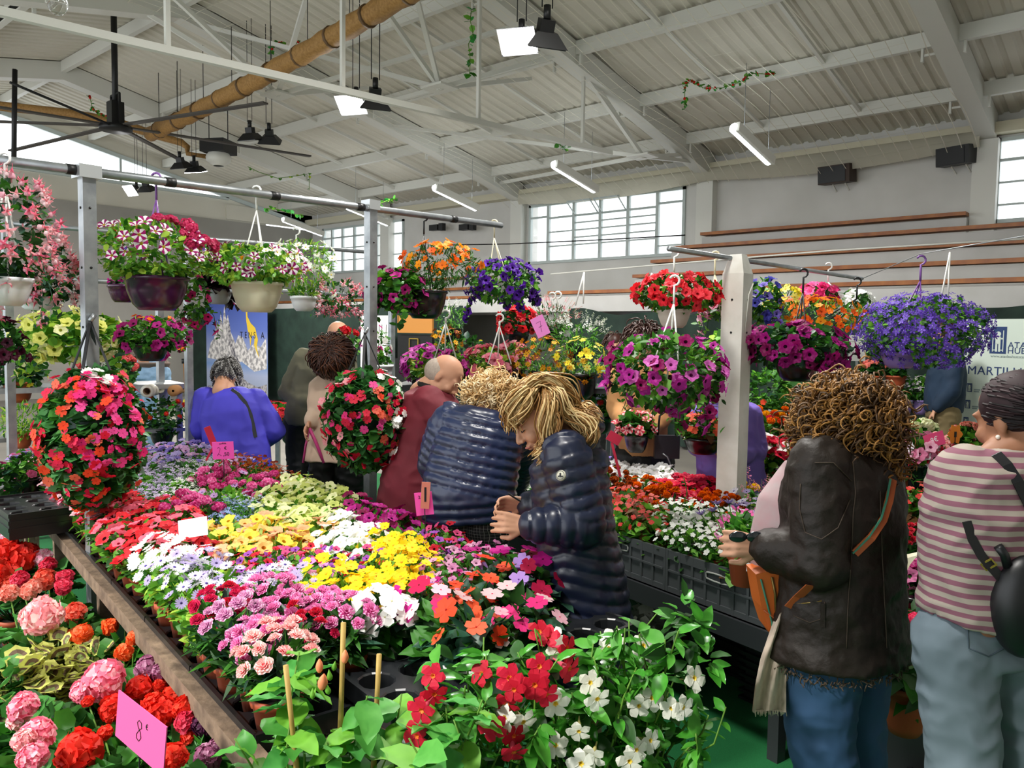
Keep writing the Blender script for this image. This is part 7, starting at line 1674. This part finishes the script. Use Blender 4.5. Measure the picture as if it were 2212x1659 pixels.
for u in (-.07, -.04, 0, .04, .07): flow([c+B@np.array((u, .03, .13)), c+B@np.array((u*1.3, -.06, .14)), c+B@np.array((u*1.4, -.12, .08)), c+B@np.array((u, -.13, .0)), c+B@np.array((u*.6, -.12, -.06))], 68, .012, .003)
part('hair', mb, bl, q['t'])
p_, n_ = surf(co, 1212, 1027, q); Bf = frame(n_, HR); mb = MB(); mb.lathe([(0, .003), (.018, .003), (.0195, .0), (.02, -.006)], 20, p_, 0, Bf); part('sleeve_badge', mb, mat('badge cream', 'c9c6b4', .6), q['t'])
mb = MB(); mb.lathe([(.015, .0045), (.0165, .0045)], 20, p_, 0, Bf); mb.box(p_+Bf@np.array((0, .001, .004)), (.006, .014, .002), R=Bf); mb.box(p_+Bf@np.array((.004, -.006, .004)), (.012, .004, .002), R=Bf); mb.box(p_+Bf@np.array((-.005, -.004, .004)), (.008, .004, .002), R=Bf); part('badge_emblem', mb, M_dark, q['t'])
mb = MB(); k0 = P(1125, 1083, d+.02); mb.bar(k0, k0+V3(-.05, .03, .0), .012, .006); t_ = tag(link('key_ring', mb.mesh('key_ring', M_dark)), 'dark key fob pinched in the hand of the woman in the long quilted coat', 'key')
trousers(q, M_dark)

# ---- B: curly blonde in short navy quilted jacket, from behind -------------
d = 3.9
q = person('curly light blonde person in short navy quilted jacket and checked trousers, seen from behind', P(1050, 888, d), P(1012, 1060, d-.02), P(965, 915, d+.02), P(1112, 925, d-.02), P(940, 1000, d+.12), P(1132, 985, d+.2), P(960, 1060, d+.36), P(1110, 1050, d+.42),
    P(1066, 852, d+.1), (.2, -.5, -.9), (0, .9, -.4), s=1., voxel=.009)
M_navyb = mat('navy quilted jacket', '1a2440', .34, spec=.6, noise=(5, '222e50'))
me, sp = coat(q, .1, M_navyb, arm=(.105, .092, .07), w=(.1, .19, .215, .225, .235, .24), dp=(.09, .14, .16, .16, .17, .17), hem=q['L'](P(1018, 1112, d)), voxel=.009)
quilt(me, sp, .046, .013); link('jacket', me, q['t'])
curls(q, np.random.RandomState(4), 700, q['L'](P(1062, 845, d+.05)), (.125, .11, .10), [mat('pale blonde curl', 'dcbc88', .5), mat('cream blonde curl', 'f0dcb4', .5), mat('sandy curl', 'c09a64', .5)], .0036, .012, .07)
chk = bpy.data.materials.new('checked cloth'); chk.use_nodes = True; nt = chk.node_tree; tc = nt.nodes.new('ShaderNodeTexCoord'); br = nt.nodes.new('ShaderNodeTexBrick'); br.inputs['Scale'].default_value = 34; br.offset = 0
br.inputs['Color1'].default_value = lin('1c1a1e'); br.inputs['Color2'].default_value = lin('232026'); br.inputs['Mortar'].default_value = lin('a09c98'); br.inputs['Mortar Size'].default_value = .02; br.inputs['Brick Width'].default_value = .5; br.inputs['Row Height'].default_value = .5
mp = nt.nodes.new('ShaderNodeMapping'); mp.inputs['Rotation'].default_value = (pi/2, 0, 0); nt.links.new(tc.outputs['Object'], mp.inputs[0]); nt.links.new(mp.outputs[0], br.inputs['Vector']); nt.links.new(br.outputs['Color'], nt.nodes['Principled BSDF'].inputs['Base Color'])
trousers(q, chk, (.125, .1, .09))

# ---- C: balding man in maroon ----------------------------------------------
d = 4.6
q = person('balding person in maroon jacket with black collar bending to the right over the flowers', P(938, 846, d), P(902, 1010, d), P(925, 868, d-.17), P(945, 862, d+.17), P(965, 930, d-.2), P(985, 900, d+.2), P(1005, 905, d-.12), P(1010, 900, d+.2),
    P(960, 815, d-.02), (.72, -.62, .25), (.6, .8, 0), skin=SKIN, hs=1.08, voxel=.008, hands=True)
M_mar = mat('maroon jacket cloth', '5c1420', .75, noise=(4, '6c1a28', 4)); me, sp = coat(q, .45, M_mar, arm=(.088, .075, .06), w=(.09, .2, .22, .21, .23, .25), dp=(.09, .16, .19, .18, .19, .2), hem=q['L'](P(885, 1120, d)))
folds(me, .008, 6, 5, (1, 1, 1.6)); link('jacket', me, q['t'])
mb = MB(); mb.tube([q['neck']+q['S']*.075*cos(a)+unit(np.cross(q['S'], UZ))*.085*sin(a)+UZ*(.03+.02*cos(a+1)) for a in np.linspace(0, 2*pi, 17)[:-1]], .022, 8, closed=True); part('collar', mb, M_dark, q['t'])
mb = MB(); mb.ball(q['head']+q['B']@np.array((0, -.04, .0)), (.0845, .095, .084), 20, 14, 0, q['B']); part('hair', mb, mat('cropped grey hair', '8d8076', .8, noise=(90, 'a89a8c', 2, .3)), q['t'])
trousers(q, mat('dark red trousers', '4a1820', .8))

# ---- D: blue jacket, grey hair ---------------------------------------------
d = 6.3
q = person('grey haired person in violet blue jacket with a dark strap across the back', P(497, 845, d), P(515, 985, d-.05), P(440, 865, d), P(555, 868, d), P(428, 925, d+.02), P(590, 930, d+.02), P(432, 975, d+.2), P(560, 955, d+.2),
    P(488, 815, d+.08), (-.1, -.6, -.8), (0, .8, -.5), hs=1.1, voxel=.01)
M_vio = mat('violet blue jacket cloth', '3a34a8', .7, noise=(4, '443eba')); me, sp = coat(q, .15, M_vio, arm=(.1, .095, .075), w=(.1, .22, .25, .25, .25, .26), dp=(.1, .15, .18, .17, .18, .18), voxel=.011)
folds(me, .009, 5, 8, (1, 1, 1)); jo = link('jacket', me, q['t'])
strap(q, [surf(jo, x, y, q)[0] for x, y in ((500, 842), (515, 852), (530, 870), (541, 895), (547, 920), (552, 945))], .03, M_dark)
hairball(q, np.random.RandomState(2), 420, .06, [mat('grey hair', '5c5a58', .6), mat('silver hair', '8c8a88', .6), mat('dark grey hair', '3c3a3a', .6)], .0045, .006, zmin=-.5, facelim=.6)
trousers(q, mat('violet blue trousers', '3a34a8', .7))

# ---- E: man in grey green sweater ------------------------------------------
d = 6.7
q = person('balding person in grey green sweater seen from behind, hands held behind the back', P(712, 758, d), P(665, 900, d), P(655, 775, d-.02), P(750, 778, d), P(622, 845, d), P(760, 850, d), P(668, 868, d-.14), P(740, 880, d-.1),
    P(732, 728, d), (.3, 0, -.9), hs=1.12, voxel=.01)
M_gg = mat('grey green knit', '5a5848', .9, noise=(3, '66634f')); me, sp = coat(q, .06, M_gg, arm=(.09, .08, .065), w=(.09, .2, .22, .2, .19, .18), dp=(.09, .13, .16, .16, .15, .14), voxel=.011); folds(me, .01, 6, 3, (1, 1, 1)); link('sweater', me, q['t'])
mb = MB(); mb.ball(q['head']+q['B']@np.array((0, -.022, .0)), (.083, .088, .06), 18, 12, 0, q['B']); part('hair', mb, mat('cropped grey hair', '8d8076', .8), q['t'])
trousers(q, mat('charcoal trousers', '17181c', .8))

# ---- F: brown bob hair -----------------------------------------------------
d = 5.3
q = person('person with chin length dark brown hair and beige top, head bent forward', P(728, 812, d), P(730, 960, d), P(700, 830, d), P(765, 835, d), P(690, 880, d-.02), P(765, 900, d), P(672, 912, d-.12), P(745, 930, d-.1),
    P(722, 785, d-.06), (-.1, -.93, .25), (0, .3, .95), hs=1.05, voxel=.009, palmL=(1, 0, 0))
me, sp = coat(q, .1, mat('beige knit', 'b49c88', .85), arm=(.07, .06, .05), voxel=.01); folds(me, .006, 7); link('top', me, q['t'])
mb = MB(); c = q['head']; L = q['L']; mb.ball(L(P(718, 770, d-.08)), (.13, .135, .13), 22, 16, 1, np.column_stack([HR, HT, UZ])); Pq = lambda x, y, dd: L(P(x, y, dd)); rs = np.random.RandomState(14)
hair_shell(mb, L(P(718, 772, d-.09)), (.14, .15, .14), V3(.05, .5, .85), 1000, 2.0, .0042, rs)
part('hair', mb, [mat('dark brown hair', '3a2018', .45), mat('chestnut hair', '54301f', .45), mat('darkest brown hair', '24120e', .45)], q['t'])
trousers(q, M_dark)
mb = MB(); a = P(668, 925, d-.16); mb.tube([a, P(660, 965, d-.15), P(655, 1000, d-.15)], .008, 5); mb.tube([a, P(682, 955, d-.15), P(700, 1000, d-.15)], .012, 5); tag(link('bag', mb.mesh('bag', mat('pink ribbon', 'b83a78', .5))), 'pink bag handles hanging from the hand of the brown haired person', 'bag')

# ---- G: tan coat ------------------------------------------------------------
d = 5.4
q = person('person in tan coat behind the magenta basket, holding a plant', P(1388, 790, d), P(1388, 985, d), P(1335, 815, d), P(1430, 815, d), P(1335, 880, d-.02), P(1432, 895, d-.05), P(1352, 915, d-.2), P(1400, 930, d-.22),
    P(1390, 750, d), (0, -.3, .9), hs=1.1, voxel=.01, palmL=(1, 0, 0), palmR=(-1, 0, 0))
me, sp = coat(q, .0, mat('tan cloth', 'b58250', .8, noise=(4, 'c08e5c')), arm=(.085, .075, .062), w=(.09, .19, .17, .16, .16, .16), dp=(.09, .12, .13, .13, .13, .13), voxel=.011, hem=q['L'](P(1388, 940, d)), short=.05); folds(me, .01, 7, 1, (1, 1, 1.4)); link('coat', me, q['t'])
hairball(q, np.random.RandomState(3), 300, .16, [mat('dark brown hair', '3a2018', .45)], .005, .006)
trousers(q, M_dark, (.13, .11, .1))
t = thing('handbag', P(1440, 965, d-.3), 'black leather handbag with silver chain carried by the person in the tan coat', 'handbag'); mb = MB(); mb.box((0, 0, 0), (.16, .05, .15), rz=YAW); part('bag_body', mb, mat('black leather', '22252b', .35), t); mb = MB(); mb.tube([V3(-.03, -.04, .03), V3(.0, -.06, .03), V3(.03, -.13, .03)], .006, 5); part('chain', mb, M_galv, t)
mb = MB(); mb.tube([V3(-.06, .07, 0), V3(-.05, .2, 0), V3(0, .24, 0), V3(.05, .2, 0), V3(.06, .07, 0)], .008, 6); part('handle', mb, M_dark, t)
potted(1375, 920, 5.05, 42, 30, Lm3, LEAFW, .06, 200, [(PT(('f0b0b0', 'd03850', 'd03850'), ('e85a68', '901830', 'f4d8d8')), 22, .036, -.3, 1, None)], 'pot of pink and white star petunias held by the person in tan', 'black', potr=.08, poth=.12)

# ---- H: purple cardigan -----------------------------------------------------
d = 5.0
q = person('person in purple cardigan behind the white post holding a tray of red begonias', P(1566, 872, d), P(1580, 1040, d), P(1516, 895, d-.02), P(1622, 900, d+.03), P(1510, 960, d-.02), P(1632, 975, d-.02), P(1568, 968, d-.2), P(1590, 985, d-.2),
    P(1560, 830, d-.05), (-.5, -.4, .7), hs=1.1, voxel=.009, palmL=(0, 1, .2), palmR=(0, 1, .2), hcurl=.3, hdirL=(-1, .05, .2), hdirR=(-1, .05, .2))
me, sp = coat(q, .12, mat('purple knit', '7a66c0', .85, noise=(4, '8874ca')), arm=(.08, .072, .055), w=(.08, .19, .2, .2, .21, .22), dp=(.08, .13, .15, .15, .16, .16), voxel=.01); folds(me, .009, 7, 4, (1, 1, 1.3)); jo = link('cardigan', me, q['t'])
strap(q, [surf(jo, x, y, q)[0] for x, y in ((1562, 880), (1556, 905), (1552, 930), (1550, 955))], .035, mat('dark blue top', '181a30', .8), 'neckline')
hairball(q, np.random.RandomState(5), 300, .14, [mat('auburn hair', '6a3a24', .5)], .005, .006)
trousers(q, mat('violet trousers', '4a3f80', .8))
face_details(q['t'], q['head'], q['B'], q['hs'], SKIN)
potted(1520, 925, 4.7, 52, 34, [L_mid, leafmat('bronze leaf', '5a3a1c', '74502a'), L_bright], LEAFW, .055, 260, [([f_five('ea3c38', 'f0c040', 4, .5), f_five('f06a48', 'f0c040', 4, .5)], 34, .024, -.3, 1, None)], 'tray of red begonias held by the person in purple', 'black', potr=.12, poth=.1)

# ---- I: man in navy shirt, far right ----------------------------------------
d = 7.6
q = person('person in navy shirt and khaki trousers standing by the pale logo banner', P(2048, 765, d), P(2038, 885, d), P(2062, 785, d-.16), P(2040, 785, d+.16), P(2055, 845, d-.2), P(2030, 845, d+.18), P(2022, 885, d-.14), P(2015, 880, d+.14),
    P(2040, 725, d), (-.9, -.1, .2), hs=1.1, voxel=.011)
me, sp = coat(q, .02, mat('navy cotton', '0e2236', .8, noise=(4, '122a42')), arm=(.09, .08, .065), w=(.09, .19, .2, .19, .18, .18), dp=(.09, .13, .16, .17, .16, .15), voxel=.012, short=.1); folds(me, .008, 6); link('shirt', me, q['t'])
hairball(q, np.random.RandomState(6), 200, .06, [mat('dark brown hair', '3a2018', .45)], .006, .004)
trousers(q, mat('khaki cotton', '6a5c3e', .85, noise=(4, '78694a')), (.13, .1, .08))

# ---- L: bending person in light jeans behind the rack; M: distant dark figure
d = 7.5
q = person('person in light blue jeans bending away behind the shelf rack', P(322, 730, d+.45), P(315, 800, d), P(300, 735, d+.45), P(340, 735, d+.45), P(296, 790, d+.6), P(345, 790, d+.6), P(300, 840, d+.7), P(340, 840, d+.7), P(322, 740, d+.6), (0, -.7, -.7), (0, .5, -.8), voxel=.012)
me, sp = coat(q, .0, mat('grey brown cardigan', '6a5a52', .9), voxel=.012, hem=q['pelvis']+UZ*.08); link('top', me, q['t']); trousers(q, mat('light denim', '7c9cba', .8, noise=(30, '8cabc8', 4)), (.14, .1, .09))
hairball(q, np.random.RandomState(8), 150, .1, [mat('dark brown hair', '3a2018', .45)], .006, .004)
d = 8.6
q = person('distant person in dark jacket behind the magenta basket, one hand visible', P(1325, 775, d), P(1325, 880, d), P(1308, 785, d), P(1345, 785, d), P(1300, 825, d), P(1352, 825, d), P(1312, 858, d-.1), P(1345, 860, d-.1), P(1327, 745, d), (0, 0, 1), voxel=.012)
me, sp = coat(q, .1, mat('dark blue wool', '141a2c', .9), voxel=.012); link('jacket', me, q['t']); trousers(q, M_dark); hairball(q, np.random.RandomState(8), 150, .1, [mat('dark brown hair', '3a2018', .45)], .006, .004)

# ---- J: woman in brown leather jacket ---------------------------------------
d = 2.4
Lf = (-.6, 0, .8)
shc = P(1815, 985, d)
q = person('person in brown leather jacket with curly golden brown hair, seen from behind', P(1825, 955, d), P(1815, 1330, d), P(1765, 1010, d-.13), P(1895, 1005, d+.12), P(1775, 1215, d-.16), P(1890, 1190, d+.2), P(1648, 1180, d-.02), P(1700, 1200, d+.3),
    P(1822, 905, d), (-.75, -.12, -.6), hs=1.0, voxel=.0055, palmL=(0, -.3, -1), hcurl=1.3, skin=SKIN, knees=(P(1770, 1560, d-.02), P(1840, 1550, d+.1)), ankles=(P(1800, 1810, d), P(1850, 1800, d+.12)), hdirL=(-1, .1, .1))
M_lea = mat('brown leather', '1c130d', .55, spec=.32, noise=(7, '211a14', 5, .22), bump=(60, .25))
me, sp = coat(q, .2, M_lea, arm=(.085, .075, .06), w=(.10, .2, .215, .205, .215, .235), dp=(.09, .13, .155, .155, .165, .18), voxel=.008, hem=q['L'](P(1812, 1412, d)))
folds(me, .007, 7, 9, (1, 1, 1.3)); folds(me, .003, 19, 3, (1, 1, 1.2)); jo = link('jacket', me, q['t']); L = q['L']
def dense(pl): return [(pl[i][0]*(1-f)+pl[i+1][0]*f, pl[i][1]*(1-f)+pl[i+1][1]*f) for i in range(len(pl)-1) for f in (0, .17, .33, .5, .67, .83)]+[pl[-1]]
M_stitch = mat('jacket seam', '3e3228', .7); M_trimj = mat('sheepskin edge', '5a4c40', .95)
for pl in ([(1842, 1000), (1848, 1060), (1842, 1120), (1838, 1200), (1832, 1300), (1828, 1400)], [(1730, 1045), (1728, 1100), (1740, 1150), (1775, 1165), (1810, 1140), (1835, 1080)], [(1760, 1000), (1800, 1000), (1840, 1040)], [(1900, 1060), (1905, 1200), (1915, 1400)], [(1715, 1330), (1750, 1345), (1780, 1335), (1782, 1300)]):
    mb = MB(); mb.tube([surf(jo, x, y, q, .0015)[0] for x, y in dense(pl)], .0017, 5); part('seam', mb, M_stitch, q['t'])
mb = MB(); mb.tube([surf(jo, x, y, q, .001)[0] for x, y in ((1708, 1305), (1740, 1303), (1775, 1298))], .0025, 5); part('pocket_zip', mb, mat('brass zip', '8a7444', .4, .7), q['t'])
mb = MB(); mb.bar(surf(jo, 1778, 1303, q)[0], surf(jo, 1777, 1355, q)[0], .012, .006); part('zip_pull', mb, M_lea, q['t'])
rs = np.random.RandomState(12); mb = MB()
for i in range(150):
    a = 2*pi*i/150; hc = L(P(1812, 1418, d)); Ff = np.cross(UZ, q['S']); p = hc+unit(q['S']*np.array((1, 1, 0)))*.214*cos(a)+unit(Ff*np.array((1, 1, 0)))*.163*sin(a)
    for k in range(3): e = p+rs.normal(0, .008, 3); mb.tube([e, e+rs.normal(0, .008, 3)-UZ*.006], .002, 3)
part('fleece_hem', mb, M_trimj, q['t'])
mb = MB(); nk = L(P(1800, 965, d)); mb.tube([nk+q['S']*.085*cos(a)+unit(np.cross(q['S'], UZ))*.08*sin(a) for a in np.linspace(0, 2*pi, 17)[:-1]], .028, 8, closed=True); part('collar', mb, M_lea, q['t'])
ost = mat('orange strap leather', 'a8552c', .5); gst = mat('green strap edge', '3a8068', .6)
pl = [(1925, 1035), (1918, 1080), (1905, 1120), (1880, 1160), (1845, 1195)]; strap(q, [surf(jo, x, y, q, .004)[0] for x, y in pl], .024, ost); strap(q, [surf(jo, x-6, y-1, q, .0055)[0] for x, y in pl], .005, gst, 'strap_edge')
strap(q, [surf(jo, x, y, q, .004)[0] for x, y in ((1752, 1262), (1725, 1290), (1705, 1312))], .026, ost)
curls(q, np.random.RandomState(31), 2300, L(P(1832, 893, d)), (.142, .14, .138), [mat('golden brown curl', '7a5426', .5), mat('dark brown curl', '46301a', .5), mat('gold curl', '94682e', .5), mat('brown curl', '5c3f20', .5)], .003, .012, .085, .9)
mb = MB()
for (px, py, r, w) in ((1870, 980, 34, 1), (1900, 960, 30, 1), (1770, 940, 30, 1), (1905, 1000, 26, 1)): pass
o2 = dict(q); curls(q, np.random.RandomState(32), 700, L(P(1862, 968, d)), (.10, .09, .09), [MATS['golden brown curl'], MATS['dark brown curl'], MATS['gold curl']], .003, .012, .08, 1.0)
curls(q, np.random.RandomState(33), 260, L(P(1778, 935, d)), (.055, .07, .07), [MATS['golden brown curl'], MATS['dark brown curl'], MATS['gold curl']], .003, .012, .07, 1.0)
trousers(q, mat('blue denim', '24405f', .8, noise=(5, '35567c', 6, .25)), (.12, .1, .085))
# printed blouse front and long scarf
M_scarf = mat('cream scarf', 'b9a898', .9, noise=(30, 'c6b6a6')); 
mb = MB(); loft(mb, [(L(P(1735, 1010, d+.1)), .07, .05), (L(P(1705, 1090, d+.08)), .10, .09), (L(P(1692, 1180, d+.08)), .11, .1), (L(P(1705, 1290, d+.08)), .10, .09)], unit(q['S'])); me = fuse(mb, .01, 3); me.materials.append(mat('pale printed blouse', 'a09494', .9, noise=(22, 'a88488', 2, .3))); link('blouse', me, q['t'])
mb = MB(); V = []; Fc = []; N = 26; cl = [(1705, 1290, 16), (1690, 1350, 22), (1672, 1420, 28), (1665, 1480, 33), (1662, 1535, 36)]
for i in range(N):
    s = i/(N-1)*(len(cl)-1); k = min(int(s), len(cl)-2); f = s-k; x, y, w_ = [cl[k][j]*(1-f)+cl[k+1][j]*f for j in range(3)]
    for j in range(9): u = j/8*2-1; V.append(L(P(x+u*w_, y+abs(u)*4, d-.06+.02*sin(u*6+i*.2)))+HT*0)
    if i: Fc += [(9*i-9+j, 9*i-8+j, 9*i+1+j, 9*i+j) for j in range(8)]
V2 = [v-HT*.006 for v in V]; nV = len(V); mb.add(V, Fc, 0, True); mb.add(V2, [f[::-1] for f in Fc], 0, True)
for j in range(34): x = 1628+j*2.1; p = L(P(x, 1533, d-.06)); mb.tube([p, p+V3(rnd.uniform(-.004, .004), -rnd.uniform(.01, .022), 0)], .0015, 3)
part('scarf', mb, M_scarf, q['t'])
# orange bag hanging in front of her
t = thing('shoulder_bag', P(1668, 1240, d+.02), 'bright orange leather bag with green piping in front of the brown leather jacket', 'bag'); bk = lambda x, y, z=0: P(x, y, d+.02)-P(1668, 1240, d+.02)+HT*z
mb = MB(); pol = [(1622, 1230), (1645, 1225), (1690, 1235), (1702, 1290), (1685, 1345), (1668, 1375), (1650, 1350), (1634, 1300)]
Vb = [bk(x, y, .05) for x, y in pol]+[bk(x, y, -.05) for x, y in pol]; n = len(pol); mb.add(Vb, [tuple(range(n)), tuple(range(n, 2*n))[::-1]]+[(i, (i+1) % n, n+(i+1) % n, n+i) for i in range(n)]); part('bag_body', mb, mat('orange leather', 'c05a1e', .5, noise=(5, 'cc6828')), t)
for pl, mm, r in (([(1632, 1240), (1645, 1290), (1655, 1330), (1658, 1370)], gst, .003), ([(1655, 1235), (1662, 1270), (1664, 1310)], MATS['brass zip'], .004), ([(1638, 1305), (1660, 1322), (1684, 1318)], ost, .003)):
    mb = MB(); mb.tube([bk(x, y, .053) for x, y in pl], r, 5); part('piping', mb, mm, t)
# sunglasses held in the hand
t = thing('sunglasses', P(1600, 1160, d-.05), 'dark sunglasses held in the hand of the person in the leather jacket', 'sunglasses'); mb = MB()
for dx in (0, .052): mb.lathe([(0, .004), (.02, .003), (.024, 0), (.02, -.003), (0, -.004)], 18, V3(-.008+dx, 0, -.0), 0, basis_facing()@rotx(0)@np.diag([1.15, .72, 1]))
part('lenses', mb, mat('smoked lens', '1a2026', .1, spec=.8), t); mb = MB(); mb.tube([V3(-.035, .004, 0), V3(.07, .006, 0)], .003, 5); mb.tube([V3(.075, .004, 0), V3(.1, -.0, -.04)], .003, 5); part('frame', mb, M_dark, t)

# ---- K: woman in striped sweater --------------------------------------------
d = 2.1
q = person('dark haired person in pink and cream striped sweater and light jeans, seen from behind', P(2165, 985, d), P(2125, 1350, d), P(2085, 1030, d-.02), P(2235, 1035, d+.02), P(2055, 1170, d+.04), P(2280, 1190, d+.04), P(2075, 1180, d+.26), P(2250, 1190, d+.26),
    P(2195, 908, d+.02), (-.38, -.25, -.9), hs=1.05, voxel=.007, skin=SKIN2, knees=(P(2078, 1590, d-.03), P(2205, 1570, d+.05)), ankles=(P(2090, 1900, d), P(2200, 1880, d+.1)))
st_m = bpy.data.materials.new('striped knit'); st_m.use_nodes = True; nt = st_m.node_tree; b_ = nt.nodes['Principled BSDF']; b_.inputs['Roughness'].default_value = .9; tc = nt.nodes.new('ShaderNodeTexCoord'); wv = nt.nodes.new('ShaderNodeTexWave'); wv.bands_direction = 'Z'; wv.inputs['Scale'].default_value = 12.5; wv.inputs['Distortion'].default_value = 1.2; wv.inputs['Detail Scale'].default_value = .6
cr = nt.nodes.new('ShaderNodeValToRGB'); cr.color_ramp.elements[0].position = .42; cr.color_ramp.elements[1].position = .55; cr.color_ramp.elements[0].color = lin('805060'); cr.color_ramp.elements[1].color = lin('a0958a')
nt.links.new(tc.outputs['Object'], wv.inputs['Vector']); nt.links.new(wv.outputs['Fac'], cr.inputs['Fac']); nt.links.new(cr.outputs['Color'], b_.inputs['Base Color'])
me, sp = coat(q, .0, st_m, arm=(.085, .082, .06), w=(.10, .18, .19, .17, .165, .165), dp=(.08, .12, .14, .135, .135, .13), voxel=.008, hem=q['L'](P(2125, 1292, d)), short=.1); folds(me, .007, 8, 6, (1, 1, 1.5)); jo = link('sweater', me, q['t']); L = q['L']
M_bl = mat('black strap leather', '16171a', .4)
strap(q, [surf(jo, x, y, q, .004)[0] for x, y in ((2150, 982), (2172, 1005), (2195, 1040), (2212, 1075), (2228, 1110))], .026, M_bl)
strap(q, [surf(jo, x, y, q, .004)[0] for x, y in ((2088, 1125), (2100, 1165), (2120, 1200), (2145, 1230), (2172, 1262))], .022, M_bl)
p_, n_ = surf(jo, 2130, 1210, q, .009); mb = MB(); Bf = frame(n_, HR-UZ*.9); mb.box(p_, (.004, .03, .003), R=Bf); mb.box(p_+Bf@np.array((.018, 0, 0)), (.004, .03, .003), R=Bf); mb.box(p_+Bf@np.array((.009, .014, 0)), (.02, .003, .003), R=Bf); mb.box(p_+Bf@np.array((.009, -.014, 0)), (.02, .003, .003), R=Bf); part('strap_buckle', mb, mat('gilt', 'b09440', .4, .6), q['t'])
trousers(q, mat('light grey blue denim', '5a6870', .85, noise=(5, '687680', 5, .25)), (.103, .088, .085), amp=.007)
jt = [o for o in q['t'].children if o.name.startswith('trousers')][0]; M_js = mat('denim seam', '46545e', .85)
for pl in ([(2060, 1330), (2120, 1345), (2180, 1350)], [(2090, 1352), (2092, 1400), (2135, 1418), (2172, 1398), (2178, 1362), (2135, 1356), (2090, 1352)]):
    mb = MB(); mb.tube([surf(jt, x, y, q, .001)[0] for x, y in dense(pl)], .0018, 5); part('denim_seam', mb, M_js, q['t'])
c_ = P(2215, 1310, d-.14); t = thing('backpack', c_, 'round black bag hanging on the hip of the person in the striped sweater', 'bag'); mb = MB(); mb.ball((0, 0, 0), (.085, .06, .13), 20, 14, 0, np.column_stack([HR, HT, UZ])); part('bag_body', mb, M_bl, t)
mb = MB(); mb.tube([V3(-.05, .1, .0), V3(-.06, .13, .0), V3(-.075, .15, 0)], .012, 6); part('strap_loop', mb, M_bl, t)
c = q['head']; B = q['B']; rs = np.random.RandomState(41); mb = MB(); mb.ball(c+B@np.array((0, -.022, .04)), (.087, .105, .093), 24, 18, 1, B); bun = c+B@np.array((0, -.13, .0))
for i in range(420):
    D = rs.normal(0, 1, 3); D /= np.linalg.norm(D)
    if D[1] > .62 or D[2] < -.6: continue
    p = c+B@(np.array((0, -.018, .038))+D*np.array((.089, .106, .094))); m_ = (p+bun)/2; ax = c+B@np.array((0, -.022, .04)); m_ = ax+unit(m_-ax)*.1; mb.tube([p, (p+m_)/2+unit(p-ax)*.008, m_, bun+rs.normal(0, .012, 3)], [.003, .004, .004, .003], 4, i % 3)
mb.ball(bun, (.035, .035, .04), 12, 8, 0)
for i in range(60): p = bun+rs.normal(0, .015, 3); mb.tube([p, p+V3(.03, -.05, .02), p+V3(.04, -.12, .02)+rs.normal(0, .012, 3), p+V3(.035, -.19, .02)+rs.normal(0, .015, 3)], [.004, .004, .003, .001], 4, i % 3)
part('hair', mb, [mat('black brown hair', '1c1214', .62, spec=.25), mat('dark violet brown hair', '2a1a1e', .62, spec=.25), mat('near black hair', '120c0e', .62, spec=.25)], q['t'])
mb = MB(); mb.ball(c+B@np.array((-.083, .0, -.042)), .006, 8, 6); part('earring', mb, mat('pearl', 'e8e0d4', .25), q['t'])
